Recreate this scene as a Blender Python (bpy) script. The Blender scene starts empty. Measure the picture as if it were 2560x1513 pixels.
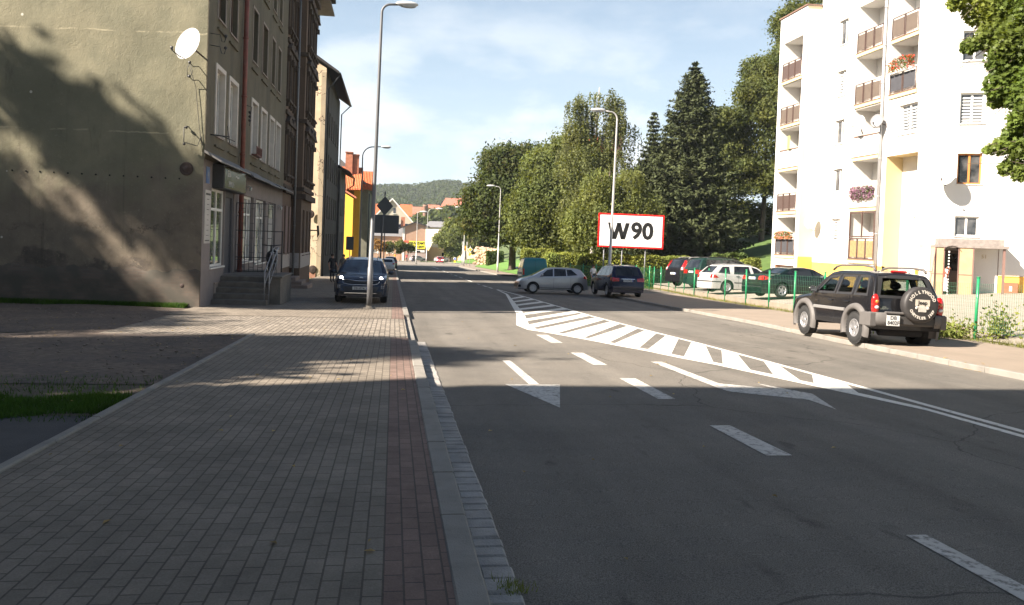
import bpy, bmesh, math, random
import numpy as np
from mathutils import Vector, Matrix
random.seed(7); RNG = np.random.default_rng(11)
SC = bpy.context.scene
COL = SC.collection
R = math.radians
# ---------------------------------------------------------------- camera
CAM_F = 1980.0; CAM_W = 2560.0
YAW, PIT, ROLL, CAM_H = R(8.5), R(1.15), R(2.05), 1.75
cd = bpy.data.cameras.new('camera'); cam = bpy.data.objects.new('camera', cd); COL.objects.link(cam)
cd.sensor_fit = 'HORIZONTAL'; cd.sensor_width = 36.0; cd.lens = CAM_F/CAM_W*36.0
cd.shift_x = 0.0; cd.shift_y = -(756.5-640.0)/CAM_W
cd.clip_start = 0.1; cd.clip_end = 6000
F_ = Vector((math.sin(YAW)*math.cos(PIT), math.cos(YAW)*math.cos(PIT), -math.sin(PIT)))
R_ = Vector((math.cos(YAW), -math.sin(YAW), 0)); U_ = R_.cross(F_)
R2 = R_*math.cos(ROLL)+U_*math.sin(ROLL); U2 = U_*math.cos(ROLL)-R_*math.sin(ROLL)
m = Matrix((R2, U2, -F_)).transposed().to_4x4(); m.translation = (0, 0, CAM_H); cam.matrix_world = m
SC.camera = cam
# ---------------------------------------------------------------- sun, sky, exposure
SUN = Vector((1.0, 0.34, -0.80)).normalized()
EL = math.asin(-SUN.z); AZ = math.atan2(-SUN.x, -SUN.y)      # azimuth of the sun measured from +Y to +X
ld = bpy.data.lights.new('sun', 'SUN'); ld.energy = 5.0; ld.angle = R(0.75); ld.color = (1.0, 0.885, 0.755)
lo = bpy.data.objects.new('sun', ld); COL.objects.link(lo); lo.rotation_mode = 'QUATERNION'; lo.rotation_quaternion = SUN.to_track_quat('-Z', 'Y')
lo.location = (-60, -20, 60)
W = bpy.data.worlds.new('World'); SC.world = W; W.use_nodes = True
def world_nodes():
    nt = W.node_tree; N = nt.nodes; L = nt.links; N.clear()
    out = N.new('ShaderNodeOutputWorld'); bg = N.new('ShaderNodeBackground'); L.new(bg.outputs[0], out.inputs[0])
    sky = N.new('ShaderNodeTexSky'); sky.sky_type = 'NISHITA'; sky.sun_disc = False
    sky.sun_elevation = EL; sky.sun_rotation = AZ; sky.air_density = 1.0; sky.dust_density = 0.7; sky.ozone_density = 1.4
    tc = N.new('ShaderNodeTexCoord'); sep = N.new('ShaderNodeSeparateXYZ'); L.new(tc.outputs['Generated'], sep.inputs[0])
    # clouds: noise stretched by height, stronger low over the hills
    mp = N.new('ShaderNodeMapping'); mp.inputs['Scale'].default_value = (1.0, 1.0, 2.3); mp.inputs['Location'].default_value = (0.35, 1.9, 0.22)
    L.new(tc.outputs['Generated'], mp.inputs[0])
    n1 = N.new('ShaderNodeTexNoise'); n1.inputs['Scale'].default_value = 4.2; n1.inputs['Detail'].default_value = 9; n1.inputs['Roughness'].default_value = 0.56
    L.new(mp.outputs[0], n1.inputs[0])
    r1 = N.new('ShaderNodeMapRange'); r1.inputs[1].default_value = 0.47; r1.inputs[2].default_value = 0.60; L.new(n1.outputs[0], r1.inputs[0])
    hz = N.new('ShaderNodeMapRange'); hz.inputs[1].default_value = 0.33; hz.inputs[2].default_value = 0.10; L.new(sep.outputs[2], hz.inputs[0])
    mul = N.new('ShaderNodeMath'); mul.operation = 'MULTIPLY'; L.new(r1.outputs[0], mul.inputs[0]); L.new(hz.outputs[0], mul.inputs[1])
    mp2 = N.new('ShaderNodeMapping'); mp2.inputs['Scale'].default_value = (0.8, 0.8, 6.0); mp2.inputs['Rotation'].default_value = (0.0, 0.25, 0.3)
    L.new(tc.outputs['Generated'], mp2.inputs[0])
    n2 = N.new('ShaderNodeTexNoise'); n2.inputs['Scale'].default_value = 2.6; n2.inputs['Detail'].default_value = 8; n2.inputs['Roughness'].default_value = 0.62
    L.new(mp2.outputs[0], n2.inputs[0])
    r2 = N.new('ShaderNodeMapRange'); r2.inputs[1].default_value = 0.45; r2.inputs[2].default_value = 0.8; r2.inputs[3].default_value = 0.0; r2.inputs[4].default_value = 0.22; L.new(n2.outputs[0], r2.inputs[0])
    hz2 = N.new('ShaderNodeMapRange'); hz2.inputs[1].default_value = 0.36; hz2.inputs[2].default_value = 0.58; hz2.inputs[3].default_value = 1.0; hz2.inputs[4].default_value = 0.0; L.new(sep.outputs[2], hz2.inputs[0])
    vm = N.new('ShaderNodeMath'); vm.operation = 'MULTIPLY'; L.new(r2.outputs[0], vm.inputs[0]); L.new(hz2.outputs[0], vm.inputs[1])
    add = N.new('ShaderNodeMath'); add.operation = 'ADD'; add.use_clamp = True; L.new(mul.outputs[0], add.inputs[0]); L.new(vm.outputs[0], add.inputs[1])
    n3 = N.new('ShaderNodeTexNoise'); n3.inputs['Scale'].default_value = 9; n3.inputs['Detail'].default_value = 6; L.new(mp.outputs[0], n3.inputs[0])
    cr = N.new('ShaderNodeMixRGB'); cr.inputs[1].default_value = (6.8, 7.5, 8.1, 1); cr.inputs[2].default_value = (9.6, 9.7, 9.7, 1); L.new(n3.outputs[0], cr.inputs[0])
    mx = N.new('ShaderNodeMixRGB'); L.new(add.outputs[0], mx.inputs[0]); L.new(sky.outputs[0], mx.inputs[1]); L.new(cr.outputs[0], mx.inputs[2])
    # thin milky veil low over the horizon, fading towards the zenith
    vl = N.new('ShaderNodeMapRange'); vl.inputs[1].default_value = 0.05; vl.inputs[2].default_value = 0.50; vl.inputs[3].default_value = 0.68; vl.inputs[4].default_value = 0.0; L.new(sep.outputs[2], vl.inputs[0])
    m0 = N.new('ShaderNodeMixRGB'); m0.inputs[2].default_value = (6.5, 8.0, 9.1, 1); L.new(vl.outputs[0], m0.inputs[0]); L.new(sky.outputs[0], m0.inputs[1]); L.new(m0.outputs[0], mx.inputs[1])
    L.new(mx.outputs[0], bg.inputs[0]); bg.inputs[1].default_value = 0.038
world_nodes()
SC.view_settings.view_transform = 'Standard'; SC.view_settings.look = 'None'; SC.view_settings.gamma = 1.0
SC.view_settings.use_curve_mapping = False; SC.view_settings.exposure = 1.88
SC.cycles.max_bounces = 6; SC.cycles.transparent_max_bounces = 12
try: SC.cycles.use_denoising = True
except Exception: pass

# ---------------------------------------------------------------- materials
MATS = {}
def _bsdf(name):
    m = bpy.data.materials.new(name); m.use_nodes = True; nt = m.node_tree
    return m, nt, nt.nodes['Principled BSDF']
def mat(name, col, rough=0.7, var=0.12, scale=6.0, bump=0.0, bscale=None, metal=0.0, spec=0.5, stain=None, stain_amt=0.0, stain_scale=1.0, stain_lo=0.5, stain_hi=0.7, coat=0.0, stretch=None, detail=8):
    if name in MATS: return MATS[name]
    m, nt, b = _bsdf(name); N = nt.nodes; L = nt.links
    tc = N.new('ShaderNodeTexCoord'); src = tc.outputs['Object']
    geo = N.new('ShaderNodeNewGeometry'); src = geo.outputs['Position'] if scale < 50 and stretch is None else src
    if stretch:
        mp = N.new('ShaderNodeMapping'); mp.inputs['Scale'].default_value = stretch; L.new(geo.outputs['Position'], mp.inputs[0]); src = mp.outputs[0]
    n = N.new('ShaderNodeTexNoise'); n.inputs['Scale'].default_value = scale; n.inputs['Detail'].default_value = detail; n.inputs['Roughness'].default_value = 0.65
    L.new(src, n.inputs[0])
    mr = N.new('ShaderNodeMapRange'); mr.inputs[1].default_value = 0.3; mr.inputs[2].default_value = 0.7; mr.inputs[3].default_value = 1-var; mr.inputs[4].default_value = 1+var
    L.new(n.outputs[0], mr.inputs[0])
    mx = N.new('ShaderNodeVectorMath'); mx.operation = 'SCALE'; mx.inputs[0].default_value = col[:3]; L.new(mr.outputs[0], mx.inputs['Scale'])
    last = mx.outputs[0]
    if stain:
        n2 = N.new('ShaderNodeTexNoise'); n2.inputs['Scale'].default_value = stain_scale; n2.inputs['Detail'].default_value = 10; n2.inputs['Roughness'].default_value = 0.7
        L.new(src, n2.inputs[0])
        r2 = N.new('ShaderNodeMapRange'); r2.inputs[1].default_value = stain_lo; r2.inputs[2].default_value = stain_hi; r2.inputs[4].default_value = stain_amt; L.new(n2.outputs[0], r2.inputs[0])
        m2 = N.new('ShaderNodeMixRGB'); L.new(r2.outputs[0], m2.inputs[0]); L.new(last, m2.inputs[1]); m2.inputs[2].default_value = (*stain[:3], 1); last = m2.outputs[0]
    L.new(last, b.inputs['Base Color'])
    b.inputs['Roughness'].default_value = rough; b.inputs['Metallic'].default_value = metal; b.inputs['Specular IOR Level'].default_value = spec
    if coat: b.inputs['Coat Weight'].default_value = coat; b.inputs['Coat Roughness'].default_value = 0.05
    if bump:
        nb = N.new('ShaderNodeTexNoise'); nb.inputs['Scale'].default_value = bscale or scale*4; nb.inputs['Detail'].default_value = 6; L.new(src, nb.inputs[0])
        bp = N.new('ShaderNodeBump'); bp.inputs['Strength'].default_value = bump; bp.inputs['Distance'].default_value = 0.02; L.new(nb.outputs[0], bp.inputs['Height']); L.new(bp.outputs[0], b.inputs['Normal'])
    MATS[name] = m; return m
def emis(name, col, s):
    if name in MATS: return MATS[name]
    m, nt, b = _bsdf(name); b.inputs['Base Color'].default_value = (*col, 1); b.inputs['Emission Color'].default_value = (*col, 1); b.inputs['Emission Strength'].default_value = s
    MATS[name] = m; return m
def paver_mat(name, col, mortar, bw, bh, var=0.15, rot=True, ms=0.006, rough=0.85, off=0.5, loc=(0, 0, 0), wob=0.0):
    if name in MATS: return MATS[name]
    m, nt, b = _bsdf(name); N = nt.nodes; L = nt.links
    geo = N.new('ShaderNodeNewGeometry'); sep = N.new('ShaderNodeSeparateXYZ'); L.new(geo.outputs['Position'], sep.inputs[0])
    cmb = N.new('ShaderNodeCombineXYZ')
    if rot: L.new(sep.outputs[1], cmb.inputs[0]); L.new(sep.outputs[0], cmb.inputs[1])
    else: L.new(sep.outputs[0], cmb.inputs[0]); L.new(sep.outputs[1], cmb.inputs[1])
    vec = cmb.outputs[0]
    mp = N.new('ShaderNodeMapping'); mp.inputs['Location'].default_value = loc; L.new(vec, mp.inputs[0]); vec = mp.outputs[0]
    if wob:
        nw = N.new('ShaderNodeTexNoise'); nw.inputs['Scale'].default_value = 9; nw.inputs['Detail'].default_value = 2; L.new(vec, nw.inputs[0])
        vs = N.new('ShaderNodeVectorMath'); vs.operation = 'SCALE'; vs.inputs['Scale'].default_value = wob; L.new(nw.outputs['Color'], vs.inputs[0])
        va = N.new('ShaderNodeVectorMath'); va.operation = 'ADD'; L.new(vec, va.inputs[0]); L.new(vs.outputs[0], va.inputs[1]); vec = va.outputs[0]
    br = N.new('ShaderNodeTexBrick'); L.new(vec, br.inputs[0])
    br.inputs['Scale'].default_value = 1.0; br.inputs['Brick Width'].default_value = bw; br.inputs['Row Height'].default_value = bh
    br.inputs['Mortar Size'].default_value = ms; br.inputs['Mortar Smooth'].default_value = 0.25; br.offset = off; br.inputs['Bias'].default_value = 0.0
    c = np.array(col); br.inputs['Color1'].default_value = (*(c*(1-var)), 1); br.inputs['Color2'].default_value = (*(c*(1+var)), 1); br.inputs['Mortar'].default_value = (*mortar, 1)
    n = N.new('ShaderNodeTexNoise'); n.inputs['Scale'].default_value = 1.1; n.inputs['Detail'].default_value = 12; n.inputs['Roughness'].default_value = 0.78; L.new(geo.outputs['Position'], n.inputs[0])
    mr = N.new('ShaderNodeMapRange'); mr.inputs[1].default_value = 0.3; mr.inputs[2].default_value = 0.7; mr.inputs[3].default_value = 0.66; mr.inputs[4].default_value = 1.28; L.new(n.outputs[0], mr.inputs[0])
    nf = N.new('ShaderNodeTexNoise'); nf.inputs['Scale'].default_value = 90; nf.inputs['Detail'].default_value = 4; L.new(geo.outputs['Position'], nf.inputs[0])
    mf = N.new('ShaderNodeMapRange'); mf.inputs[1].default_value = 0.3; mf.inputs[2].default_value = 0.7; mf.inputs[3].default_value = 0.85; mf.inputs[4].default_value = 1.15; L.new(nf.outputs[0], mf.inputs[0])
    mm = N.new('ShaderNodeMath'); mm.operation = 'MULTIPLY'; L.new(mr.outputs[0], mm.inputs[0]); L.new(mf.outputs[0], mm.inputs[1])
    sc = N.new('ShaderNodeVectorMath'); sc.operation = 'SCALE'; L.new(br.outputs['Color'], sc.inputs[0]); L.new(mm.outputs[0], sc.inputs['Scale'])
    L.new(sc.outputs[0], b.inputs['Base Color']); b.inputs['Roughness'].default_value = rough; b.inputs['Specular IOR Level'].default_value = 0.3
    inv = N.new('ShaderNodeMath'); inv.operation = 'SUBTRACT'; inv.inputs[0].default_value = 1.0; L.new(br.outputs['Fac'], inv.inputs[1])
    ad = N.new('ShaderNodeMath'); ad.operation = 'MULTIPLY_ADD'; L.new(nf.outputs[0], ad.inputs[0]); ad.inputs[1].default_value = 0.25; L.new(inv.outputs[0], ad.inputs[2])
    bp = N.new('ShaderNodeBump'); bp.inputs['Strength'].default_value = 0.8; bp.inputs['Distance'].default_value = 0.006; L.new(ad.outputs[0], bp.inputs['Height']); L.new(bp.outputs[0], b.inputs['Normal'])
    MATS[name] = m; return m
def leaf_mat(name, col, var=0.35, rough=0.7, trans=0.36, hue2=None, h2=0.15):
    if name in MATS: return MATS[name]
    m, nt, b = _bsdf(name); N = nt.nodes; L = nt.links
    geo = N.new('ShaderNodeNewGeometry')
    ri = geo.outputs['Random Per Island']
    mr = N.new('ShaderNodeMapRange'); mr.inputs[3].default_value = 1-var*.65; mr.inputs[4].default_value = 1+var*.65; L.new(ri, mr.inputs[0])
    n = N.new('ShaderNodeTexNoise'); n.inputs['Scale'].default_value = 0.7; n.inputs['Detail'].default_value = 3; L.new(geo.outputs['Position'], n.inputs[0])
    m3 = N.new('ShaderNodeMapRange'); m3.inputs[1].default_value = 0.35; m3.inputs[2].default_value = 0.65; m3.inputs[3].default_value = 0.75; m3.inputs[4].default_value = 1.25; L.new(n.outputs[0], m3.inputs[0])
    mm = N.new('ShaderNodeMath'); mm.operation = 'MULTIPLY'; L.new(mr.outputs[0], mm.inputs[0]); L.new(m3.outputs[0], mm.inputs[1])
    base = N.new('ShaderNodeMixRGB'); base.inputs[1].default_value = (*col, 1); base.inputs[2].default_value = (*(hue2 or (col[0]*1.5, col[1]*1.15, col[2]*0.6)), 1)
    n4 = N.new('ShaderNodeTexNoise'); n4.inputs['Scale'].default_value = 0.5; n4.inputs['Detail'].default_value = 5; mp = N.new('ShaderNodeMapping'); mp.inputs['Location'].default_value = (13, 5, 2); L.new(geo.outputs['Position'], mp.inputs[0]); L.new(mp.outputs[0], n4.inputs[0])
    r4 = N.new('ShaderNodeMapRange'); r4.inputs[1].default_value = 0.5-h2; r4.inputs[2].default_value = 0.85; L.new(n4.outputs[0], r4.inputs[0]); L.new(r4.outputs[0], base.inputs[0])
    sc = N.new('ShaderNodeVectorMath'); sc.operation = 'SCALE'; L.new(base.outputs[0], sc.inputs[0]); L.new(mm.outputs[0], sc.inputs['Scale'])
    L.new(sc.outputs[0], b.inputs['Base Color']); b.inputs['Roughness'].default_value = rough; b.inputs['Specular IOR Level'].default_value = 0.15
    tr = N.new('ShaderNodeBsdfTranslucent'); s2 = N.new('ShaderNodeVectorMath'); s2.operation = 'MULTIPLY'; L.new(sc.outputs[0], s2.inputs[0]); s2.inputs[1].default_value = (1.6, 1.5, 0.5); L.new(s2.outputs[0], tr.inputs[0])
    ms = N.new('ShaderNodeMixShader'); ms.inputs[0].default_value = trans; L.new(b.outputs[0], ms.inputs[1]); L.new(tr.outputs[0], ms.inputs[2])
    L.new(ms.outputs[0], nt.nodes['Material Output'].inputs[0])
    MATS[name] = m; return m
def glass_mat(name, tint, alpha=0.35):
    if name in MATS: return MATS[name]
    m, nt, b = _bsdf(name); N = nt.nodes; L = nt.links
    tr = N.new('ShaderNodeBsdfTransparent'); tr.inputs[0].default_value = (*tint, 1)
    gl = N.new('ShaderNodeBsdfGlossy'); gl.inputs['Roughness'].default_value = 0.03
    fr = N.new('ShaderNodeFresnel'); fr.inputs[0].default_value = 1.5
    mx = N.new('ShaderNodeMixShader'); L.new(fr.outputs[0], mx.inputs[0]); L.new(tr.outputs[0], mx.inputs[1]); L.new(gl.outputs[0], mx.inputs[2])
    L.new(mx.outputs[0], nt.nodes['Material Output'].inputs[0]); MATS[name] = m; return m
def paint(name, col, rough=0.28, metal=0.0, coat=0.7):
    if name in MATS: return MATS[name]
    metal = min(metal, .15) if max(col) < .1 else metal; coat = min(coat, .55) if max(col) < .1 else coat
    m, nt, b = _bsdf(name); N = nt.nodes; L = nt.links; b.inputs['Specular IOR Level'].default_value = .3
    n = N.new('ShaderNodeTexNoise'); n.inputs['Scale'].default_value = 2.2; n.inputs['Detail'].default_value = 8; tc = N.new('ShaderNodeTexCoord'); L.new(tc.outputs['Object'], n.inputs[0])
    mr = N.new('ShaderNodeMapRange'); mr.inputs[3].default_value = rough*0.8; mr.inputs[4].default_value = rough*1.5; L.new(n.outputs[0], mr.inputs[0]); L.new(mr.outputs[0], b.inputs['Roughness'])
    mx = N.new('ShaderNodeMixRGB'); mx.inputs[1].default_value = (*col, 1); mx.inputs[2].default_value = (*(np.array(col)*0.9+0.004), 1); L.new(n.outputs[0], mx.inputs[0]); L.new(mx.outputs[0], b.inputs['Base Color'])
    b.inputs['Metallic'].default_value = metal; b.inputs['Coat Weight'].default_value = coat; b.inputs['Coat Roughness'].default_value = 0.06
    MATS[name] = m; return m

# ---------------------------------------------------------------- object helpers
def tag(o, label=None, cat=None, group=None, kind=None):
    if label: o['label'] = label
    if cat: o['category'] = cat
    if group: o['group'] = group
    if kind: o['kind'] = kind
    return o
def thing(name, label, cat, loc=(0, 0, 0), rz=0.0, group=None):
    o = bpy.data.objects.new(name, None); o.empty_display_size = 0.3; COL.objects.link(o); o.location = loc; o.rotation_euler = (0, 0, rz)
    return tag(o, label, cat, group)
class MB:
    """collects shapes; build() links them as one mesh object"""
    def __init__(s): s.v = []; s.f = []; s.mi = []; s.sm = []; s.cur = 0; s.smooth = False
    def add(s, vs, fs):
        b = len(s.v); s.v += [tuple(map(float, v)) for v in vs]; s.f += [tuple(i+b for i in f) for f in fs]
        s.mi += [s.cur]*len(fs); s.sm += [s.smooth]*len(fs); return s
    def box(s, x0, x1, y0, y1, z0, z1, M=None, bev=0.0):
        if bev > 0:
            b = bev; P = []
            for (z, i) in ((z0, b), (z0+b, 0), (z1-b, 0), (z1, b)):
                P += [(x0+i, y0+i, z), (x1-i, y0+i, z), (x1-i, y1-i, z), (x0+i, y1-i, z)]
            fs = [(3, 2, 1, 0), (12, 13, 14, 15)]
            for l in range(3):
                for k in range(4): fs.append((l*4+k, l*4+(k+1) % 4, l*4+4+(k+1) % 4, l*4+4+k))
        else:
            P = [(x0, y0, z0), (x1, y0, z0), (x1, y1, z0), (x0, y1, z0), (x0, y0, z1), (x1, y0, z1), (x1, y1, z1), (x0, y1, z1)]
            fs = [(3, 2, 1, 0), (4, 5, 6, 7), (0, 1, 5, 4), (1, 2, 6, 5), (2, 3, 7, 6), (3, 0, 4, 7)]
        if M is not None: P = [tuple(M @ Vector(p)) for p in P]
        return s.add(P, fs)
    def quad(s, a, b, c, d): return s.add([a, b, c, d], [(0, 1, 2, 3)])
    def poly(s, pts): return s.add(pts, [tuple(range(len(pts)))])
    def prism(s, pts, d):
        """pts: planar loop (3d); d: extrusion vector"""
        n = len(pts); d = Vector(d); P = [Vector(p) for p in pts]; Q = [p+d for p in P]
        fs = [tuple(range(n)), tuple(range(2*n-1, n-1, -1))]
        for i in range(n): j = (i+1) % n; fs.append((j, i, n+i, n+j))
        return s.add([tuple(p) for p in P+Q], fs)
    def tube(s, pts, r, n=8, cap=True):
        pts = [Vector(p) for p in pts]; k = len(pts); rs = r if isinstance(r, (list, tuple)) else [r]*k
        vs = []; up = None
        for i, p in enumerate(pts):
            t = (pts[min(i+1, k-1)]-pts[max(i-1, 0)]).normalized()
            if up is None:
                up = Vector((0, 0, 1)) if abs(t.z) < 0.9 else Vector((1, 0, 0))
            a = (up-t*up.dot(t)); a = a.normalized() if a.length > 1e-6 else t.orthogonal().normalized(); up = a; b = t.cross(a)
            for j in range(n):
                an = 2*math.pi*j/n; vs.append(tuple(p+(a*math.cos(an)+b*math.sin(an))*rs[i]))
        fs = []
        for i in range(k-1):
            for j in range(n): fs.append((i*n+j, i*n+(j+1) % n, (i+1)*n+(j+1) % n, (i+1)*n+j))
        if cap: fs.append(tuple(range(n-1, -1, -1))); fs.append(tuple((k-1)*n+j for j in range(n)))
        o = s.smooth; s.smooth = True; s.add(vs, fs); s.smooth = o; return s
    def lathe(s, prof, n=24, M=None, smooth=True):
        """prof: list of (radius, height) round local z"""
        vs = []; k = len(prof)
        for (r, h) in prof:
            for j in range(n): a = 2*math.pi*j/n; vs.append((r*math.cos(a), r*math.sin(a), h))
        fs = []
        for i in range(k-1):
            for j in range(n): fs.append((i*n+j, i*n+(j+1) % n, (i+1)*n+(j+1) % n, (i+1)*n+j))
        if M is not None: vs = [tuple(M @ Vector(v)) for v in vs]
        o = s.smooth; s.smooth = smooth; s.add(vs, fs); s.smooth = o; return s
    def grid(s, P):
        """P[i][j] points"""
        a = len(P); b = len(P[0]); vs = [p for row in P for p in row]; fs = []
        for i in range(a-1):
            for j in range(b-1): fs.append((i*b+j, i*b+j+1, (i+1)*b+j+1, (i+1)*b+j))
        return s.add(vs, fs)
    def ico(s, c, r, sub=1, sc=(1, 1, 1), jit=0.0):
        bm = bmesh.new(); bmesh.ops.create_icosphere(bm, subdivisions=sub, radius=1.0)
        vs = []
        for v in bm.verts:
            k = 1+random.uniform(-jit, jit); vs.append((c[0]+v.co.x*r*sc[0]*k, c[1]+v.co.y*r*sc[1]*k, c[2]+v.co.z*r*sc[2]*k))
        fs = [tuple(v.index for v in f.verts) for f in bm.faces]; bm.free()
        return s.add(vs, fs)
    def build(s, name, mats, parent=None, smooth=None, loc=None, bevel=0.0, label=None, cat=None, group=None, kind=None):
        me = bpy.data.meshes.new(name); me.from_pydata(s.v, [], s.f)
        if not isinstance(mats, (list, tuple)): mats = [mats]
        for q in mats: me.materials.append(q)
        me.polygons.foreach_set('material_index', s.mi)
        me.polygons.foreach_set('use_smooth', [True]*len(s.f) if smooth else s.sm)
        me.update()
        o = bpy.data.objects.new(name, me); COL.objects.link(o)
        if parent is not None: o.parent = parent
        if loc is not None: o.location = loc
        if bevel:
            bv = o.modifiers.new('b', 'BEVEL'); bv.width = bevel; bv.segments = 2; bv.limit_method = 'ANGLE'; bv.angle_limit = R(35)
        tag(o, label, cat, group, kind)
        return o
def copy_tree(o, parent=None):
    c = o.copy(); COL.objects.link(c); c.parent = parent
    for ch in [k for k in COL.objects if k.parent == o]: copy_tree(ch, c)
    return c
def text_mesh(txt, size, name, material, parent, M, ext=0.004, offset=0.0, align='CENTER', sx=1.0):
    cu = bpy.data.curves.new(name, 'FONT'); cu.body = txt; cu.size = size; cu.extrude = ext; cu.offset = offset; cu.align_x = align; cu.align_y = 'CENTER'; cu.resolution_u = 3
    t = bpy.data.objects.new('tmp', cu); COL.objects.link(t)
    dg = bpy.context.evaluated_depsgraph_get(); me = bpy.data.meshes.new_from_object(t.evaluated_get(dg)); COL.objects.unlink(t); bpy.data.objects.remove(t)
    me.transform(M @ Matrix.Diagonal((sx, 1, 1, 1))); me.materials.clear(); me.materials.append(material)
    o = bpy.data.objects.new(name, me); COL.objects.link(o)
    if parent is not None: o.parent = parent
    return o
def frame(O, U, V, N=None):
    """matrix whose local x,y,z run along U,V,N at O"""
    U = Vector(U).normalized(); V = Vector(V).normalized(); N = Vector(N).normalized() if N is not None else U.cross(V)
    m = Matrix((U, V, N)).transposed().to_4x4(); m.translation = Vector(O); return m

# ---------------------------------------------------------------- ground heights
def gz(Y):
    if Y < 60: return -0.028*Y
    if Y < 235: return -1.68-0.02*(Y-60)
    return -5.18
def lotz(X, Y): return gz(Y)+0.12+0.14*min(1, max(0, (X-15.6)/1.2))+0.05*max(0.0, X-15.6)
def ss(a, b, x):
    t = min(1, max(0, (x-a)/(b-a))); return t*t*(3-2*t)
# ================================================================ GROUND
M_asph = mat('asphalt', (0.160, 0.146, 0.126), 0.88, 0.10, 1.2, bump=0.6, bscale=160, stain=(0.105, 0.10, 0.09), stain_amt=0.55, stain_scale=0.35, stain_lo=0.45, stain_hi=0.62, spec=0.3)
def asphalt_detail():
    m = M_asph; nt = m.node_tree; N = nt.nodes; L = nt.links; b = N['Principled BSDF']
    src = b.inputs['Base Color'].links[0].from_socket
    geo = N.new('ShaderNodeNewGeometry'); n = N.new('ShaderNodeTexNoise'); n.inputs['Scale'].default_value = 130; n.inputs['Detail'].default_value = 3; L.new(geo.outputs['Position'], n.inputs[0])
    mr = N.new('ShaderNodeMapRange'); mr.inputs[1].default_value = 0.32; mr.inputs[2].default_value = 0.68; mr.inputs[3].default_value = 0.45; mr.inputs[4].default_value = 1.6; L.new(n.outputs[0], mr.inputs[0])
    sc = N.new('ShaderNodeVectorMath'); sc.operation = 'SCALE'; L.new(src, sc.inputs[0]); L.new(mr.outputs[0], sc.inputs['Scale'])
    def ns(scale, st, lo, hi, a, b_, d=6):
        mp = N.new('ShaderNodeMapping'); mp.inputs['Scale'].default_value = st; L.new(geo.outputs['Position'], mp.inputs[0]); q = N.new('ShaderNodeTexNoise'); q.inputs['Scale'].default_value = scale; q.inputs['Detail'].default_value = d; L.new(mp.outputs[0], q.inputs[0])
        r = N.new('ShaderNodeMapRange'); r.inputs[1].default_value = lo; r.inputs[2].default_value = hi; r.inputs[3].default_value = a; r.inputs[4].default_value = b_; L.new(q.outputs[0], r.inputs[0]); return r.outputs[0]
    lane = ns(1.0, (1.5, .05, 1), .35, .65, .86, 1.12); spots = ns(2.6, (1, .45, 1), .66, .74, 1.0, .62, 3)
    wv = N.new('ShaderNodeTexNoise'); wv.inputs['Scale'].default_value = .8; wv.inputs['Detail'].default_value = 5; L.new(geo.outputs['Position'], wv.inputs[0])
    va = N.new('ShaderNodeVectorMath'); va.operation = 'MULTIPLY_ADD'; va.inputs[1].default_value = (.9, .9, 0); L.new(wv.outputs['Color'], va.inputs[0]); L.new(geo.outputs['Position'], va.inputs[2])
    vo = N.new('ShaderNodeTexVoronoi'); vo.feature = 'DISTANCE_TO_EDGE'; vo.inputs['Scale'].default_value = .17; L.new(va.outputs[0], vo.inputs[0])
    ck = N.new('ShaderNodeMapRange'); ck.inputs[1].default_value = .0008; ck.inputs[2].default_value = .0026; ck.inputs[3].default_value = .55; ck.inputs[4].default_value = 1; L.new(vo.outputs['Distance'], ck.inputs[0])
    p = None
    for s in (lane, spots, ck.outputs[0]):
        if p is None: p = s; continue
        x = N.new('ShaderNodeMath'); x.operation = 'MULTIPLY'; L.new(p, x.inputs[0]); L.new(s, x.inputs[1]); p = x.outputs[0]
    s2 = N.new('ShaderNodeVectorMath'); s2.operation = 'SCALE'; L.new(sc.outputs[0], s2.inputs[0]); L.new(p, s2.inputs['Scale']); L.new(s2.outputs[0], b.inputs['Base Color'])
asphalt_detail()
M_asph2 = mat('old_asphalt', (0.21, 0.185, 0.155), 0.9, 0.14, 1.6, bump=0.5, bscale=90, stain=(0.12, 0.11, 0.10), stain_amt=0.6, stain_scale=0.8)
M_pave = paver_mat('grey_pavers', (0.200, 0.172, 0.138), (0.098, 0.084, 0.067), 0.20, 0.102, var=0.09, loc=(0, 0.0, 0))
M_pred = paver_mat('red_pavers', (0.185, 0.128, 0.106), (0.092, 0.074, 0.062), 0.20, 0.102, var=0.12, loc=(0.05, 0, 0))
M_cob = paver_mat('cobbles', (0.24, 0.21, 0.175), (0.09, 0.08, 0.065), 0.125, 0.11, var=0.28, ms=0.012, wob=0.05)
M_kerb = mat('kerb_concrete', (0.24, 0.225, 0.20), 0.9, 0.12, 3, bump=0.4, bscale=120, stain=(0.14, 0.13, 0.115), stain_amt=0.6, stain_scale=2.5)
M_grass = leaf_mat('grass_blades', (0.045, 0.10, 0.018), 0.35, trans=0.2)
M_soil = mat('grass_ground', (0.075, 0.11, 0.032), 0.95, 0.3, 1.2, bump=0.5, bscale=30, stain=(0.10, 0.085, 0.05), stain_amt=0.5, stain_scale=0.7)
M_yard = mat('yard_gravel', (0.130, 0.098, 0.075), 0.95, 0.55, 9.0, bump=1.0, bscale=45, stain=(0.065, 0.055, 0.05), stain_amt=0.7, stain_scale=0.7, stain_lo=0.42, stain_hi=0.6)
M_lot = mat('lot_asphalt', (0.29, 0.255, 0.21), 0.9, 0.15, 1.0, bump=0.4, bscale=60, stain=(0.19, 0.17, 0.14), stain_amt=0.6, stain_scale=0.5)
M_white = mat('road_paint', (0.66, 0.64, 0.58), 0.7, 0.08, 6, stain=(0.22, 0.21, 0.19), stain_amt=0.8, stain_scale=11, stain_lo=0.54, stain_hi=0.68)
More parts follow.
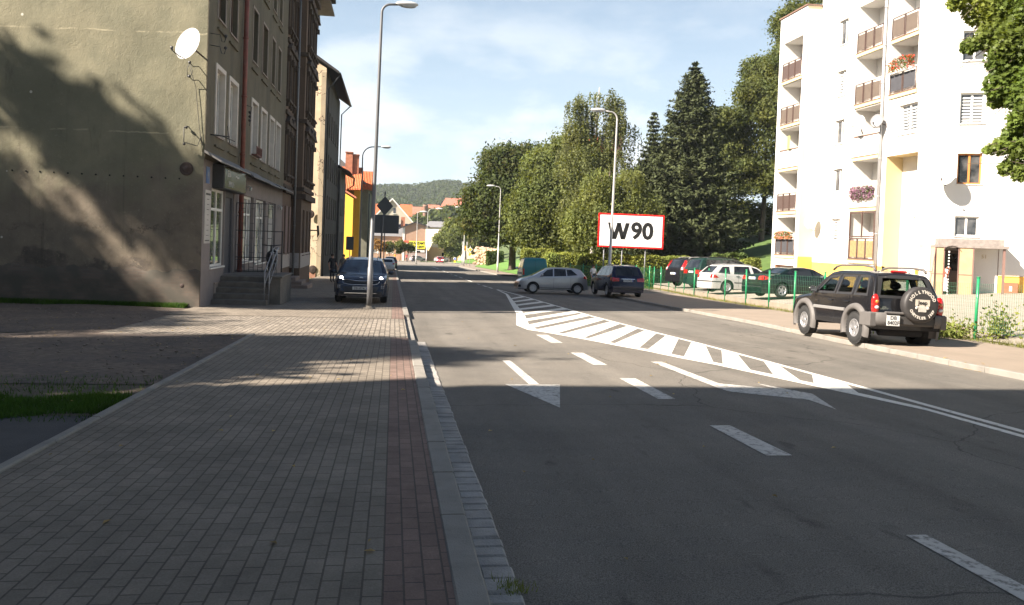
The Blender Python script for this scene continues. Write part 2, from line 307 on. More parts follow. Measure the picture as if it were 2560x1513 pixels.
M_worn = mat('worn_road_paint', (0.50, 0.48, 0.44), 0.75, 0.12, 8, stain=(0.16, 0.15, 0.135), stain_amt=0.95, stain_scale=14, stain_lo=0.50, stain_hi=0.62)

def terrain_z(X, Y):
    z = gz(Y)-0.035
    # embankment behind the car park
    if Y > 50 and X > 21:
        z += min(9.0, 0.26*(X-21))*ss(50, 64, Y)
    # valley side and wooded hill far away
    if Y > 260:
        z += 20*ss(300, 620, Y)
        ridge = 26+5.0*math.sin(X*0.011+0.6)+3*math.sin(X*0.031+1.0)-0.035*(X-0)
        z += ridge*ss(640, 900, Y)-18*ss(960, 1500, Y)
    return z
def lin(a, b, n): return [a+(b-a)*i/n for i in range(n+1)]
def grid_sheet(name, xs, ys, zf, m, parent=None, kind='structure'):
    g = MB(); g.grid([[(x, y, zf(x, y)) for x in xs] for y in ys]); 
    g.f = [tuple(reversed(f)) for f in g.f]
    return g.build(name, m, parent, smooth=True, kind=kind)
xs = lin(-900, -60, 14)+lin(-50, 90, 56)+lin(105, 900, 26); ys = lin(-120, 0, 12)+lin(5, 60, 11)+lin(64, 300, 59)+lin(310, 1500, 60)
grid_sheet('ground', xs, ys, terrain_z, M_soil)

YS = sorted(set([-12, -5]+lin(0, 60, 30)+lin(60, 235, 35)))
def sheet(name, xl, xr, ys, off, m, kind='structure', n=1, zf=None):
    f = lambda v, y: v(y) if callable(v) else v
    g = MB(); g.grid([[(f(xl, y)+(f(xr, y)-f(xl, y))*i/n, y, (zf(f(xl, y)+(f(xr, y)-f(xl, y))*i/n, y) if zf else gz(y))+off) for i in range(n+1)] for y in ys])
    g.f = [tuple(reversed(q)) for q in g.f]
    return g.build(name, m, kind=kind)
def rng(a, b): return sorted(set([a]+[y for y in YS if a < y < b]+[b]))
sheet('road', 0.70, 11.9, rng(-12, 150), 0.0, M_asph)
sheet('side_road', 11.9, 45, rng(42.0, 84.5), 0.002, M_asph)
sheet('roundabout_road', -9, 46, rng(150, 212), 0.0, M_asph2)
# kerb line on the left, pavement edge
KX = lambda y: 0.345-0.0015*max(0, y-20)
sheet('pavement', -2.75, 0.0, rng(-12, 16.3), 0.13, M_pave, n=4)
sheet('pavement', 0.0, KX, rng(-12, 16.3), 0.13, M_pred)
sheet('pavement', -5.75, 0.0, rng(21.4, 100), 0.13, M_pave, n=3)
sheet('pavement', 0.0, KX, rng(21.4, 150), 0.13, M_pred)
sheet('pavement', -9, 0.0, rng(100, 150), 0.13, M_pave, n=2)
sheet('driveway_crossing', -5.6, KX, rng(16.3, 21.4), 0.122, M_cob, n=6)
# yard: gravel, asphalt patch
def yz(x, y): return gz(y)+0.0
def wavy(x, y): return gz(y)+0.012*math.sin(x*3.1+y*1.7)+0.01*math.sin(x*1.3-y*2.9)
sheet('yard_gravel_ground', -40, -2.84, rng(10.2, 16.3), 0.112, M_yard, n=24, zf=wavy)
sheet('yard_gravel_ground', -40, -5.6, rng(16.3, 30), 0.112, M_yard, n=24, zf=wavy)
sheet('yard_asphalt', -40, -2.84, rng(-12, 8.3), 0.10, mat('dark_asphalt', (0.055, 0.054, 0.056), 0.9, 0.2, 2, bump=0.5, bscale=90), n=4)
sheet('yard_soil', -40, -2.84, rng(8.3, 10.2), 0.104, mat('yard_soil', (0.085, 0.066, 0.048), 0.95, 0.45, 6, bump=1, bscale=40, stain=(.05, .07, .025), stain_amt=.5, stain_scale=1.5), n=4)
# kerbs: stones one metre long with open joints
def kerb_stones(name, path, w, h0, h1, L=1.0, m=M_kerb, gap=0.012, bev=0.012):
    g = MB(); P = [Vector((x, y, 0)) for x, y in path]
    seg = [(P[i+1]-P[i]).length for i in range(len(P)-1)]; tot = sum(seg); d = 0
    def at(t):
        for i, s in enumerate(seg):
            if t <= s or i == len(seg)-1: return P[i]+(P[i+1]-P[i])*(t/s), (P[i+1]-P[i]).normalized()
            t -= s
    while d < tot-0.05:
        e = min(d+L, tot); a, t1 = at(d+gap/2); b, _ = at(e-gap/2); dr = (b-a).normalized(); nr = Vector((dr.y, -dr.x, 0))
        q = []
        j = random.uniform(-0.004, 0.004)
        for z, i in ((h0, 0), (h1-bev, 0), (h1, bev)):
            for (pt, s) in ((a+nr*i, 0), (a+nr*(w-i), 0), (b+nr*(w-i), 0), (b+nr*i, 0)): q.append((pt.x, pt.y, gz(pt.y)+z+j))
        fs = [(8, 9, 10, 11)]
        for l in range(2):
            for k in range(4): fs.append((l*4+k, l*4+(k+1) % 4, l*4+4+(k+1) % 4, l*4+4+k))
        g.add(q, fs); d = e
    return g.build(name, m, kind='structure')
kp = [(0.345-0.0015*max(0, y-20), y) for y in (-10, 0, 15.9)]
kerb_stones('kerb', kp, 0.165, -0.1, 0.135)
kerb_stones('dropped_kerb', [(0.345, 15.9), (0.345, 23)], 0.165, -0.1, 0.06)
kerb_stones('kerb', [(KX(y), y) for y in (23, 60, 100, 148)], 0.165, -0.1, 0.135)
kerb_stones('edging_kerb', [(-2.84, -10), (-2.78, 16.4)], 0.09, -0.1, 0.155, L=1.0)
# gutter of granite setts
g = MB(); y = -9.5
while y < 16.5:
    l = random.uniform(0.125, 0.19); w = random.uniform(-0.01, 0.02); z = gz(y)+random.uniform(-0.003, 0.006)
    g.box(0.522+random.uniform(0, .012), 0.722+w*.4, y, y+l-0.016, z-0.08, z+0.016, bev=0.016); y += l
g.build('gutter', mat('granite_setts', (0.30, 0.285, 0.265), 0.8, 0.25, 3.5, bump=0.5, bscale=80, stain=(0.13, 0.12, 0.11), stain_amt=0.5, stain_scale=3), kind='structure', smooth=False)
sheet('gutter_bed', 0.50, 0.75, rng(-12, 16.6), -0.012, mat('gutter_dirt', (0.05, 0.045, 0.035), 0.95, 0.3, 12))
sheet('road_edge', 0.50, 0.70, rng(16.6, 150), -0.004, M_asph)
# right-hand pavement (kerb swings away for the side road)
rk = [(10.55, -10), (10.62, 8), (10.75, 13), (10.93, 17.3), (11.45, 24), (11.5, 30), (11.6, 36), (11.8, 41), (12.5, 44.2), (14.2, 46.3), (19, 47.6)]
def rkx(y):
    for (x0, y0), (x1, y1) in zip(rk, rk[1:]):
        if y0 <= y <= y1: return x0+(x1-x0)*(y-y0)/(y1-y0)
    return rk[0][0] if y < rk[0][1] else rk[-1][0]
FENCE = [(14.6, 8.0), (15.15, 18.72), (15.75, 27.0), (16.12, 32.2), (16.68, 38.4), (17.4, 44.5), (18.1, 48.6), (19.0, 53.5), (19.3, 57.0)]
def fx(y):
    for (x0, y0), (x1, y1) in zip(FENCE, FENCE[1:]):
        if y0 <= y <= y1: return x0+(x1-x0)*(y-y0)/(y1-y0)
    return FENCE[0][0] if y < FENCE[0][1] else FENCE[-1][0]
M_rp = mat('right_pavement', (0.235, 0.19, 0.148), 0.9, 0.14, 2.2, bump=0.5, bscale=50, stain=(0.155, 0.13, 0.10), stain_amt=0.7, stain_scale=1.1)
yy = sorted(set(rng(-10, 48)+[p[1] for p in rk if p[1] > -10]+[y for _, y in FENCE if y < 48]))
yy = [y for y in yy if y <= 47.6]
sheet('pavement', lambda y: rkx(y)+0.12, fx, yy, 0.098, M_rp, n=2)
kerb_stones('kerb', rk, 0.12, -0.1, 0.105)
# verge strip at the foot of the fence
sheet('verge', lambda y: fx(y)-0.35, lambda y: fx(y)+0.0, [y for y in yy if y > 15], 0.102, mat('dry_verge', (0.21, 0.19, 0.11), 0.95, 0.3, 3, bump=0.8, bscale=40, stain=(0.12, 0.13, 0.05), stain_amt=0.6, stain_scale=1.5))
# car park
yl = sorted(set(rng(4, 58)+[y for _, y in FENCE if y < 58]))
sheet('car_park', lambda y: fx(y)+0.02, 34, yl, 0.0, M_lot, n=10, zf=lotz)
# far right pavement and bank
pr = lambda y: 11.6-0.012*max(0, y-110) if y < 138 else 11.3+(y-138)*0.13
sheet('pavement', pr, lambda y: pr(y)+2.2+0.01*(y-84), rng(84.5, 175), 0.12, M_rp)
kerb_stones('kerb', [(pr(y)-0.12, y) for y in (84.5, 100, 120, 137, 150, 170)], 0.12, -0.1, 0.125)
def bank(x, y): return gz(y)+0.14+ss(0, 7, x-(pr(y)+2.2))*1.3*ss(84, 96, y)
sheet('grass_bank', lambda y: pr(y)+2.21+0.01*(y-84), 30, rng(84.6, 160), 0.0, mat('lawn', (0.10, 0.20, 0.035), 0.9, 0.25, 1.5, bump=0.6, bscale=25), n=10, zf=bank)

# painted markings ---------------------------------------------------------
def flat(g, pts, off=0.005): g.add([(x, y, gz(y)+off) for x, y in pts], [tuple(range(len(pts)))])
def band(g, pa, pb, off=0.005):
    for i in range(len(pa)-1): flat(g, [pa[i], pb[i], pb[i+1], pa[i+1]], off)
g = MB()
LL = [(6.36, 48.8), (6.03, 42.2), (4.15, 26.3), (3.42, 21.6), (3.50, 20.2), (3.87, 19.45), (4.5, 17.75), (4.83, 16.7), (5.24, 15.55), (5.5, 14.55), (5.83, 13.6), (6.13, 12.3), (6.40, 11.2), (6.62, 10.3), (6.86, 9.3), (6.87, 7.8), (6.86, 4), (6.86, -5)]
LR = [(6.46, 48.8), (6.16, 42.2), (4.42, 26.3), (3.78, 21.6), (3.78, 20.5), (4.02, 19.85), (4.62, 18.15), (4.96, 17.1), (5.37, 15.95), (5.64, 14.95), (5.97, 13.95), (6.27, 12.7), (6.56, 11.5), (6.78, 10.5), (6.97, 9.5), (6.99, 7.8), (6.98, 4), (6.98, -5)]
band(g, LL, LR)
RR = [(6.52, 48.8), (6.72, 40), (6.73, 33), (6.75, 26), (6.93, 21), (7.10, 17.5), (7.17, 14.5), (7.20, 12), (7.21, 9.6), (7.21, 8), (7.20, 4), (7.20, -5)]
RL = [(x-0.12, y) for x, y in RR]
band(g, RL, RR)
def llx(y):
    for (x0, y0), (x1, y1) in zip(LR, LR[1:]):
        if y1 <= y <= y0: return x0+(x1-x0)*(y-y0)/(y1-y0)
    return 6.9
def rlx(y):
    for (x0, y0), (x1, y1) in zip(RL, RL[1:]):
        if y1 <= y <= y0: return x0+(x1-x0)*(y-y0)/(y1-y0)
    return 7.0
def stripe(a, b, w):
    a = Vector(a); b = Vector(b); d = (b-a).normalized()
    pts = []
    for p in (a, b):
        for s in (-1, 1): pts.append((p, s))
    # ends follow the two border lines
    def edge(p, s): return (p[0], p[1]+s*w/2)
    flat(g, [(llx(a.y-w/2), a.y-w/2), (rlx(b.y-w/2), b.y-w/2), (rlx(b.y+w/2), b.y+w/2), (llx(a.y+w/2), a.y+w/2)], 0.0055)
for a, b, w in [((5.72, 37.2), (6.5, 39.7), .95), ((5.42, 34.4), (6.5, 37.1), .95), ((5.12, 31.7), (6.5, 34.7), .95), ((4.79, 29.0), (6.4, 32.2), .95), ((4.48, 26.4), (6.4, 30.0), .95), ((4.1, 23.7), (6.4, 28.1), .95),
                ((3.9, 21.4), (6.7, 26.6), 1.0), ((4.13, 19.95), (6.76, 24.9), .95), ((4.29, 18.8), (6.73, 23.3), .9), ((4.61, 17.75), (6.81, 21.7), .85), ((4.93, 16.7), (6.88, 20.3), .85), ((5.22, 15.6), (6.88, 18.85), .8), ((5.55, 14.4), (6.86, 17.3), .8), ((5.94, 13.35), (6.88, 15.7), .75), ((6.1, 12.1), (6.9, 13.9), .6)]:
    stripe(a, b, w)
flat(g, [(6.40, 11.2), (7.09, 12.5), (7.09, 11.5), (6.75, 10.6)], 0.0055)
# centre dashes towards the junction
for y0, y1 in [(50.5, 52.5), (53.5, 56), (58, 61), (64, 69.5), (73, 76.5), (79, 82.5), (86, 88.5), (91.5, 94.5), (98, 104), (112, 130)]:
    if y1 > 60 > y0: y1 = 60
    flat(g, [(6.28, y0), (6.42, y0), (6.42, y1), (6.28, y1)])
g.build('road_markings', M_white, kind='structure')
g = MB()
for q in [[(3.48, 18.87), (3.76, 18.87), (3.74, 17.0), (3.48, 17.0)], [(3.5, 15.18), (3.75, 15.18), (3.75, 13.38), (3.5, 13.38)], [(3.51, 11.82), (3.77, 11.82), (3.75, 10.0), (3.51, 10.0)], [(3.53, 8.33), (3.77, 8.33), (3.79, 6.97), (3.53, 6.97)], [(3.45, 4.81), (3.60, 4.81), (3.60, 3.2), (3.42, 3.2)],
          [(1.96, 13.85), (2.10, 13.85), (2.13, 11.15), (1.98, 11.15)], [(1.63, 11.14), (2.43, 11.14), (2.05, 9.35)],
          [(4.72, 13.93), (4.93, 13.93), (4.95, 11.4), (4.75, 11.0)], [(4.75, 11.0), (4.95, 11.4), (5.62, 10.9), (5.64, 10.0), (4.78, 10.65)], [(5.62, 10.9), (5.58, 11.43), (5.97, 10.49), (5.63, 9.3), (5.64, 10.0)]]:
    flat(g, q[::-1], 0.005)
g.build('worn_road_markings', M_worn, kind='structure')
# drain grate, joint line across the crossing
# ================================================================ BUILDINGS
ORG = {}
def wthing(name, label, cat, loc, group=None):
    """a thing whose parts are given in world coordinates"""
    o = thing(name, label, cat, loc, 0, group); ORG[o.name] = Vector(loc); return o
def put(mb, name, mats, parent, **k):
    """build a part given in world coordinates below a wthing (or one of its parts)"""
    off = ORG[parent.name]; mb.v = [(v[0]-off.x, v[1]-off.y, v[2]-off.z) for v in mb.v]
    o = mb.build(name, mats, parent, **k); ORG[o.name] = off; return o
Z = Vector((0, 0, 1))
class Face:
    def __init__(s, O, U, N): s.O = Vector(O); s.U = Vector(U).normalized(); s.N = Vector(N).normalized()
    def p(s, u, v, n=0.0): q = s.O+s.U*u+s.N*n; return (q.x, q.y, q.z+v)
    def bx(s, g, u0, u1, v0, v1, n0, n1):
        P = [s.p(u0, v0, n0), s.p(u1, v0, n0), s.p(u1, v0, n1), s.p(u0, v0, n1), s.p(u0, v1, n0), s.p(u1, v1, n0), s.p(u1, v1, n1), s.p(u0, v1, n1)]
        g.add(P, [(3, 2, 1, 0), (4, 5, 6, 7), (0, 1, 5, 4), (1, 2, 6, 5), (2, 3, 7, 6), (3, 0, 4, 7)])
    def wall(s, g, ext, holes, depth=0.16, floor_holes=()):
        u0, u1, v0, v1 = ext
        us = sorted(set([u0, u1]+[h[0] for h in holes]+[h[1] for h in holes])); vs = sorted(set([v0, v1]+[h[2] for h in holes]+[h[3] for h in holes]))
        us = [u for u in us if u0 <= u <= u1]; vs = [v for v in vs if v0 <= v <= v1]
        for i in range(len(us)-1):
            j = 0
            while j < len(vs)-1:
                uc = (us[i]+us[i+1])/2
                free = lambda jj: not any(h[0] < uc < h[1] and h[2] < (vs[jj]+vs[jj+1])/2 < h[3] for h in holes)
                if not free(j): j += 1; continue
                k = j
                while k+1 < len(vs)-1 and free(k+1): k += 1
                g.quad(s.p(us[i], vs[j]), s.p(us[i+1], vs[j]), s.p(us[i+1], vs[k+1]), s.p(us[i], vs[k+1])); j = k+1
        for h in holes:
            d = -(h[4] if len(h) > 4 else depth); a, b, c, e = h[:4]
            g.quad(s.p(a, c), s.p(a, e), s.p(a, e, d), s.p(a, c, d)); g.quad(s.p(b, c), s.p(b, c, d), s.p(b, e, d), s.p(b, e))
            g.quad(s.p(a, e), s.p(b, e), s.p(b, e, d), s.p(a, e, d)); g.quad(s.p(a, c), s.p(a, c, d), s.p(b, c, d), s.p(b, c))
M_wframe = mat('white_window_frame', (0.72, 0.70, 0.66), 0.5, 0.08, 8)
def pane_mat(name, col, refl=0.05, curtain=None):
    if name in MATS: return MATS[name]
    m, nt, b = _bsdf(name); N = nt.nodes; L = nt.links
    b.inputs['Roughness'].default_value = refl; b.inputs['Specular IOR Level'].default_value = 0.9
    geo = N.new('ShaderNodeNewGeometry'); n = N.new('ShaderNodeTexNoise'); n.inputs['Scale'].default_value = 1.3; n.inputs['Detail'].default_value = 4; L.new(geo.outputs['Position'], n.inputs[0])
    mx = N.new('ShaderNodeMixRGB'); mx.inputs[1].default_value = (*(np.array(col)*0.6), 1); mx.inputs[2].default_value = (*(np.array(curtain or col)), 1)
    r = N.new('ShaderNodeMapRange'); r.inputs[1].default_value = 0.42; r.inputs[2].default_value = 0.6; L.new(n.outputs[0], r.inputs[0]); L.new(r.outputs[0], mx.inputs[0]); L.new(mx.outputs[0], b.inputs['Base Color'])
    MATS[name] = m; return m
P_dark = pane_mat('dark_pane', (0.035, 0.04, 0.045), 0.04, (0.10, 0.10, 0.10))
P_curt = pane_mat('curtained_pane', (0.30, 0.295, 0.28), 0.25, (0.50, 0.485, 0.45))
def window(parent, fc, u0, u1, v0, v1, depth=0.13, fw=0.06, fm=None, pm=None, mull=(0.5,), trans=(), sill=0.06, sm=None, label=None, blinds=False, sub=True, sillv=0.05):
    fm = fm or M_wframe; pm = pm or P_dark
    g = MB(); n0, n1 = -depth-0.05, -depth
    fc.bx(g, u0, u1, v0, v0+fw, n0, n1); fc.bx(g, u0, u1, v1-fw, v1, n0, n1); fc.bx(g, u0, u0+fw, v0+fw, v1-fw, n0, n1); fc.bx(g, u1-fw, u1, v0+fw, v1-fw, n0, n1)
    for q in mull: c = u0+(u1-u0)*q; fc.bx(g, c-fw*.6, c+fw*.6, v0+fw, v1-fw, n0, n1+0.004)
    for q in trans: c = v0+(v1-v0)*q; fc.bx(g, u0+fw, u1-fw, c-fw*.5, c+fw*.5, n0, n1+0.008)
    w = put(g, 'window', fm, parent, label=label)
    if sub:
        g = MB(); a = -depth-0.03
        g.quad(fc.p(u0+fw, v0+fw, a), fc.p(u1-fw, v0+fw, a), fc.p(u1-fw, v1-fw, a), fc.p(u0+fw, v1-fw, a)); put(g, 'pane', pm, w)
        if blinds:
            g = MB(); k = v0+fw+0.05
            while k < v1-fw-0.05: fc.bx(g, u0+fw+0.02, u1-fw-0.02, k, k+0.075, a+0.004, a+0.012); k += 0.16
            put(g, 'blind', mat('blind_fabric', (0.75, 0.74, 0.70), 0.8, 0.03, 4), w)
        if sill:
            g = MB(); fc.bx(g, u0-0.04, u1+0.04, v0-sillv, v0, -depth+0.002, sill); put(g, 'sill', sm or fm, w)
    return w
def pipe(name, parent, pts, r, m, clamps=True):
    g = MB(); g.tube(pts, r, 10)
    if clamps:
        a, b = Vector(pts[0]), Vector(pts[-1]); n = max(2, int((a-b).length/2))
        for i in range(n):
            c = a.lerp(b, (i+.5)/n) if len(pts) == 2 else None
            if c is not None: g.tube([c-Z*0.03, c+Z*0.03], r*1.25, 10)
    return put(g, name, m, parent)

# ---- building 1: rendered tenement with the big blank gable
def gable_material():
    m, nt, b = _bsdf('mossy_render'); N = nt.nodes; L = nt.links
    geo = N.new('ShaderNodeNewGeometry'); P = geo.outputs['Position']; sep = N.new('ShaderNodeSeparateXYZ'); L.new(P, sep.inputs[0])
    def noise(s, d=8, r=0.6, mp=None):
        n = N.new('ShaderNodeTexNoise'); n.inputs['Scale'].default_value = s; n.inputs['Detail'].default_value = d; n.inputs['Roughness'].default_value = r
        if mp: q = N.new('ShaderNodeMapping'); q.inputs['Scale'].default_value = mp; L.new(P, q.inputs[0]); L.new(q.outputs[0], n.inputs[0])
        else: L.new(P, n.inputs[0])
        return n.outputs[0]
    def rmp(s, a, b_, c=0., d=1.): r = N.new('ShaderNodeMapRange'); r.interpolation_type = 'SMOOTHSTEP'; r.inputs[1].default_value = a; r.inputs[2].default_value = b_; r.inputs[3].default_value = c; r.inputs[4].default_value = d; L.new(s, r.inputs[0]); return r.outputs[0]
    def mix(f, a, c):
        x = N.new('ShaderNodeMixRGB')
        if isinstance(f, float): x.inputs[0].default_value = f
        else: L.new(f, x.inputs[0])
        for i, k in ((1, a), (2, c)):
            if isinstance(k, tuple): x.inputs[i].default_value = (*k, 1)
            else: L.new(k, x.inputs[i])
        return x.outputs[0]
    def add(a, b_, op='ADD'):
        x = N.new('ShaderNodeMath'); x.operation = op
        for i, k in enumerate((a, b_)):
            if isinstance(k, (int, float)): x.inputs[i].default_value = k
            else: L.new(k, x.inputs[i])
        return x.outputs[0]
    zj = add(sep.outputs[2], add(rmp(noise(0.8), 0.3, 0.7, -0.7, 0.7), 0))
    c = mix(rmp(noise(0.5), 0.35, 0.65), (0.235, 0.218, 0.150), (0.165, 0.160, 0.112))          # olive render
    c = mix(rmp(zj, 3.9, 2.2), c, mix(rmp(noise(1.4), 0.3, 0.7), (0.205, 0.172, 0.132), (0.145, 0.125, 0.098)))      # brown-pink lower part
    c = mix(rmp(zj, 0.75, 0.45), c, mix(rmp(noise(2.2), 0.3, 0.7), (0.085, 0.075, 0.065), (0.15, 0.125, 0.10)))      # sooty plinth
    c = mix(add(rmp(noise(3.0, 9, 0.7, (1, 1, 0.25)), 0.55, 0.75), 0.6, 'MULTIPLY'), c, (0.10, 0.095, 0.07))    # runs
    c = mix(add(rmp(noise(14, 5), 0.6, 0.72), 0.45, 'MULTIPLY'), c, (0.30, 0.27, 0.20))
    vor = N.new('ShaderNodeTexVoronoi'); vor.inputs['Scale'].default_value = 1.15; L.new(P, vor.inputs[0]); 
    c = mix(rmp(vor.outputs['Distance'], 0.055, 0.035), c, (0.50, 0.48, 0.42))                      # small pale chips
    # horizontal seams
    for zc in (7.45, 4.5):
        d = add(sep.outputs[2], add(rmp(noise(1.1), 0.3, 0.7, zc-0.02, zc+0.05), 0), 'SUBTRACT'); ab = add(d, 0, 'ABSOLUTE'); c = mix(add(rmp(ab, 0.035, 0.008), rmp(noise(1.7), 0.45, 0.6), 'MULTIPLY'), c, (0.33, 0.30, 0.21))
    # ragged crack where the lower coat has come away
    d = add(sep.outputs[2], rmp(noise(1.3, 9, 0.7), 0.3, 0.7, 1.35, 1.95), 'SUBTRACT'); ab = add(d, 0, 'ABSOLUTE'); c = mix(add(rmp(ab, 0.05, 0.006), rmp(noise(.6), .45, .6, 0.0, .8), 'MULTIPLY'), c, (0.09, 0.072, 0.058))
    # fallen plaster with the undercoat and bricks showing, low on the wall
    cm = N.new('ShaderNodeCombineXYZ'); L.new(sep.outputs[0], cm.inputs[0]); L.new(sep.outputs[2], cm.inputs[1]); bk_ = N.new('ShaderNodeTexBrick'); L.new(cm.outputs[0], bk_.inputs[0]); bk_.inputs['Scale'].default_value = 1; bk_.inputs['Brick Width'].default_value = .26; bk_.inputs['Row Height'].default_value = .085; bk_.inputs['Mortar Size'].default_value = .009
    bk_.inputs['Color1'].default_value = (.15, .085, .06, 1); bk_.inputs['Color2'].default_value = (.12, .075, .055, 1); bk_.inputs['Mortar'].default_value = (.19, .165, .13, 1)
    lowz = rmp(sep.outputs[2], 2.4, .9); pm = add(rmp(noise(1.15, 10, .72), .60, .615), lowz, 'MULTIPLY'); c = mix(pm, c, (.215, .18, .135)); pm2 = add(rmp(noise(1.15, 10, .72), .645, .655), lowz, 'MULTIPLY'); c = mix(pm2, c, bk_.outputs[0])
    dr_ = add(rmp(noise(2.2, 6, .6, (3.2, 3.2, .10)), .56, .72), rmp(zj, 6.5, 2.5), 'MULTIPLY'); c = mix(add(dr_, .5, 'MULTIPLY'), c, (.075, .068, .052))
    L.new(c, b.inputs['Base Color']); b.inputs['Roughness'].default_value = 0.93; b.inputs['Specular IOR Level'].default_value = 0.2
    hgt = add(add(noise(26, 6), add(noise(3.5), 1.6, 'MULTIPLY')), rmp(ab, 0.0, 0.07, 0.0, 0.8))
    bp = N.new('ShaderNodeBump'); bp.inputs['Strength'].default_value = 0.5; bp.inputs['Distance'].default_value = 0.025; L.new(hgt, bp.inputs['Height']); L.new(bp.outputs[0], b.inputs['Normal'])
    MATS['mossy_render'] = m; return m
M_gable = gable_material()
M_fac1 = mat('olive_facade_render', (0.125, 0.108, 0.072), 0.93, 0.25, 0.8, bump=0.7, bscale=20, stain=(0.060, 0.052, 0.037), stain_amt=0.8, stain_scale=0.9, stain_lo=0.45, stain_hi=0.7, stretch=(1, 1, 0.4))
M_shop = mat('mauve_shopfront_plaster', (0.215, 0.185, 0.175), 0.88, 0.10, 2.0, bump=0.25, bscale=30, stain=(0.14, 0.12, 0.115), stain_amt=0.5, stain_scale=1.5)
M_trim = mat('pink_window_trim', (0.27, 0.225, 0.19), 0.9, 0.15, 4)
M_tin = mat('dull_tin', (0.16, 0.155, 0.15), 0.6, 0.25, 3, metal=0.3, bump=0.3, bscale=12)
M_steel = mat('dark_steel', (0.035, 0.035, 0.038), 0.5, 0.2, 10)
M_rust = mat('rusty_red_pipe', (0.19, 0.052, 0.035), 0.55, 0.3, 4, stain=(0.10, 0.06, 0.045), stain_amt=0.6, stain_scale=3)
M_conc = mat('old_concrete', (0.15, 0.135, 0.115), 0.92, 0.22, 3.5, bump=0.8, bscale=35, stain=(0.08, 0.075, 0.065), stain_amt=0.6, stain_scale=2.5)
M_dirty = mat('whitewashed_plaster', (0.40, 0.36, 0.33), 0.9, 0.2, 2, bump=0.5, bscale=25, stain=(0.17, 0.15, 0.13), stain_amt=0.6, stain_scale=2)
GX = -5.6; GY = 24.4
gd = Vector((-math.cos(R(8.5)), math.sin(R(8.5)), 0))     # run of the blank gable wall
b1 = wthing('tenement', 'tall olive rendered tenement with a blank mossy gable and a ground-floor shop', 'building', (GX, GY, gz(GY)))
fg = Face((GX, GY, 0), gd, (-math.sin(R(8.5)), -math.cos(R(8.5)), 0))
g = MB()
NU, NV = 60, 50
H1 = 16.0; L1 = 13.0
g.grid([[fg.p(L1*i/NU, -1+(H1+1)*j/NV, 0.0 if i < 1 else 0.010*math.sin(i*.7+j*.5)+0.008*math.sin(j*1.3)) for j in range(NV+1)] for i in range(NU+1)])
wl = put(g, 'wall', M_gable, b1, smooth=True, label='blank mossy gable wall with runs and ragged plaster')
# plinth bulge and exposed brick patch at the foot
g = MB()
rows = [(-0.9, .05), (0.15, .05), (0.42, .035), (0.50, 0.003)]
g.grid([[fg.p(L1*i/80, v+(0.05*math.sin(i*1.7)+0.04*math.sin(i*.6) if r > 1 else 0), n) for (r, (v, n)) in enumerate(rows)] for i in range(81)])
def brick_soot():
    m, nt, b = _bsdf('sooty_plinth_brick'); N = nt.nodes; L = nt.links; geo = N.new('ShaderNodeNewGeometry')
    sep = N.new('ShaderNodeSeparateXYZ'); L.new(geo.outputs['Position'], sep.inputs[0]); cm = N.new('ShaderNodeCombineXYZ'); L.new(sep.outputs[0], cm.inputs[0]); L.new(sep.outputs[2], cm.inputs[1])
    br = N.new('ShaderNodeTexBrick'); L.new(cm.outputs[0], br.inputs[0]); br.inputs['Scale'].default_value = 1; br.inputs['Brick Width'].default_value = .27; br.inputs['Row Height'].default_value = .085; br.inputs['Mortar Size'].default_value = .008
    br.inputs['Color1'].default_value = (.095, .075, .06, 1); br.inputs['Color2'].default_value = (.12, .095, .075, 1); br.inputs['Mortar'].default_value = (.10, .09, .075, 1)
    n = N.new('ShaderNodeTexNoise'); n.inputs['Scale'].default_value = 1.6; n.inputs['Detail'].default_value = 9; L.new(geo.outputs['Position'], n.inputs[0])
    r = N.new('ShaderNodeMapRange'); r.inputs[1].default_value = .40; r.inputs[2].default_value = .58; L.new(n.outputs[0], r.inputs[0])
    mx = N.new('ShaderNodeMixRGB'); L.new(r.outputs[0], mx.inputs[0]); L.new(br.outputs[0], mx.inputs[1]); mx.inputs[2].default_value = (.075, .068, .055, 1); L.new(mx.outputs[0], b.inputs['Base Color'])
    b.inputs['Roughness'].default_value = .95
    bp = N.new('ShaderNodeBump'); bp.inputs['Strength'].default_value = .6; bp.inputs['Distance'].default_value = .02; L.new(n.outputs[0], bp.inputs['Height']); L.new(bp.outputs[0], b.inputs['Normal'])
    return m
put(g, 'plinth', brick_soot(), b1, smooth=True)
# street facade, shop zone
F1 = Face((GX, 0, 0), (0, 1, 0), (1, 0, 0)); Y1 = 41.0
BOT = gz(41)-0.3
shop_h = [(25.50, 27.45, 0.56, 3.02), (27.52, 29.05, 0.25, 3.05), (30.6, 32.9, 0.55, 3.07), (33.45, 35.9, 0.40, 3.05), (36.75, 38.9, -0.25, 3.05)]
g = MB(); F1.wall(g, (GY, Y1, BOT, 3.82), shop_h, 0.18); put(g, 'shop_front', M_shop, b1)
w_f = []
for y0, y1 in [(25.57, 26.75), (27.55, 28.85), (31.70, 33.0), (33.9, 35.2), (36.15, 37.35), (38.0, 39.3)]:
    w_f.append((y0, y1, 4.66, 6.74)); 
for y0, y1 in [(25.55, 26.6), (27.3, 28.5), (31.45, 32.55), (33.7, 34.95), (36.1, 37.1), (37.9, 38.9)]:
    w_f.append((y0, y1, 8.25, 10.25)); w_f.append((y0, y1, 11.5, 13.5))
F1u = Face((GX+0.03, 0, 0), (0, 1, 0), (1, 0, 0))
g = MB(); F1u.wall(g, (GY-0.0, Y1, 3.82, H1), w_f, 0.22); 
g.quad(fg.p(0, 3.82), F1u.p(GY, 3.82), F1u.p(GY, H1), fg.p(0, H1))
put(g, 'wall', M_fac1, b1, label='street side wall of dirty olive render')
M_pvc = mat('pale_reveal', (0.56, 0.51, 0.46), 0.8, 0.1, 5)
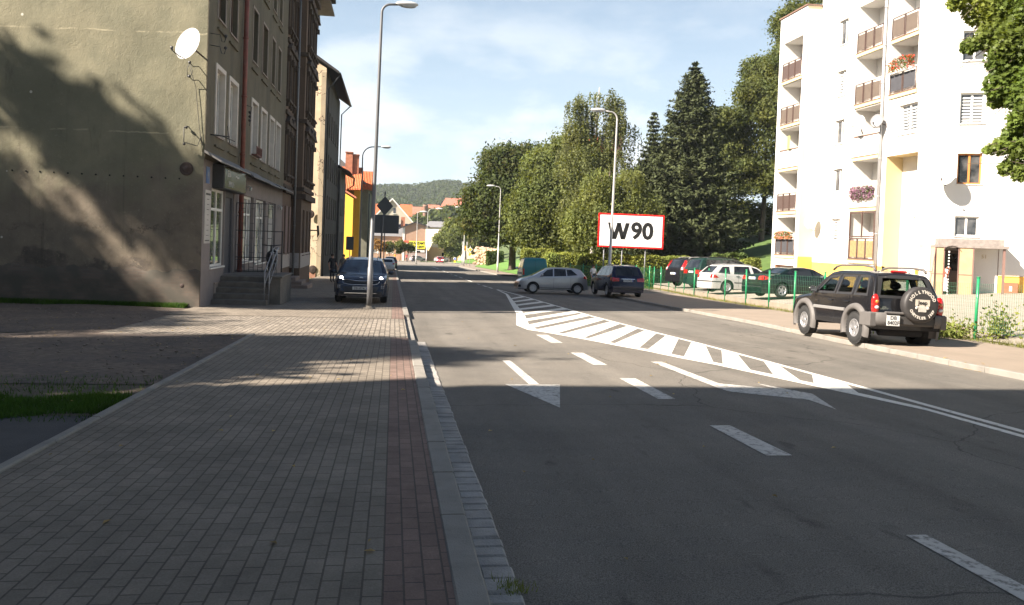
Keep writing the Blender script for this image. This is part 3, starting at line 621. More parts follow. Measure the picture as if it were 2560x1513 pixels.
M_brownf = mat('brown_window_frame', (0.12, 0.07, 0.045), 0.6, 0.2, 8)
for i, (a, b_, c, d) in enumerate(w_f):
    lowrow = c < 5; white = lowrow or i in (14, 16, 15, 17)
    wdw = window(b1, F1u, a, b_, c, d, 0.15, 0.07, M_wframe if white else M_brownf, P_curt if white else P_dark, sm=M_trim)
    g = MB(); t = 0.12 if lowrow else 0.07
    F1u.bx(g, a-t, a+.02, c, d+t, -.14 if lowrow else .001, 0.03); F1u.bx(g, b_-.02, b_+t, c, d+t, -.14 if lowrow else .001, 0.03); F1u.bx(g, a+.02, b_-.02, d-.02, d+t, -.14 if lowrow else .001, 0.03)
    put(g, 'surround', M_pvc if lowrow else M_trim, wdw)
    g = MB(); F1u.bx(g, a-0.08, b_+0.08, c-0.36, c-0.30, 0.001, 0.07); put(g, 'drip_moulding', M_fac1, wdw)
# tin shelter strip over the shops, uneven
g = MB(); segs = [(24.3, 29.2, 4.02, 3.72), (29.75, 33.6, 4.0, 3.68), (33.6, 36.6, 3.96, 3.66), (36.6, 41.0, 3.95, 3.70)]
for a, b_, zt, zb in segs: g.prism([(GX+0.03, a, zt+.05), (GX+0.52, a, zb+.05), (GX+0.52, a, zb), (GX+0.03, a, zt-0.03)], (0, b_-a-0.03, 0))
put(g, 'canopy', M_tin, b1)
# shop window, door, side windows and landing door
window(b1, F1, 25.50, 27.45, 0.56, 3.02, 0.06, 0.08, M_wframe, pane_mat('shop_pane', (0.10, 0.12, 0.10), 0.02, (0.14, 0.15, 0.12)), (0.5,), (0.74,), 0.05, label='tall white shop window with a top light')
g = MB(); F1.bx(g, 27.52, 27.64, .25, 3.05, -.17, -.05); F1.bx(g, 28.93, 29.05, .25, 3.05, -.17, -.05); F1.bx(g, 27.64, 28.93, 2.85, 3.05, -.17, -.05); F1.bx(g, 27.64, 28.93, .25, 2.85, -.17, -.12); dr = put(g, 'door', mat('grey_door', (0.085, 0.085, 0.095), 0.5, 0.1, 5), b1)
g = MB(); g.tube([F1.p(28.8, 1.2, -.11), F1.p(28.8, 1.2, -.05), F1.p(28.65, 1.2, -.05)], .013, 6); put(g, 'handle', M_steel, dr)
for a, b_, c, d in shop_h[2:4]: window(b1, F1, a, b_, c, d, 0.12, 0.09, M_wframe, P_curt, (0.33, 0.66), (0.72,), 0.05)
g = MB(); F1.bx(g, 36.75, 38.9, -.25, 3.05, -.16, -.10); dr = put(g, 'door', mat('pale_door', (0.34, 0.33, 0.33), 0.5, 0.1, 5), b1)
g = MB(); F1.bx(g, 36.95, 38.7, 2.35, 2.95, -.10, -.09); put(g, 'pane', P_curt, dr)
g = MB(); F1.bx(g, 26.15, 26.7, -.62, 0.0, 0.001, .02); F1.bx(g, 26.1, 26.75, 0.02, .07, .001, .05); put(g, 'hatch', M_trim, b1, label='small low hatch beside the steps')
# roof (seen only from elsewhere), eaves
g = MB(); g.prism([(GX+0.55, GY-0.3, H1), (GX-6.2, GY-0.3, H1+3.4), (GX-13, GY-0.3, H1+0.2), (GX-13, GY-.3, H1-.05), (GX+.55, GY-.3, H1-.12)], (0, Y1-GY+0.3, 0))
put(g, 'roof', M_tin, b1)
g = MB(); g.quad((GX-12.9, GY+1.9, -1), (GX-12.9, Y1, -1), (GX-12.9, Y1, H1), (GX-12.9, GY+1.9, H1)); g.quad((GX-12.9, Y1, -1), (GX, Y1, -1), (GX, Y1, H1), (GX-12.9, Y1, H1)); put(g, 'back_wall', M_fac1, b1)
pipe('downpipe', b1, [(GX+.16, 29.45, -.7), (GX+.16, 29.45, 15.8)], 0.085, M_rust)
# iron wall anchors, drill holes, brackets on the gable (fixed to the wall)
M_plate = mat('rusted_anchor_plate', (0.055, 0.035, 0.028), 0.75, 0.3, 9, bump=0.5)
for (u, v) in ((0.50, 3.50), (0.52, 0.06)):
    g = MB(); c = Vector(fg.p(u, v, 0.0)); M = frame(c, fg.U, Z, fg.N)
    g.lathe([(0, 0.055), (0.06, 0.055), (0.07, .04), (0.15, .035), (0.165, .045), (0.195, .03), (0.2, 0)], 28, M); put(g, 'wall_anchor', M_plate, b1)
g = MB()
for i in range(14):
    c = fg.p(.70+i*0.41, 3.20+0.006*i, 0.006); g.lathe([(0, 0.012), (.024, .012), (.026, -.01)], 8, frame(c, fg.U, Z, fg.N))
put(g, 'drill_hole', mat('black_hole', (0.01, 0.01, 0.01), 1, 0.1, 5), b1, label='row of small drill holes across the gable', kind='stuff')

# ---- steps, landing and railing in front of the shops
st = wthing('steps', 'worn concrete steps up to the grey shop door with a stubby side wall', 'steps', (-4.7, 27.3, gz(27.3)+.13))
g = MB(); zb = gz(27)-0.2
for i in range(5):
    z1 = -0.63+0.17*(i+1)+0.02; g.box(GX+0.02, -3.92, 25.75+0.33*i, 25.75+0.33*(i+1)+0.02, zb, z1, bev=0.02)
put(g, 'step', M_conc, st)
g = MB(); g.box(GX+0.02, -3.92, 27.42, 29.7, zb, 0.26, bev=0.02); g.box(GX+0.02, -4.75, 29.71, 31.8, zb, 0.255, bev=0.02); put(g, 'landing', M_conc, st)
g = MB(); g.box(-3.90, -3.58, 26.35, 29.0, zb-.2, 0.24, bev=0.02); g.box(-3.95, -3.53, 26.30, 29.05, 0.24, 0.31, bev=0.02); put(g, 'side_wall', M_conc, st)
gr = wthing('security_grille', 'rectangular iron bar grille standing on the landing beside the shop door', 'grille', (-4.9, 29.6, .26))
g = MB(); X0, X1, Yg = -5.56, -4.32, 29.30; zt = 2.72
bars = lin(X0, X1, 8)
for x in bars: g.box(x-.009, x+.009, Yg-.009, Yg+.009, .28, zt)
for z in (.30, .80, 1.75, zt): g.box(X0, X1, Yg-.012, Yg+.012, z-.013, z+.013)
for i in range(8):
    for j in range(9):
        if (i+j) % 2: z = .45+j*.26; g.box(bars[i], bars[i+1], Yg-.007, Yg+.007, z-.007, z+.007)
put(g, 'bars', M_steel, gr)
g = MB(); g.box(-4.36, -3.95, Yg-.012, Yg+.012, 1.73, 1.76); g.box(-3.98, -3.94, Yg-.02, Yg+.02, .26, 1.77); g.box(-4.3, -3.95, Yg-.012, Yg+.012, .95, .98); put(g, 'frame', M_steel, gr)
hr = wthing('handrail', 'bent pale tube handrail at the right edge of the concrete steps', 'handrail', (-3.98, 26.6, -.5))
g = MB(); M_tube = mat('grey_tube', (0.30, 0.30, 0.31), 0.4, 0.15, 8, metal=0.4)
for dx in (0, .14):
    g.tube([(-4.0+dx, 25.85, -.55), (-4.0+dx, 25.85, .35), (-4.02+dx, 25.95, .45), (-3.98+dx, 27.3, 1.15), (-3.98+dx, 27.6, 1.2)], .02, 8)
    g.tube([(-4.0+dx, 25.87, .05), (-3.98+dx, 27.3, .8)], .014, 6)
    g.tube([(-3.98+dx, 27.3, .26), (-3.98+dx, 27.3, 1.15)], .016, 6)
g.tube([(-3.98, 27.6, 1.2), (-3.84, 27.6, 1.2)], .02, 8); put(g, 'rail', M_tube, hr)
# motor scooter left on the landing behind the railing
sc = wthing('scooter', 'small black scooter parked on the landing behind the grille', 'scooter', (-4.6, 30.6, .26))
g = MB(); M_blk = paint('black_plastic', (0.012, 0.012, 0.014), 0.35)
for y in (30.25, 31.25): g.lathe([(.13, -.05), (.21, -.05), (.23, -.02), (.23, .02), (.21, .05), (.13, .05), (.13, -.05)], 20, Matrix.Translation((-4.5, y, .49)) @ Matrix.Rotation(R(90), 4, 'Y'))
put(g, 'wheel', mat('tyre_rubber', (0.02, 0.02, 0.02), 0.85, 0.2, 20), sc)
g = MB(); g.ico((-4.5, 31.1, .82), .2, 2, (.8, 1.9, .75)); g.ico((-4.5, 30.28, .8), .16, 2, (1.1, .8, 1.5)); g.box(-4.65, -4.35, 30.3, 31.0, .48, .58, bev=.03); g.tube([(-4.5, 30.25, .5), (-4.5, 30.42, 1.25)], .03); put(g, 'body', M_blk, sc, smooth=True)
g = MB(); g.tube([(-4.85, 30.5, 1.26), (-4.6, 30.4, 1.22), (-4.4, 30.4, 1.22), (-4.15, 30.5, 1.26)], .018); put(g, 'handlebar', M_blk, sc)
g = MB(); g.box(-4.62, -4.38, 30.8, 31.5, .96, 1.05, bev=.03); put(g, 'seat', M_blk, sc)
g = MB(); g.ico((-4.42, 30.15, .95), .07, 2, (1.2, .5, .8)); put(g, 'headlight', mat('lamp_lens', (0.6, 0.6, 0.62), 0.1, 0.03, 5), sc)

# ---- things fixed on building 1
def dish(name, label, C0, face, r, m, arm=(-0.55, 0.45, -0.42), logo=None, group=None, mount=None):
    """offset satellite dish; C0 centre, face direction"""
    t = wthing(name, label, 'satellite dish', tuple(C0), group); f = Vector(face).normalized(); up = (Z-f*Z.dot(f)).normalized(); sd = up.cross(f)
    M = frame(C0, sd, up, f); g = MB(); prof = [(r*k/7, 0.09*((k/7)**2)*r/0.45*1.0) for k in range(8)]
    prof += [(r*1.015, prof[-1][1]+.004), (r*1.0, prof[-1][1]-.012)]+[(r*k/7, 0.09*((k/7)**2)*r/.45-.012) for k in range(6, -1, -1)]
    g.lathe(prof, 36, M @ Matrix.Diagonal((0.92, 1.06, 1, 1))); put(g, 'reflector', m, t, smooth=True)
    g = MB(); foot = M @ Vector((0, -r*1.0, 0.05)); tip = M @ Vector((0.0, -r*1.0, r*1.25)); g.tube([foot, M @ Vector((0, -r*1.06, r*.6)), tip], .014, 6)
    g.tube([tip-f*0.04, tip+f*0.0+up*.05], .03, 8); g.ico(tip+up*.06, .05, 1, (1, 1, 1)); g.tube([M @ Vector((0.02, -r*1.0, 0.1)), M @ Vector((0.05, -r*1.2, r*.7)), tip], .005, 4); put(g, 'feed_arm', M_steel, t)
    g = MB(); back = M @ Vector((0, -.03, -.02)); w = Vector(mount) if mount else back-f*0.5
    g.tube([back, back-f*0.12, w], .025, 8); g.box(-.1, .1, -.12, .1, -.1, .0, M @ Matrix.Translation((0, -.05, -.02)), .01); put(g, 'bracket', M_plate, t)
    if logo:
        for (tx, y, s, mm) in logo: o = text_mesh(tx, s, 'lettering', mm, t, Matrix.Translation(-ORG[t.name]) @ M @ Matrix.Translation((0, y, .02+0.09*(abs(y)/r)**2*r/.45)), .003)
    return t
M_dish = mat('white_dish_paint', (0.50, 0.495, 0.475), 0.45, 0.05, 3)
M_logog = mat('grey_ink', (0.30, 0.29, 0.27), 0.7, 0.1, 9)
cD = Vector(fg.p(0.20, 6.95, 0.72))
dish('satellite_dish', 'large white satellite dish on the blank mossy gable near its corner', cD, (-0.50, -0.82, 0.28), 0.455, M_dish, logo=[('=  =', 0.12, 0.12, M_logog)], mount=fg.p(0.12, 6.8, 0.0))
# two small aerial brackets under the dish
an = wthing('aerial', 'small wire aerial with two looped rods below the big white dish', 'aerial', fg.p(0.6, 6.5, 0.1))
g = MB(); 
for v in (6.5, 6.1): g.tube([fg.p(.22, v, 0), fg.p(.30, v-.05, .22), fg.p(.36, v+.03, .30)], .012, 6); g.ico(fg.p(.37, v+.05, .31), .05, 1)
g.tube([fg.p(.37, 6.55, .30), fg.p(.45, 6.35, .28), fg.p(.42, 6.12, .3)], .008, 5); g.tube([fg.p(.37, 6.5, .3), fg.p(.29, 6.3, .26), fg.p(.35, 6.1, .3)], .008, 5)
put(g, 'rod', M_steel, an)
g = MB(); pts = [fg.p(.35, 6.35, .3)]+[fg.p(.32-.04*i, 6.2-.33*i+.03*(i % 2), .04) for i in range(1, 6)]+[fg.p(.04, 4.0, .03)]; g.tube(pts, .008, 5); put(g, 'cable', M_steel, an)
an = wthing('pole_bracket', 'bent iron bracket on the gable corner just above the shop canopy', 'bracket', fg.p(.4, 4.4, .1))
g = MB(); g.tube([fg.p(.50, 4.75, 0), fg.p(.50, 4.67, .25), fg.p(.50, 4.25, .25), fg.p(.10, 4.15, .25), fg.p(.06, 4.45, .1), fg.p(.05, 4.2, .0)], .014, 6); g.ico(fg.p(.5, 4.7, .1), .05, 1); g.ico(fg.p(.5, 4.2, .22), .045, 1); put(g, 'rod', M_steel, an)
for (y, z, lab) in ((24.75, 7.45, 'upper of two hooked iron brackets beside the corner of the olive tenement'), (24.75, 7.1, 'lower of two hooked iron brackets beside the corner of the olive tenement')):
    an = wthing('hook_bracket', lab, 'bracket', (GX, y, z)); g = MB(); g.tube([(GX, y-.1, z+.1), (GX+.3, y-.05, z+.08), (GX+.34, y, z-.1), (GX+.42, y, z-.12), (GX+.45, y, z+.02)], .012, 6); g.ico((GX+.45, y, z+.06), .055, 1); put(g, 'rod', M_steel, an)
an = wthing('line_bracket', 'iron drying-line bracket sticking out below the first window', 'bracket', (GX, 25.7, 4.6)); g = MB()
g.tube([(GX, 25.0, 4.6), (GX+.55, 25.2, 4.58)], .02, 6); g.tube([(GX+.5, 25.1, 4.9), (GX+.55, 25.2, 4.35)], .012, 6); g.tube([(GX+.3, 25.2, 4.6), (GX+.7, 25.3, 4.45)], .012, 6); put(g, 'rod', M_steel, an)
# shop sign, price board, house number, cameras
sg = wthing('shop_sign', 'dark glass shop sign with two lines of pale lettering above the grey door', 'shop sign', (GX, 27.3, 3.4))
g = MB(); g.box(GX+.003, GX+.34, 25.55, 29.25, 3.02, 3.76, bev=.02); put(g, 'box', M_steel, sg)
g = MB(); g.box(GX+.342, GX+.352, 25.66, 29.15, 3.06, 3.72); put(g, 'panel', mat('dark_olive_panel', (0.05, 0.052, 0.036), 0.18, 0.25, 2, stain=(0.30, 0.09, 0.05), stain_amt=0.5, stain_scale=.8, stain_lo=.55, stain_hi=.7), sg)
M_ink = mat('pale_ink', (0.48, 0.48, 0.46), 0.6, 0.05, 9); Mx = lambda y, z: Matrix.Translation(-ORG[sg.name]) @ frame((GX+.354, y, z), (0, 1, 0), Z)
text_mesh('EB', .30, 'lettering', M_ink, sg, Mx(26.3, 3.52), sx=1.5); text_mesh('MYU :', .26, 'lettering', M_ink, sg, Mx(26.7, 3.2), sx=1.3); text_mesh('~', .5, 'lettering', M_ink, sg, Mx(27.6, 3.52), sx=2)
pb = wthing('price_board', 'tall white list board with black lines of text at the shop corner', 'notice board', (GX, 24.9, 2)); g = MB(); g.box(GX+.003, GX+.03, 24.58, 25.32, 1.32, 2.92); put(g, 'board', mat('board_white', (.48, .45, .42), .6, .06, 3), pb)
M_bt = mat('black_ink', (0.02, 0.02, 0.02), 0.7, 0.1, 9); g = MB()
for i, (w_, h_) in enumerate([(.30, .06), (.13, .018), (.14, .014), (.16, .016), (.12, .014), (.10, .014), (.15, .014), (.14, .014), (.17, .014), (.29, .03)]):
    z = 2.80-.155*i
    for k in range(5): y = 24.95-w_+k*w_*.4; g.box(GX+.031, GX+.034, y+.01, y+w_*.36, z-h_/2, z+h_/2)
put(g, 'print', M_bt, pb)
hn = wthing('house_number_plate', 'small blue enamel plate on the mauve corner above the list board', 'number plate', (GX, 24.9, 3.3)); g = MB(); g.box(GX+.003, GX+.02, 24.72, 25.12, 3.12, 3.62, bev=.006); put(g, 'plate', mat('blue_enamel', (0.12, 0.19, 0.36), 0.3, 0.05, 3), hn)
text_mesh('4', .3, 'lettering', M_ink, hn, Matrix.Translation(-ORG[hn.name]) @ frame((GX+.022, 24.92, 3.37), (0, 1, 0), Z), .002)
for (y, z, lab) in ((31.3, 3.35, 'white security camera under the tin canopy right of the red pipe'), (39.6, 2.9, 'white security camera at the far end of the mauve shop front')):
    cm_ = wthing('security_camera', lab, 'camera', (GX, y, z)); g = MB(); g.tube([(GX, y, z+.1), (GX+.14, y, z+.08)], .02, 8); g.tube([(GX+.12, y+.14, z+.02), (GX+.16, y-.16, z-.06)], .06, 10); put(g, 'housing', M_dish, cm_)
pt = wthing('lamp_bracket', 'small wrought iron ornament on the wall right of the red pipe', 'bracket', (GX, 30.4, 6)); g = MB(); g.tube([(GX+.05, 30.3, 6.35), (GX+.25, 30.4, 6.3), (GX+.2, 30.4, 5.6)], .014, 6)
for z in (6.1, 5.95, 5.8): g.ico((GX+.2, 30.4, z), .06, 1)
put(g, 'iron', M_steel, pt)
bk = wthing('flower_box', 'reddish balcony box hanging under the third first-floor window', 'flower box', (GX, 32.4, 4.5)); g = MB(); g.box(GX+.04, GX+.26, 31.75, 32.95, 4.66, 4.72); 
for k in lin(31.75, 32.95, 8): g.box(GX+.24, GX+.26, k-.012, k+.012, 4.66, 5.0)
g.box(GX+.235, GX+.265, 31.73, 32.97, 4.98, 5.02); put(g, 'rack', mat('red_brown_wood', (0.14, 0.05, 0.035), 0.7, 0.2, 9), bk)

# ---- building 2: ornate brown tenement with projecting bay
M_b2 = mat('brown_ornate_render', (0.135, 0.092, 0.064), 0.93, 0.25, 0.9, bump=0.7, bscale=18, stain=(0.08, 0.06, 0.048), stain_amt=0.8, stain_scale=0.9, stretch=(1, 1, .45))
M_b2d = mat('sooty_moulding', (0.075, 0.055, 0.042), 0.93, 0.3, 3, bump=0.6, bscale=20)
M_pink = mat('pink_surround', (0.34, 0.24, 0.21), 0.9, 0.15, 3)
b2 = wthing('tenement', 'ornate brown tenement with carved window heads and a projecting bay', 'building', (GX, 48, gz(48)))
F2 = Face((GX, 0, 0), (0, 1, 0), (1, 0, 0)); wf2 = []; EV = 16.4
for k, v in enumerate(((0.65, 3.1), (4.75, 6.9), (8.5, 10.6), (12.1, 14.0))):
    for a, b_ in ((41.4, 42.3), (42.9, 43.8)): wf2.append((a, b_, *v))
g = MB(); F2.wall(g, (41.0, 44.4, BOT-.4, EV), wf2, .25); F2.wall(g, (49.6, 54.5, BOT-.5, EV), [], .2); g.quad((GX-11, 54.5, -2), (GX, 54.5, -2), (GX, 54.5, EV), (GX-11, 54.5, EV)); put(g, 'wall', M_b2, b2)
W2 = [window(b2, F2, a, b_, c, d, .18, .07, M_wframe, P_dark if c > 8 else P_curt, sm=M_b2d) for (a, b_, c, d) in wf2]
def ornament(g, fc, a, b_, c, d, big=True):
    m_ = (a+b_)/2; w = (b_-a)/2
    fc.bx(g, a-.14, a, c, d, .001, .07); fc.bx(g, b_, b_+.14, c, d, .001, .07)
    fc.bx(g, a-.2, b_+.2, d+.02, d+.32, .001, .12); fc.bx(g, a-.28, b_+.28, d+.32, d+.42, .001, .24)
    g.prism([fc.p(a-.28, d+.42, .02), fc.p(b_+.28, d+.42, .02), fc.p(m_, d+.78, .02)], fc.N*.2)
    for s in (a-.1, b_+.1): fc.bx(g, s-.07, s+.07, d-.25, d+.02, .07, .2)
    fc.bx(g, a-.2, b_+.2, c-.16, c-.05, .001, .2)
    for s in (a, b_): fc.bx(g, s-.08, s+.08, c-.4, c-.16, .001, .13)
for w_, (a, b_, c, d) in zip(W2, wf2):
    if c > 4: g = MB(); ornament(g, F2, a, b_, c, d); put(g, 'carved_head', M_b2d, w_)
    else: g = MB(); F2.bx(g, a-.16, a, c-.1, d, .001, .05); F2.bx(g, b_, b_+.16, c-.1, d, .001, .05); put(g, 'surround', M_pink, w_)
for z, o, h in ((3.75, .16, .25), (4.05, .08, .12), (7.7, .12, .18), (11.3, .12, .18), (15.3, .2, .25), (15.9, .35, .3)): g = MB(); F2.bx(g, 41.0, 44.4, z, z+h, .001, o); put(g, 'cornice', M_b2d, b2)
g = MB(); F2.bx(g, 41.05, 44.35, -.1, .62, .002, .03); put(g, 'plinth', M_dirty, b2)
# bay: X out to -4.95, Y 46.2..54
XB = GX+0.55; FB = Face((XB, 0, 0), (0, 1, 0), (1, 0, 0)); FBs = Face((GX, 44.4, 0), (1, 0, 0), (0, -1, 0)); wb = []
for v in ((0.5, 3.0), (4.75, 6.9), (8.5, 10.6), (12.1, 14.0)):
    for a, b_ in ((45.1, 46.1), (46.9, 47.9), (48.5, 49.3)): wb.append((a, b_, *v))
g = MB(); FB.wall(g, (44.4, 49.6, BOT-.5, EV), wb, .22); FBs.wall(g, (0, .55, BOT-.5, EV), []); g.quad((GX, 49.6, -2), (XB, 49.6, -2), (XB, 49.6, EV), (GX, 49.6, EV)); put(g, 'bay', M_b2, b2)
for (a, b_, c, d) in wb:
    w_ = window(b2, FB, a, b_, c, d, .18, .07, M_wframe, P_dark if c > 8 else P_curt, sm=M_b2d)
    if c > 4: g = MB(); ornament(g, FB, a, b_, c, d); put(g, 'carved_head', M_b2d, w_)
for z, o, h in ((3.55, .22, .3), (4.0, .12, .2), (7.7, .16, .2), (11.3, .16, .2), (15.3, .2, .25), (15.9, .35, .3)): g = MB(); FB.bx(g, 44.3, 49.7, z, z+h, .001, o); FBs.bx(g, -.0, .55+o, z, z+h, .001, o*.6); put(g, 'cornice', M_b2d, b2)
g = MB(); FB.bx(g, 44.45, 49.55, -.2, .6, .002, .03); FBs.bx(g, .01, .5, -.2, .62, .002, .03); put(g, 'plinth', M_dirty, b2)
g = MB(); g.prism([(XB+.6, 41.0, EV+.1), (GX-5.6, 41.0, EV+3.6), (GX-12, 41.0, EV), (GX-12, 41, EV-.1), (XB+.6, 41, EV-.02)], (0, 14.0, 0)); put(g, 'roof', M_tin, b2)
g = MB()
for k in range(2): g.prism([(XB+.85, 46.4+k*3.6, EV+.35), (XB-1.5, 46.4+k*3.6, EV+1.6), (XB-1.5, 46.4+k*3.6, EV-.0), (XB+.85, 46.4+k*3.6, EV+.15)], (0, 2.6, 0))
put(g, 'gable_eave', mat('black_eave_boards', (0.022, 0.02, 0.02), 0.8, .2, 6), b2)
pipe('downpipe', b2, [(GX+.22, 44.2, -1.1), (GX+.22, 44.2, 16)], .06, mat('zinc_pipe', (0.2, 0.2, 0.2), 0.5, .15, 6, metal=.4))
g = MB(); g.tube([(XB, 49.3, 1.9), (XB+.45, 49.2, 1.9), (XB+.47, 49.1, 1.5)], .04, 6); g.tube([(XB+.45, 49.2, 2.2), (XB+.5, 49.2, 1.6)], .07, 8); put(g, 'wall_lamp', M_steel, b2)
s2 = wthing('steps', 'low pinkish stone steps at the ornate brown tenement', 'steps', (-5, 42.2, gz(42)+.13)); g = MB()
for i in range(3): g.box(GX+.02, -4.1-.32*i, 39.6+.25*i, 41.9, gz(40)-.2, gz(40)+.13+.17*(i+1), bev=.02)
put(g, 'step', mat('pinkish_stone', (0.20, 0.155, 0.13), .9, .2, 3, bump=.5), s2)

# ---- building 3: sunlit cracked gable, dark street side
def cracked():
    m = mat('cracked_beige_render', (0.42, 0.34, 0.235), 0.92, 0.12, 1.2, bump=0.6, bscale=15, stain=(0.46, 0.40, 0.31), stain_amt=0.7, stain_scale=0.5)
    nt = m.node_tree; N = nt.nodes; L = nt.links; b = N['Principled BSDF']; src = b.inputs['Base Color'].links[0].from_socket
    geo = N.new('ShaderNodeNewGeometry'); n = N.new('ShaderNodeTexNoise'); n.inputs['Scale'].default_value = .55; n.inputs['Detail'].default_value = 7; L.new(geo.outputs['Position'], n.inputs[0])
    a = N.new('ShaderNodeMath'); a.operation = 'SUBTRACT'; L.new(n.outputs[0], a.inputs[0]); a.inputs[1].default_value = .54; ab = N.new('ShaderNodeMath'); ab.operation = 'ABSOLUTE'; L.new(a.outputs[0], ab.inputs[0])
    r = N.new('ShaderNodeMapRange'); r.inputs[1].default_value = .007; r.inputs[2].default_value = .003; L.new(ab.outputs[0], r.inputs[0])
    mx = N.new('ShaderNodeMixRGB'); L.new(r.outputs[0], mx.inputs[0]); L.new(src, mx.inputs[1]); mx.inputs[2].default_value = (.09, .06, .045, 1); L.new(mx.outputs[0], b.inputs['Base Color']); return m
b3 = wthing('tenement', 'tall tenement with a sunlit cracked beige gable beyond the gap', 'building', (GX, 70, gz(70)))
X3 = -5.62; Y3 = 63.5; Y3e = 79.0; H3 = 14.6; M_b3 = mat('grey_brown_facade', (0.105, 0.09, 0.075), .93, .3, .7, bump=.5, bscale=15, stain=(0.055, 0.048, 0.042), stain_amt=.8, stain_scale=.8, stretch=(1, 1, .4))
g = MB(); g.poly([(X3, Y3, -3), (X3, Y3, H3), (X3-6, Y3+1.5, H3+4.2), (X3-12, Y3+3, H3), (X3-12, Y3+3, -3)]); g.box(X3-.35, X3-.002, Y3-.04, Y3-.002, -2.2, H3-.3); put(g, 'wall', cracked(), b3, label='sunlit gable wall with long cracks')
F3 = Face((X3, 0, 0), (0, 1, 0), (1, 0, 0)); w3 = []
for v in ((-.1, 1.7), (3.0, 4.9), (6.3, 8.3), (9.8, 11.8)):
    for a in (65, 67.2, 69.6, 72, 74.4, 76.6): w3.append((a, a+1.05, *v))
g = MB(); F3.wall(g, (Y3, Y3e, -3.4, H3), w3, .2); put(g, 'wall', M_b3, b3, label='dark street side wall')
for w in w3: window(b3, F3, *w, .15, .07, M_brownf if w[2] < 9 else M_wframe, P_dark, sm=M_b3, sub=True)
g = MB(); g.prism([(X3+1.0, Y3-.45, H3-.25), (X3-6, Y3-.45, H3+4.4), (X3-13, Y3-.45, H3-.25), (X3-13, Y3-.45, H3-.45), (X3-6, Y3-.45, H3+4.15), (X3+1.0, Y3-.45, H3-.45)], (0, Y3e-Y3+.6, 0)); put(g, 'roof', mat('black_roof_felt', (0.035, 0.033, 0.033), .85, .2, 4), b3)
g = MB(); g.tube([(X3+1.05, Y3-.4, H3-.4), (X3+1.05, Y3e, H3-.4)], .08, 6); g.tube([(X3+1.0, Y3+.2, H3-.45), (X3+.2, Y3+.3, H3-1.5), (X3+.12, Y3+.3, -2)], .055, 6); g.tube([(X3+1.0, Y3e-.3, H3-.45), (X3+.2, Y3e-.3, H3-1.3), (X3+.12, Y3e-.3, -2)], .055, 6); put(g, 'gutter', M_steel, b3)
f3g = Face((X3, Y3, 0), (-1, 0, 0), (0, -1, 0))
for (u, v) in ((.9, 3.2), (.6, -1.1)): g = MB(); g.lathe([(0, .09), (.1, .08), (.22, .05), (.3, .06), (.32, 0)], 20, frame(f3g.p(u, v, .03), f3g.U, Z, f3g.N)); put(g, 'wall_anchor', M_plate, b3)
g = MB(); g.prism([(X3-12, Y3+2.9, -3), (X3-.36, Y3+.0, -3), (X3-.36, Y3+.0, -1.2), (X3-12, Y3+2.9, -1.2)], (-.02, -.08, 0)); put(g, 'plinth', mat('exposed_brick', (.25, .12, .08), .9, .35, 5, bump=.8, bscale=20), b3)
g = MB(); g.box(X3-12, X3-11.9, Y3, Y3e, -3, H3); g.box(X3-12, X3, Y3e-.1, Y3e-.01, -3, H3); put(g, 'back_wall', M_b3, b3)
# ---- building 4: lower dark house with a curved gutter
b4 = wthing('house', 'low dark grey house squeezed between the cracked gable and the yellow house', 'house', (GX, 83, gz(83)))
F4 = Face((X3+.25, 0, 0), (0, 1, 0), (1, 0, 0)); w4 = []
for v in ((0.2, 1.9), (3.6, 5.3)):
    for a in (80.3, 82.4, 84.4): w4.append((a, a+1.0, *v))
g = MB(); F4.wall(g, (79.02, 87.5, -3.6, 8.1), w4, .2); g.quad((X3+.25, 79.02, -3), (X3-8, 79.02, -3), (X3-8, 79.02, 10), (X3+.25, 79.02, 8.1)); g.quad((X3+.25, 87.5, -3), (X3-6, 87.5, -3), (X3-6, 87.5, 9.5), (X3+.25, 87.5, 8.1)); put(g, 'wall', mat('grey_plaster', (0.17, 0.155, 0.14), .93, .25, 1, stain=(.09, .08, .075), stain_amt=.7, stain_scale=.9), b4)
for w in w4: window(b4, F4, *w, .15, .07, M_brownf, P_dark)
g = MB(); g.prism([(X3+1.1, 79.02, 7.9), (X3-4, 79.02, 10.6), (X3-8, 79.02, 8.4), (X3-8, 79.02, 8.2), (X3-4, 79.02, 10.3), (X3+1.1, 79.02, 7.7)], (0, 8.5, 0)); put(g, 'roof', MATS['black_roof_felt'], b4)
g = MB(); g.tube([(X3+1.15, 79.0, 7.75), (X3+1.15, 87.3, 7.75)], .09, 8); g.tube([(X3+1.15, 87.2, 7.7), (X3+1.1, 87.2, 7.0), (X3+.4, 87.2, 6.5)], .06, 8); put(g, 'gutter', mat('red_brown_gutter', (.12, .04, .03), .5, .2, 5), b4)
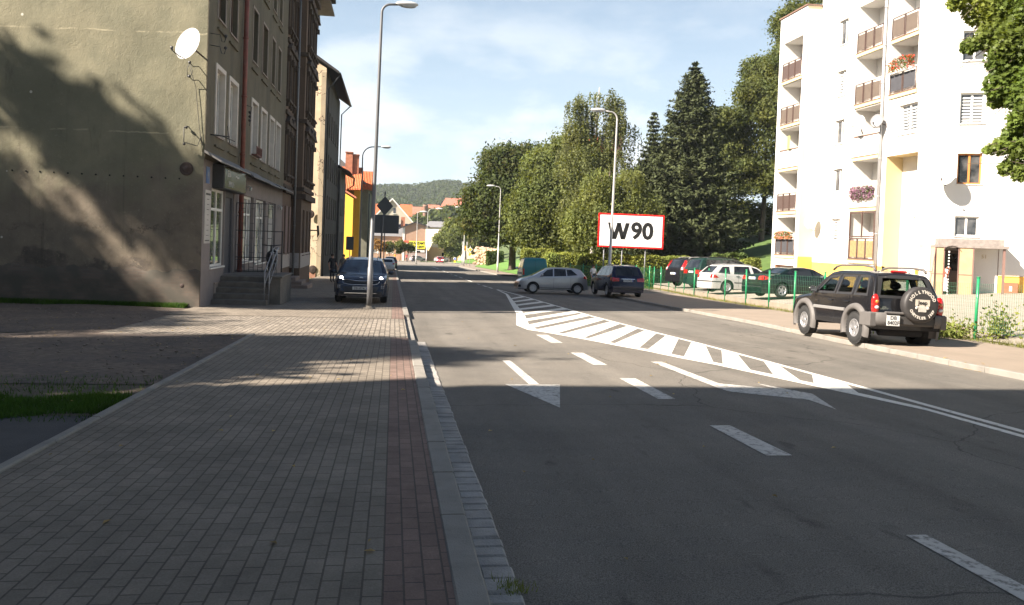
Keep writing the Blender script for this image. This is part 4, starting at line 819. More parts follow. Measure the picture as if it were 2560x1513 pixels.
# ---- yellow house with orange tiles and big brick chimneys
def tile_mat(name, col, sc=3.2):
    m, nt, b = _bsdf(name); N = nt.nodes; L = nt.links; geo = N.new('ShaderNodeNewGeometry'); sep = N.new('ShaderNodeSeparateXYZ'); L.new(geo.outputs['Position'], sep.inputs[0])
    w = N.new('ShaderNodeTexWave'); w.wave_type = 'BANDS'; w.bands_direction = 'X'; w.inputs['Scale'].default_value = sc*.5; L.new(geo.outputs['Position'], w.inputs[0])
    w2 = N.new('ShaderNodeTexWave'); w2.wave_type = 'BANDS'; w2.bands_direction = 'Z'; w2.wave_profile = 'SAW'; w2.inputs['Scale'].default_value = sc*.5; L.new(geo.outputs['Position'], w2.inputs[0])
    n = N.new('ShaderNodeTexNoise'); n.inputs['Scale'].default_value = 3; n.inputs['Detail'].default_value = 6; L.new(geo.outputs['Position'], n.inputs[0])
    a = N.new('ShaderNodeMath'); a.operation = 'ADD'; L.new(w.outputs['Fac'], a.inputs[0]); L.new(w2.outputs['Fac'], a.inputs[1])
    mr = N.new('ShaderNodeMapRange'); mr.inputs[1].default_value = .3; mr.inputs[2].default_value = .7; mr.inputs[3].default_value = .75; mr.inputs[4].default_value = 1.25; L.new(n.outputs[0], mr.inputs[0])
    m2 = N.new('ShaderNodeMapRange'); m2.inputs[2].default_value = 1.2; m2.inputs[3].default_value = .55; m2.inputs[4].default_value = 1.05; L.new(a.outputs[0], m2.inputs[0])
    mm = N.new('ShaderNodeMath'); mm.operation = 'MULTIPLY'; L.new(mr.outputs[0], mm.inputs[0]); L.new(m2.outputs[0], mm.inputs[1])
    s = N.new('ShaderNodeVectorMath'); s.operation = 'SCALE'; s.inputs[0].default_value = col; L.new(mm.outputs[0], s.inputs['Scale']); L.new(s.outputs[0], b.inputs['Base Color']); b.inputs['Roughness'].default_value = .75
    bp = N.new('ShaderNodeBump'); bp.inputs['Strength'].default_value = .8; bp.inputs['Distance'].default_value = .08; L.new(a.outputs[0], bp.inputs['Height']); L.new(bp.outputs[0], b.inputs['Normal']); MATS[name] = m; return m
M_tile = tile_mat('orange_tiles', (0.62, 0.155, 0.05))
M_yel = mat('yellow_plaster', (0.66, 0.37, 0.035), .85, .06, 1.5)
yh = wthing('house', 'bright yellow house with an orange tiled roof and brick chimneys', 'house', (-5, 90, gz(90)))
YY = 96.0; g = MB(); XR = -4.95
g.poly([(-11, YY+2.2, -4), (XR, YY, -4), (XR, YY, 6.0), (-11, YY+2.2, 9.6)]); g.quad((XR, YY, -3), (XR, YY+6, -3), (XR, YY+6, 5.7), (XR, YY, 5.7))
g.box(XR+.002, -4.25, YY+1.5, YY+6, -4, 7.1); put(g, 'wall', M_yel, yh)
g = MB(); g.prism([(-11, YY+1.9, 10.0), (XR+.35, YY-.35, 6.2), (XR+.35, YY-.35, 6.0), (-11, YY+1.9, 9.7)], (0, 1.0, 0)); put(g, 'verge_board', mat('red_verge', (.42, .12, .06), .7, .2, 4), yh)
g = MB(); g.prism([(-11.5, YY+.9, 7.1), (-11.5, YY+1.0, 7.3), (-11.5, YY+4.6, 10.1), (-11.5, YY+8, 7.3)], (7.4, 0, 0)); put(g, 'roof', M_tile, yh)
g = MB(); g.box(-6.2, -5.35, YY+3.2, YY+4.4, 7.5, 11.75); g.box(-5.32, -4.6, YY+3.4, YY+4.4, 7.5, 11.5); g.box(-6.25, -5.3, YY+3.1, YY+4.5, 11.75, 11.85); g.box(-5.33, -4.55, YY+3.3, YY+4.5, 11.5, 11.6)
put(g, 'chimney', mat('orange_brick', (.42, .17, .10), .85, .25, 3, bump=.6, bscale=8), yh)
# ---- grey green house beyond with dormer roof
b6 = wthing('house', 'narrow grey-green street house beyond the yellow one with an orange half roof', 'house', (-3.5, 110, gz(110)))
X6 = -3.45; F6 = Face((X6, 0, 0), (0, 1, 0), (1, 0, 0)); w6 = []
for v in ((-.3, 1.6), (2.6, 4.5)):
    for a in (105, 108, 111.5, 115, 119, 123): w6.append((a, a+1.2, *v))
g = MB(); F6.wall(g, (102.6, 132, -4, 7.6), w6, .2); g.quad((X6, 102.6, -4), (-9, 102.6, -4), (-9, 102.6, 7.6), (X6, 102.6, 7.6)); g.quad((X6, 132, -4), (-9, 132, -4), (-9, 132, 7.6), (X6, 132, 7.6)); put(g, 'wall', mat('grey_green_plaster', (0.20, 0.20, 0.155), .92, .2, 1, stain=(.11, .11, .09), stain_amt=.6, stain_scale=.8), b6)
for w in w6: window(b6, F6, *w, .15, .08, M_wframe, P_dark)
g = MB(); g.prism([(-3.1, 102.3, 7.6), (-3.1, 102.4, 7.75), (-7.0, 102.4, 11.2), (-7.0, 102.3, 7.6)], (0, 30, 0)); put(g, 'roof', M_tin, b6)
g = MB(); g.prism([(-8.0, 102.0, 7.5), (-2.75, 102.0, 7.5), (-2.75, 102.0, 7.7), (-8, 102.0, 7.7)], (0, 3, 0)); g.prism([(-8.0, 102.0, 7.7), (-2.75, 102.0, 7.7), (-2.95, 103.5, 9.9), (-8, 103.5, 9.9)], (0, 1.2, 0)); put(g, 'half_roof', M_tile, b6, label='orange half roof at the near end')
g = MB(); g.box(X6, X6+.8, 103.5, 107.5, -.45, -.3); put(g, 'balcony', M_tin, b6)
g = MB(); g.tube([(X6+.12, 103.2, -2), (X6+.12, 103.2, 7)], .07, 6); g.tube([(X6+.12, 116, -2.5), (X6+.12, 116, 7)], .07, 6); put(g, 'downpipe', M_steel, b6)
# ================================================================ APARTMENT BLOCK (right)
M_bw = mat('white_block_plaster', (0.70, 0.68, 0.645), .85, .03, .8, stain=(.64, .61, .55), stain_amt=.5, stain_scale=.5)
M_bc = mat('cream_block_plaster', (0.62, 0.50, 0.28), .85, .04, .8)
M_bret = mat('pale_cream_plaster', (0.70, 0.60, 0.41), .85, .04, .8)
M_by = mat('yellow_block_plinth', (0.72, 0.42, 0.09), .85, .08, 2, bump=.3)
M_rail = mat('brown_railing_frame', (0.09, 0.055, 0.045), .6, .15, 6)
M_amb = mat('tan_balcony_screen', (0.115, 0.088, 0.068), .6, .12, 3)
M_redb = mat('red_brown_screen', (0.078, 0.052, 0.044), .6, .12, 3)
M_drk = mat('charcoal_screen', (0.055, 0.055, 0.062), .7, .15, 5)
M_orng = mat('orange_brown_frame', (0.50, 0.20, 0.05), .5, .1, 5)
M_cop = mat('roof_coping', (.20, .12, .09), .6, .15, 5)
bl = wthing('apartment_block', 'white and yellow five-storey apartment block with loggias behind the car park', 'building', (27, 42, lotz(26, 42)))
FA = Face((25.3, 0, 0), (0, 1, 0), (-1, 0, 0)); FBk = Face((26.3, 0, 0), (0, 1, 0), (-1, 0, 0))
WD = Vector((.897, -.442, 0)).normalized(); W0 = Vector((26.3, 37.05, 0)); FW = Face(W0, WD, (-.442, -.897, 0))
def loggia(fc, a, b_, z0, z1, d=1.25, backmat=None, name_lab=None, par=None, rail=None, door=True, panels=3, sidemat=None):
    """recess behind an opening: floor, ceiling, sides, back wall with a door"""
    g = MB(); P = lambda u, v, n: fc.p(u, v, n)
    g.quad(P(a, z0, -.0), P(b_, z0, 0), P(b_, z0, -d), P(a, z0, -d)); g.quad(P(a, z1, 0), P(b_, z1, 0), P(b_, z1, -d), P(a, z1, -d))
    g.quad(P(a, z0, 0), P(a, z1, 0), P(a, z1, -d), P(a, z0, -d)); g.quad(P(b_, z0, 0), P(b_, z1, 0), P(b_, z1, -d), P(b_, z0, -d)); g.quad(P(a, z0, -d), P(b_, z0, -d), P(b_, z1, -d), P(a, z1, -d))
    lg = put(g, 'loggia', backmat or M_bw, bl)
    if door:
        g = MB(); fc.bx(g, a+.12, a+.95, z0+.02, z1-.25, -d+.002, -d+.05); put(g, 'balcony_door', P_curt, lg)
    g = MB(); fc.bx(g, a-.06, b_+.06, z0-.20, z0+.03, -.02, .08); put(g, 'slab', M_bc, lg)
    g = MB(); fc.bx(g, a-.07, b_+.07, z0-.005, z0+.04, .081, .11); put(g, 'edge_strip', M_cop, lg)
    if rail is not None:
        g = MB(); zt = z0+1.17; n = panels; du = (b_-a)/n
        fc.bx(g, a, b_, zt-.035, zt, .03, .07); fc.bx(g, a, b_, z0+.12, z0+.15, .04, .06)
        for k in range(n+1):
            for o in ((-.05, .05) if 0 < k < n else (0,)): u = min(max(a+k*du+o, a+.02), b_-.02); fc.bx(g, u-.018, u+.018, z0+.03, zt, .03, .07)
        r = put(g, 'railing', M_rail, lg); g = MB()
        for k in range(n): fc.bx(g, a+k*du+.09, a+(k+1)*du-.09, z0+.17, zt-.14, .045, .055)
        put(g, 'screen', rail, r)
    return lg
ZA = [1.41, 4.27, 7.10, 9.98, 12.88]; LA = [3.89, 6.87, 9.70, 12.62, 15.46]
ZB = [1.33, 4.30, 7.22, 10.28, 13.25]; LB = [4.08, 7.04, 10.0, 13.02, 15.98]
BOTB = -1.4
# tower A
hA = [(47.40, 49.9, ZA[i] if i != 2 else 8.28, LA[i], 0.0) for i in range(5)]+[(47.40, 49.9, -1.2, .74, 0.0)]
g = MB(); FA.wall(g, (47.0, 50.5, BOTB, 17.2), hA, 0)
g.quad((25.3, 50.5, BOTB), (38, 50.5, BOTB), (38, 50.5, 17.2), (25.3, 50.5, 17.2)); g.quad((25.3, 47, 17.2), (38, 47, 17.2), (38, 50.5, 17.2), (25.3, 50.5, 17.2)); put(g, 'wall', M_bw, bl)
g = MB(); fr = Face((25.3, 47.0, 0), (1, 0, 0), (0, -1, 0)); fr.wall(g, (0, 1.0, 1.35, 17.2), []); put(g, 'wall', M_bret, bl, label='narrow cream return wall')
g = MB(); fr.wall(g, (0, 1.0, BOTB, 1.35), []); fr.bx(g, .0, 1.0, -.8, 1.34, .001, .03)
FBk.wall(g, (37.05, 47.0, BOTB, 1.04), [(36.9, 39.7, -1, 1.04)]); put(g, 'plinth', M_by, bl)
for i in range(5): loggia(FA, 47.40, 49.9, ZA[i] if i != 2 else 7.1, LA[i], rail=[M_drk, M_redb, None, M_amb, M_redb][i])
g = MB(); FA.bx(g, 47.402, 49.898, 7.14, 8.278, -.12, -.004); put(g, 'parapet', M_bw, bl)
g = MB(); FA.bx(g, 47.42, 49.88, 8.282, 8.33, -.14, .05); put(g, 'parapet_cap', M_cop, bl)
loggia(FA, 47.40, 49.9, -1.2, .74, backmat=mat('orange_cellar_wall', (.40, .20, .11), .9, .1, 2), door=False)
g = MB(); FA.bx(g, 46.93, 50.6, 17.2, 17.28, -.3, .08); fr.bx(g, -.02, 1.0, 17.2, 17.28, -.3, .08); put(g, 'coping', M_cop, bl)
# wall B / C
sw = [(43.97, 44.95, a, b_, .18) for a, b_ in ((2.29, 3.72), (5.35, 6.73), (8.24, 9.68), (11.13, 12.64), (14.2, 15.69))]
lg1 = [(40.42, 42.88, ZB[i] if i != 2 else 8.39, LB[i], 0) for i in range(5)]
lg2 = [(37.42, 39.62, ZB[i], LB[i], 0) for i in (3, 4)]
rec = [(37.06, 39.7, 1.04, 7.0, 0)]; wC = [(37.25, 38.75, 8.05, 9.6, .15)]
g = MB(); FBk.wall(g, (37.05, 47.0, 1.04, 18.4), sw+lg1+lg2+rec+wC, 0.18); g.quad((26.3, 47, 17.2), (38, 47, 17.2), (38, 47, 18.4), (26.3, 47, 18.4)); put(g, 'wall', M_bw, bl)
for k, (a, b_, c, d, _) in enumerate(sw): window(bl, FBk, a, b_, c, d, .14, .09, M_wframe, P_dark, (0.42,), (), .06, M_bw, blinds=k in (0, 3))
for i in range(5): loggia(FBk, 40.42, 42.88, ZB[i], LB[i], rail=[None, None, None, M_amb, M_amb][i])
for i in (3, 4): loggia(FBk, 37.42, 39.62, ZB[i], LB[i], rail=M_drk if i == 3 else M_amb, panels=2)
g = MB(); FBk.bx(g, 40.422, 42.878, 7.26, 8.388, -.12, -.004); put(g, 'parapet', M_bw, bl)
g = MB(); FBk.bx(g, 40.44, 42.86, 8.392, 8.44, -.14, .05); put(g, 'parapet_cap', M_cop, bl)
# white balcony front with the hanging heather, second floor
g = MB(); FBk.bx(g, 40.42, 42.88, 4.34, 5.5, .02, .06); put(g, 'balcony_front', M_bw, bl)
# ground-floor loggia closed in with brown frames
g = MB(); zb0, zb1 = 1.36, 4.08
for u in (40.45, 42.85): FBk.bx(g, u-.04, u+.04, zb0, zb1, .0, .07)
FBk.bx(g, 41.61, 41.68, 2.6, zb1, .01, .07)
for z in (zb0, 2.5, 2.62, zb1-.1): FBk.bx(g, 40.45, 42.85, z, z+.07, .01, .06)
for u in (41.25, 42.05): FBk.bx(g, u-.04, u+.04, zb0, 2.55, .01, .06)
en = put(g, 'glazed_enclosure', M_rail, bl); g = MB(); 
for a in (40.5, 41.3, 42.1): FBk.bx(g, a+.03, a+.66, zb0+.12, 2.42, .02, .035)
put(g, 'screen', mat('amber_patterned_panel', (.30, .19, .09), .6, .25, 7), en)
# recess C with yellow side and small windows
g = MB(); d = 1.0
P = FBk.p; a, b_ = 37.06, 39.7
g.quad(P(b_, BOTB, 0), P(b_, 7, 0), P(b_, 7, -d), P(b_, BOTB, -d)); g.quad(P(a, 7, 0), P(b_, 7, 0), P(b_, 7, -d), P(a, 7, -d)); g.quad(P(a, BOTB, 0), P(a, 7, 0), P(a, 7, -d), P(a, BOTB, -d)); put(g, 'recess', M_bc, bl, label='yellow recess under the loggias')
FR = Face((27.3, 0, 0), (0, 1, 0), (-1, 0, 0)); rw = [(37.75, 38.35, 5.1, 6.5, .12), (38.0, 38.6, 2.2, 3.75, .12)]
g = MB(); FR.wall(g, (a, b_, BOTB, 7.0), rw, .12); put(g, 'wall', M_bw, bl)
window(bl, FR, *rw[0][:4], .1, .07, M_orng, P_dark, (), sm=M_bw); window(bl, FR, *rw[1][:4], .1, .07, M_orng, P_curt, (), sm=M_bw)
window(bl, FBk, 37.25, 38.75, 8.05, 9.6, .14, .09, M_wframe, P_dark, (0.5,), (), .06, M_bw, blinds=True)
# entrance wall (turned towards the camera)
wn = [(1.80, 2.90, 11.55, 13.05, .16), (1.80, 2.90, 8.41, 9.94, .16), (1.80, 2.90, 5.37, 6.91, .16), (1.80, 2.88, 2.75, 3.76, .16), (1.8, 2.9, 14.6, 16.1, .16)]
g = MB(); FW.wall(g, (0, 3.80, BOTB, 18.4), wn, .16); FW2 = Face(W0+FW.N*.03, WD, FW.N); FW2.wall(g, (3.82, 7.4, .84, 18.4), [(4.9, 6.1, 5.3, 6.9, .16), (4.9, 6.1, 8.4, 9.9, .16)], .16); put(g, 'wall', M_bw, bl, label='white entrance wall turned towards the road')
g = MB(); FW.bx(g, 3.80, 3.84, -.4, 18.4, .0, .02); put(g, 'joint', M_cop, bl)
g = MB(); FW2.wall(g, (3.82, 7.4, BOTB, .84), []); FW2.bx(g, 3.82, 7.4, .80, .84, .001, .03); put(g, 'plinth', M_by, bl)
for k, (a, b_, c, d, _) in enumerate(wn): window(bl, FW, a, b_, c, d, .13, .08, M_orng if k == 2 else M_wframe, P_dark, (0.5,), (), .06, M_bw, blinds=k == 1, label='orange-brown window' if k == 2 else None)
for c in (5.3, 8.4): window(bl, FW2, 4.9, 6.1, c, c+1.55, .13, .08, M_wframe, P_curt, (.5,), (), .06, M_bw)
g = MB(); FW2.bx(g, 4.02, 4.70, -.28, .52, .002, .05); mc = put(g, 'meter_cabinet', mat('red_brown_cabinet', (.33, .13, .07), .6, .1, 5), bl)
g = MB(); FW2.bx(g, 4.32, 4.44, .10, .34, .051, .054); put(g, 'label_plate', M_wframe, mc)
pipe('downpipe', bl, [(26.18, 40.13, -.3), (26.18, 40.13, 18.3)], .075, mat('grey_zinc', (.42, .42, .42), .4, .1, 5, metal=.5))
g = MB(); FW.bx(g, 3.3, 3.75, .2, .21, .001, .002); g2_ = text_mesh('51', .26, 'house_number', mat('gold_ink', (.50, .42, .25), .6, .1, 9), bl, Matrix.Translation(-ORG[bl.name]) @ frame(FW.p(3.18, 1.75, .012), WD, Z, FW.N), .004)
o = text_mesh('III', .22, 'notice', mat('red_ink', (.55, .18, .14), .6, .1, 9), bl, Matrix.Translation(-ORG[bl.name]) @ frame(FW.p(.32, 2.2, .012), WD, Z, FW.N), .004)
# porch: slab, arched hood, posts, tinted side sheets, door
po = wthing('entrance_porch', 'brown-framed entrance porch with tinted sheets and a grey felt roof', 'porch', FW.p(2, -.35, .8))
g = MB(); FW.bx(g, .95, 3.78, 2.28, 2.60, .01, 1.0); FW.bx(g, .75, 3.95, 2.16, 2.28, .0, 1.25); put(g, 'roof', mat('grey_felt', (.24, .21, .19), .85, .25, 4, bump=.5), po)
g = MB()
for k in range(9):
    a = math.pi*k/8; b2_ = math.pi*(k+1)/8
    if k < 8: g.quad(FW.p(1.5-.36*math.cos(a), 2.0+.24*math.sin(a), 1.3), FW.p(1.5-.36*math.cos(b2_), 2.0+.24*math.sin(b2_), 1.3), FW.p(1.5-.36*math.cos(b2_), 2.1+.24*math.sin(b2_), .3), FW.p(1.5-.36*math.cos(a), 2.1+.24*math.sin(a), .3))
put(g, 'hood', M_rail, po)
M_post = mat('brown_post', (.20, .12, .10), .6, .1, 5)
g = MB()
for u, n, w in ((.78, 1.2, .03), (1.16, 1.25, .02), (2.44, 1.2, .03), (3.78, 1.1, .05)): FW.bx(g, u-w, u+w, -.42, 2.17, n-w, n+w)
for u in (.78, 2.44): FW.bx(g, u-.02, u+.02, -.42, 2.17, .02, .06); FW.bx(g, u-.015, u+.015, .82, .86, .02, 1.2)
FW.bx(g, .78, 1.16, .82, .86, 1.18, 1.22); FW.bx(g, 1.80, 2.44, .82, .86, 1.18, 1.22); FW.bx(g, .4, .8, .9, .94, .5, .54); FW.bx(g, 1.78, 1.82, -.42, 2.17, 1.19, 1.23)
g.tube([FW.p(.45, -.4, 1.6), FW.p(.78, 2.1, 1.22)], .02, 6)
put(g, 'post', M_post, po)
g = MB(); M_poly = mat('tan_polycarbonate', (.46, .33, .19), .4, .12, 2)
FW.bx(g, .80, 1.14, -.25, 2.15, 1.19, 1.205); FW.bx(g, 1.83, 2.42, -.25, 2.15, 1.19, 1.205); FW.bx(g, .775, .785, -.25, 2.15, .07, 1.18); FW.bx(g, 2.435, 2.445, -.25, 2.15, .07, 1.18); put(g, 'side_sheet', M_poly, po)
g = MB(); FW.bx(g, 1.30, 2.20, -.40, 2.02, .005, .06); dr = put(g, 'door', mat('taupe_door', (.16, .13, .12), .5, .1, 4), po)
g = MB(); FW.bx(g, 1.45, 2.05, 1.0, 1.85, .062, .07); put(g, 'pane', P_dark, dr); g = MB(); FW.bx(g, 2.08, 2.12, .55, .75, .062, .10); put(g, 'handle', M_wframe, dr)
g = MB(); FW.bx(g, 1.17, 1.34, .0, 1.1, 1.24, 1.26)
for k in range(16): FW.bx(g, 1.34, 1.40, -.35+k*.15, -.27+k*.15, 1.24, 1.26)
put(g, 'scalloped_board', M_bw, po)
g = MB(); FW.bx(g, 1.14, 1.20, .7, 1.1, 1.27, 1.3); g.ico(FW.p(1.3, 1.15, 1.3), .05, 1); g.ico(FW.p(1.42, 1.12, 1.3), .05, 1); g.tube([FW.p(1.15, 1.05, 1.3), FW.p(1.3, .8, 1.32), FW.p(1.4, 1.05, 1.3), FW.p(1.3, .65, 1.3)], .03, 6); put(g, 'wreath', mat('brown_wreath', (.25, .08, .05), .8, .3, 20), po)
g = MB(); FW.bx(g, .6, 4.6, -.72, -.36, .0, 2.0); put(g, 'step', M_lot, po)
# dishes on the block
M_dgrey = mat('grey_dish_paint', (.20, .20, .205), .5, .05, 3)
dish('satellite_dish', 'grey satellite dish clamped beside the zinc downpipe of the white block', Vector((25.85, 40.0, 8.95)), (-.75, -.55, .28), .36, M_dgrey, logo=[('[==]', .1, .2, M_logog)], mount=(26.2, 39.7, 8.7))
dish('satellite_dish', 'white satellite dish in front of the third-floor loggia parapet', Vector((26.0, 42.0, 9.1)), (-.8, -.5, .25), .45, M_dish, mount=(26.3, 42.0, 8.5))
dish('satellite_dish', 'large white satellite dish with faded orange print beside the orange-brown window', Vector(FW.p(1.15, 5.75, .65)), (-.72, -.62, .30), .52, M_dish, logo=[('= =', .15, .2, M_logog), ('~~~~', -.25, .25, mat('orange_ink', (.75, .35, .12), .6, .1, 9))], mount=FW.p(1.3, 5.3, .0))
dish('satellite_dish', 'white satellite dish low on the cream return of the white block', Vector((25.75, 46.3, 3.55)), (-.75, -.6, .28), .42, M_dish, logo=[('n', .1, .2, M_logog)], mount=(25.9, 46.98, 3.3))
# flowers and laundry
def flowers(name, label, face_, u0, u1, v, n0, n, cols, drop=.0, rise=.3, box=None):
    t = wthing(name, label, 'plant', face_.p((u0+u1)/2, v, n0)); gl = MB(); gf = MB()
    for k in range(n):
        u = random.uniform(u0, u1); dv = random.uniform(-drop, rise)*(1-.25*abs((u-(u0+u1)/2)/(u1-u0)*2)**2); c = Vector(face_.p(u, v+dv, n0+random.uniform(-.02, .22)))
        s = random.uniform(.025, .055); tgt = gf if random.random() < cols[2] else gl
        a = Vector([random.gauss(0, 1) for _ in range(3)]).normalized(); b_ = a.orthogonal().normalized()
        tgt.quad(c+a*s, c+b_*s, c-a*s, c-b_*s)
    put(gl, 'leaves', cols[0], t); put(gf, 'blossom', cols[1], t)
    if box:
        g = MB(); m_ = int((u1-u0)/.4)
        for k in range(m_): u = u0+(u1-u0)*(k+.5)/m_; face_.bx(g, u-.16, u+.16, v-.2, v-.02, n0, n0+.16)
        put(g, 'flower_box', box, t)
    return t
M_fleaf = leaf_mat('flower_leaves', (.07, .12, .03)); M_red = leaf_mat('red_petals', (.65, .05, .03), .2, trans=.1, hue2=(.7, .08, .03)); M_pur = leaf_mat('purple_petals', (.20, .085, .15), .4, trans=.1, hue2=(.30, .20, .24)); M_pinkp = leaf_mat('orange_petals', (.55, .16, .08), .3, trans=.1, hue2=(.5, .2, .2))
flowers('geraniums', 'red geraniums in a row of balcony boxes on the charcoal loggia', FBk, 37.45, 39.6, 11.55, .1, 1500, (M_fleaf, M_red, .32), .15, .6, M_wframe)
flowers('heather', 'purple trailing flowers hanging over the white second-floor balcony front', FBk, 40.5, 42.8, 5.4, .08, 1500, (M_fleaf, M_pur, .75), .70, .12)
flowers('flower_pots', 'potted flowers on the dark ground-floor railing of the far tower', FA, 47.5, 49.8, 2.65, .1, 900, (M_fleaf, M_pinkp, .35), .2, .3, mat('terracotta', (.45, .18, .09), .8, .1, 5))
tw = wthing('towel', 'lime green towel hung over the third-floor parapet of the far tower', 'towel', (25.2, 48.4, 8.6)); g = MB(); g.grid([[(25.15+.012*math.sin(i*2.1), 48.3+.32*i/5, 8.30+.85*j/4) for j in range(5)] for i in range(6)]); put(g, 'cloth', mat('lime_cloth', (.55, .62, .12), .9, .06, 4), tw, smooth=True)
# ================================================================ VEHICLES
M_tyre = mat('tyre_rubber', (0.02, 0.02, 0.02), 0.85, 0.2, 20, bump=.3)
M_alloy = mat('alloy', (0.45, 0.45, 0.46), 0.35, 0.08, 6, metal=0.7)
M_cap = mat('silver_cap', (0.42, 0.42, 0.43), 0.4, 0.08, 6, metal=0.4)
M_trimb = mat('black_plastic_trim', (0.022, 0.022, 0.024), 0.55, 0.15, 12)
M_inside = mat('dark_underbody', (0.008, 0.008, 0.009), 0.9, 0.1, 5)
def lens(name, col, rough=.12):
    if name in MATS: return MATS[name]
    m = mat(name, col, rough, .1, 14, coat=1.0); return m
M_lred = lens('red_lens', (.42, .012, .01)); M_lwh = lens('clear_lens', (.55, .55, .57)); M_lor = lens('amber_lens', (.6, .17, .02))
M_glass = pane_mat('car_glass', (0.010, 0.013, 0.015), 0.03, (0.022, 0.026, 0.03)); M_glass.node_tree.nodes['Principled BSDF'].inputs['Specular IOR Level'].default_value = 0.45
M_chrome = mat('chrome', (.7, .7, .7), .15, .02, 5, metal=1.0)
M_plate = MATS.get('number_plate') or mat('number_plate', (.62, .62, .60), .5, .03, 6)
M_pink_ = mat('plate_ink', (.02, .02, .025), .6, .1, 9)
class Car:
    def __init__(s, L, W, H, top, belt, xr, xf, r, sill=.22, k=.30, planr=.10, planf=.14, cr=.55, rc=.09, arch=None, sillw=.95):
        s.L, s.hw, s.H = L, W/2, H; s.tx = np.array([t[0]-L/2 for t in top]); s.tz = np.array([t[1] for t in top]); s.belt = belt; s.xr, s.xf, s.r = xr-L/2, xf-L/2, r
        s.sill = sill; s.k = k; s.pr, s.pf, s.cr, s.rc = planr, planf, cr, rc; s.R = arch or r+.06
    def top(s, x):
        w = .035; return float(np.mean([np.interp(x+d, s.tx, s.tz) for d in (-w, -w/2, 0, w/2, w)]))
    def bl(s, x): return s.belt[0]+(s.belt[1]-s.belt[0])*(x+s.L/2)/s.L
    def W(s, x, z):
        er = max(0, 1-(x+s.L/2)/s.cr); ef = max(0, 1-(s.L/2-x)/s.cr)
        p = 1-s.pr*er**2.4-s.pf*ef**2.4; zb = s.bl(x)
        if z > zb: q = .985-s.k*(z-zb)/s.hw
        else: t = (zb-z)/(zb-.2); q = .985+.015*math.sin(min(1, t)*math.pi)-.05*max(0, t-.55)**2*4*.6
        return s.hw*p*q
    def ys(s, x, z):
        zt = s.top(x)-.03; rc = min(s.rc, (zt-s.bot(x))*.4) if zt > s.bot(x) else .01
        if z <= zt-rc: return s.W(x, z)
        if z >= zt: return max(0, s.W(x, zt-rc)-rc)
        t = (z-zt+rc)/rc; return s.W(x, zt-rc)-rc*(1-math.sqrt(max(0, 1-t*t)))
    def bot(s, x):
        z = s.sill
        for c in (s.xr, s.xf):
            d = abs(x-c)
            if d < s.R: z = max(z, s.r+math.sqrt(s.R**2-d*d))
        return z
    def topy(s, x, y):
        zt = s.top(x); yc = max(.05, s.W(x, zt)-s.rc); return zt-.03*min(1, (abs(y)/yc)**2)
    def inside(s, x, y, z): return z <= s.topy(x, y) and abs(y) <= s.ys(x, z) and abs(x) <= s.L/2
    def xe(s, y, z, end):
        lo = 0.0; hi = s.L/2*end
        if s.inside(hi, y, z): return hi
        for _ in range(26):
            m_ = (lo+hi)/2
            if s.inside(m_, y, z): lo = m_
            else: hi = m_
        return lo
    def body(s, m, parent, cuts=()):
        xs = set(np.round(np.linspace(-s.L/2, s.L/2, 90), 4))
        for c in (s.xr, s.xf):
            for a in np.linspace(0, math.pi, 17): xs.add(round(c+s.R*math.cos(a), 4)); xs.add(round(c+(s.R+.002)*math.cos(a), 4))
        for e in (-1, 1):
            for d in (.008, .02, .035, .06, .09): xs.add(round(e*(s.L/2-d), 4))
        xs = sorted(xs); rows = []; NS, NA, NT = 13, 4, 6
        for x in xs:
            zs = s.bot(x); zt = max(s.top(x)-.03, zs+.03); rc = min(s.rc, (zt-zs)*.4); half = []
            for j in range(NS+1): z = zs+(zt-rc-zs)*j/NS; half.append((s.W(x, z), z))
            y1 = s.W(x, zt-rc)
            for j in range(1, NA+1): a = math.pi/2*j/NA; half.append((y1-rc*(1-math.cos(a)), zt-rc+rc*math.sin(a)))
            yc = max(.01, y1-rc)
            for j in range(1, NT+1): y = yc*(1-j/NT); half.append((y, zt+.03*(1-(y/yc)**2)))
            rows.append([(x, y, z) for y, z in half]+[(x, -y, z) for y, z in reversed(half[:-1])])
        g = MB(); g.smooth = True; n = len(rows[0]); vs = [p for r in rows for p in r]; fs = []
        for i in range(len(rows)-1):
            for j in range(n-1):
                c = [(vs[i*n+j][q]+vs[(i+1)*n+j+1][q])/2 for q in range(3)]
                if any(cut(c) for cut in cuts): continue
                fs.append((i*n+j, i*n+j+1, (i+1)*n+j+1, (i+1)*n+j))
        fs.append(tuple(range(n-1, -1, -1))); fs.append(tuple((len(rows)-1)*n+j for j in range(n)))
        g.add(vs, fs); g.sm[-1] = g.sm[-2] = False
        return g.build('body', m, parent)
    def under(s, parent, zt=.62):
        g = MB(); g.box(-s.L/2+.12, s.L/2-.12, -s.hw+.25, s.hw-.25, s.sill-.03, zt)
        g.box(s.xr+s.R, s.xf-s.R, -s.hw+.06, s.hw-.06, s.sill+.01, zt)
        for c in (s.xr, s.xf): g.box(c-.04, c+.04, -s.hw+.2, s.hw-.2, s.r-.05, s.r+.05)
        g.build('underbody', M_inside, parent)
    def spatch(s, g, q, side=1, off=.006, nx=10, nz=5, thick=.02):
        A, B, C_, D = q; P = []; Q = []
        for i in range(nx+1):
            r1 = []; r2 = []
            for j in range(nz+1):
                u = i/nx; v = j/nz; x = (A[0]*(1-u)+B[0]*u)*(1-v)+(D[0]*(1-u)+C_[0]*u)*v-s.L/2; z = (A[1]*(1-u)+B[1]*u)*(1-v)+(D[1]*(1-u)+C_[1]*u)*v
                y = s.ys(x, z); r1.append((x, side*(y+off), z)); r2.append((x, side*(y-thick), z))
            P.append(r1); Q.append(r2)
        s._slab(g, P, Q)
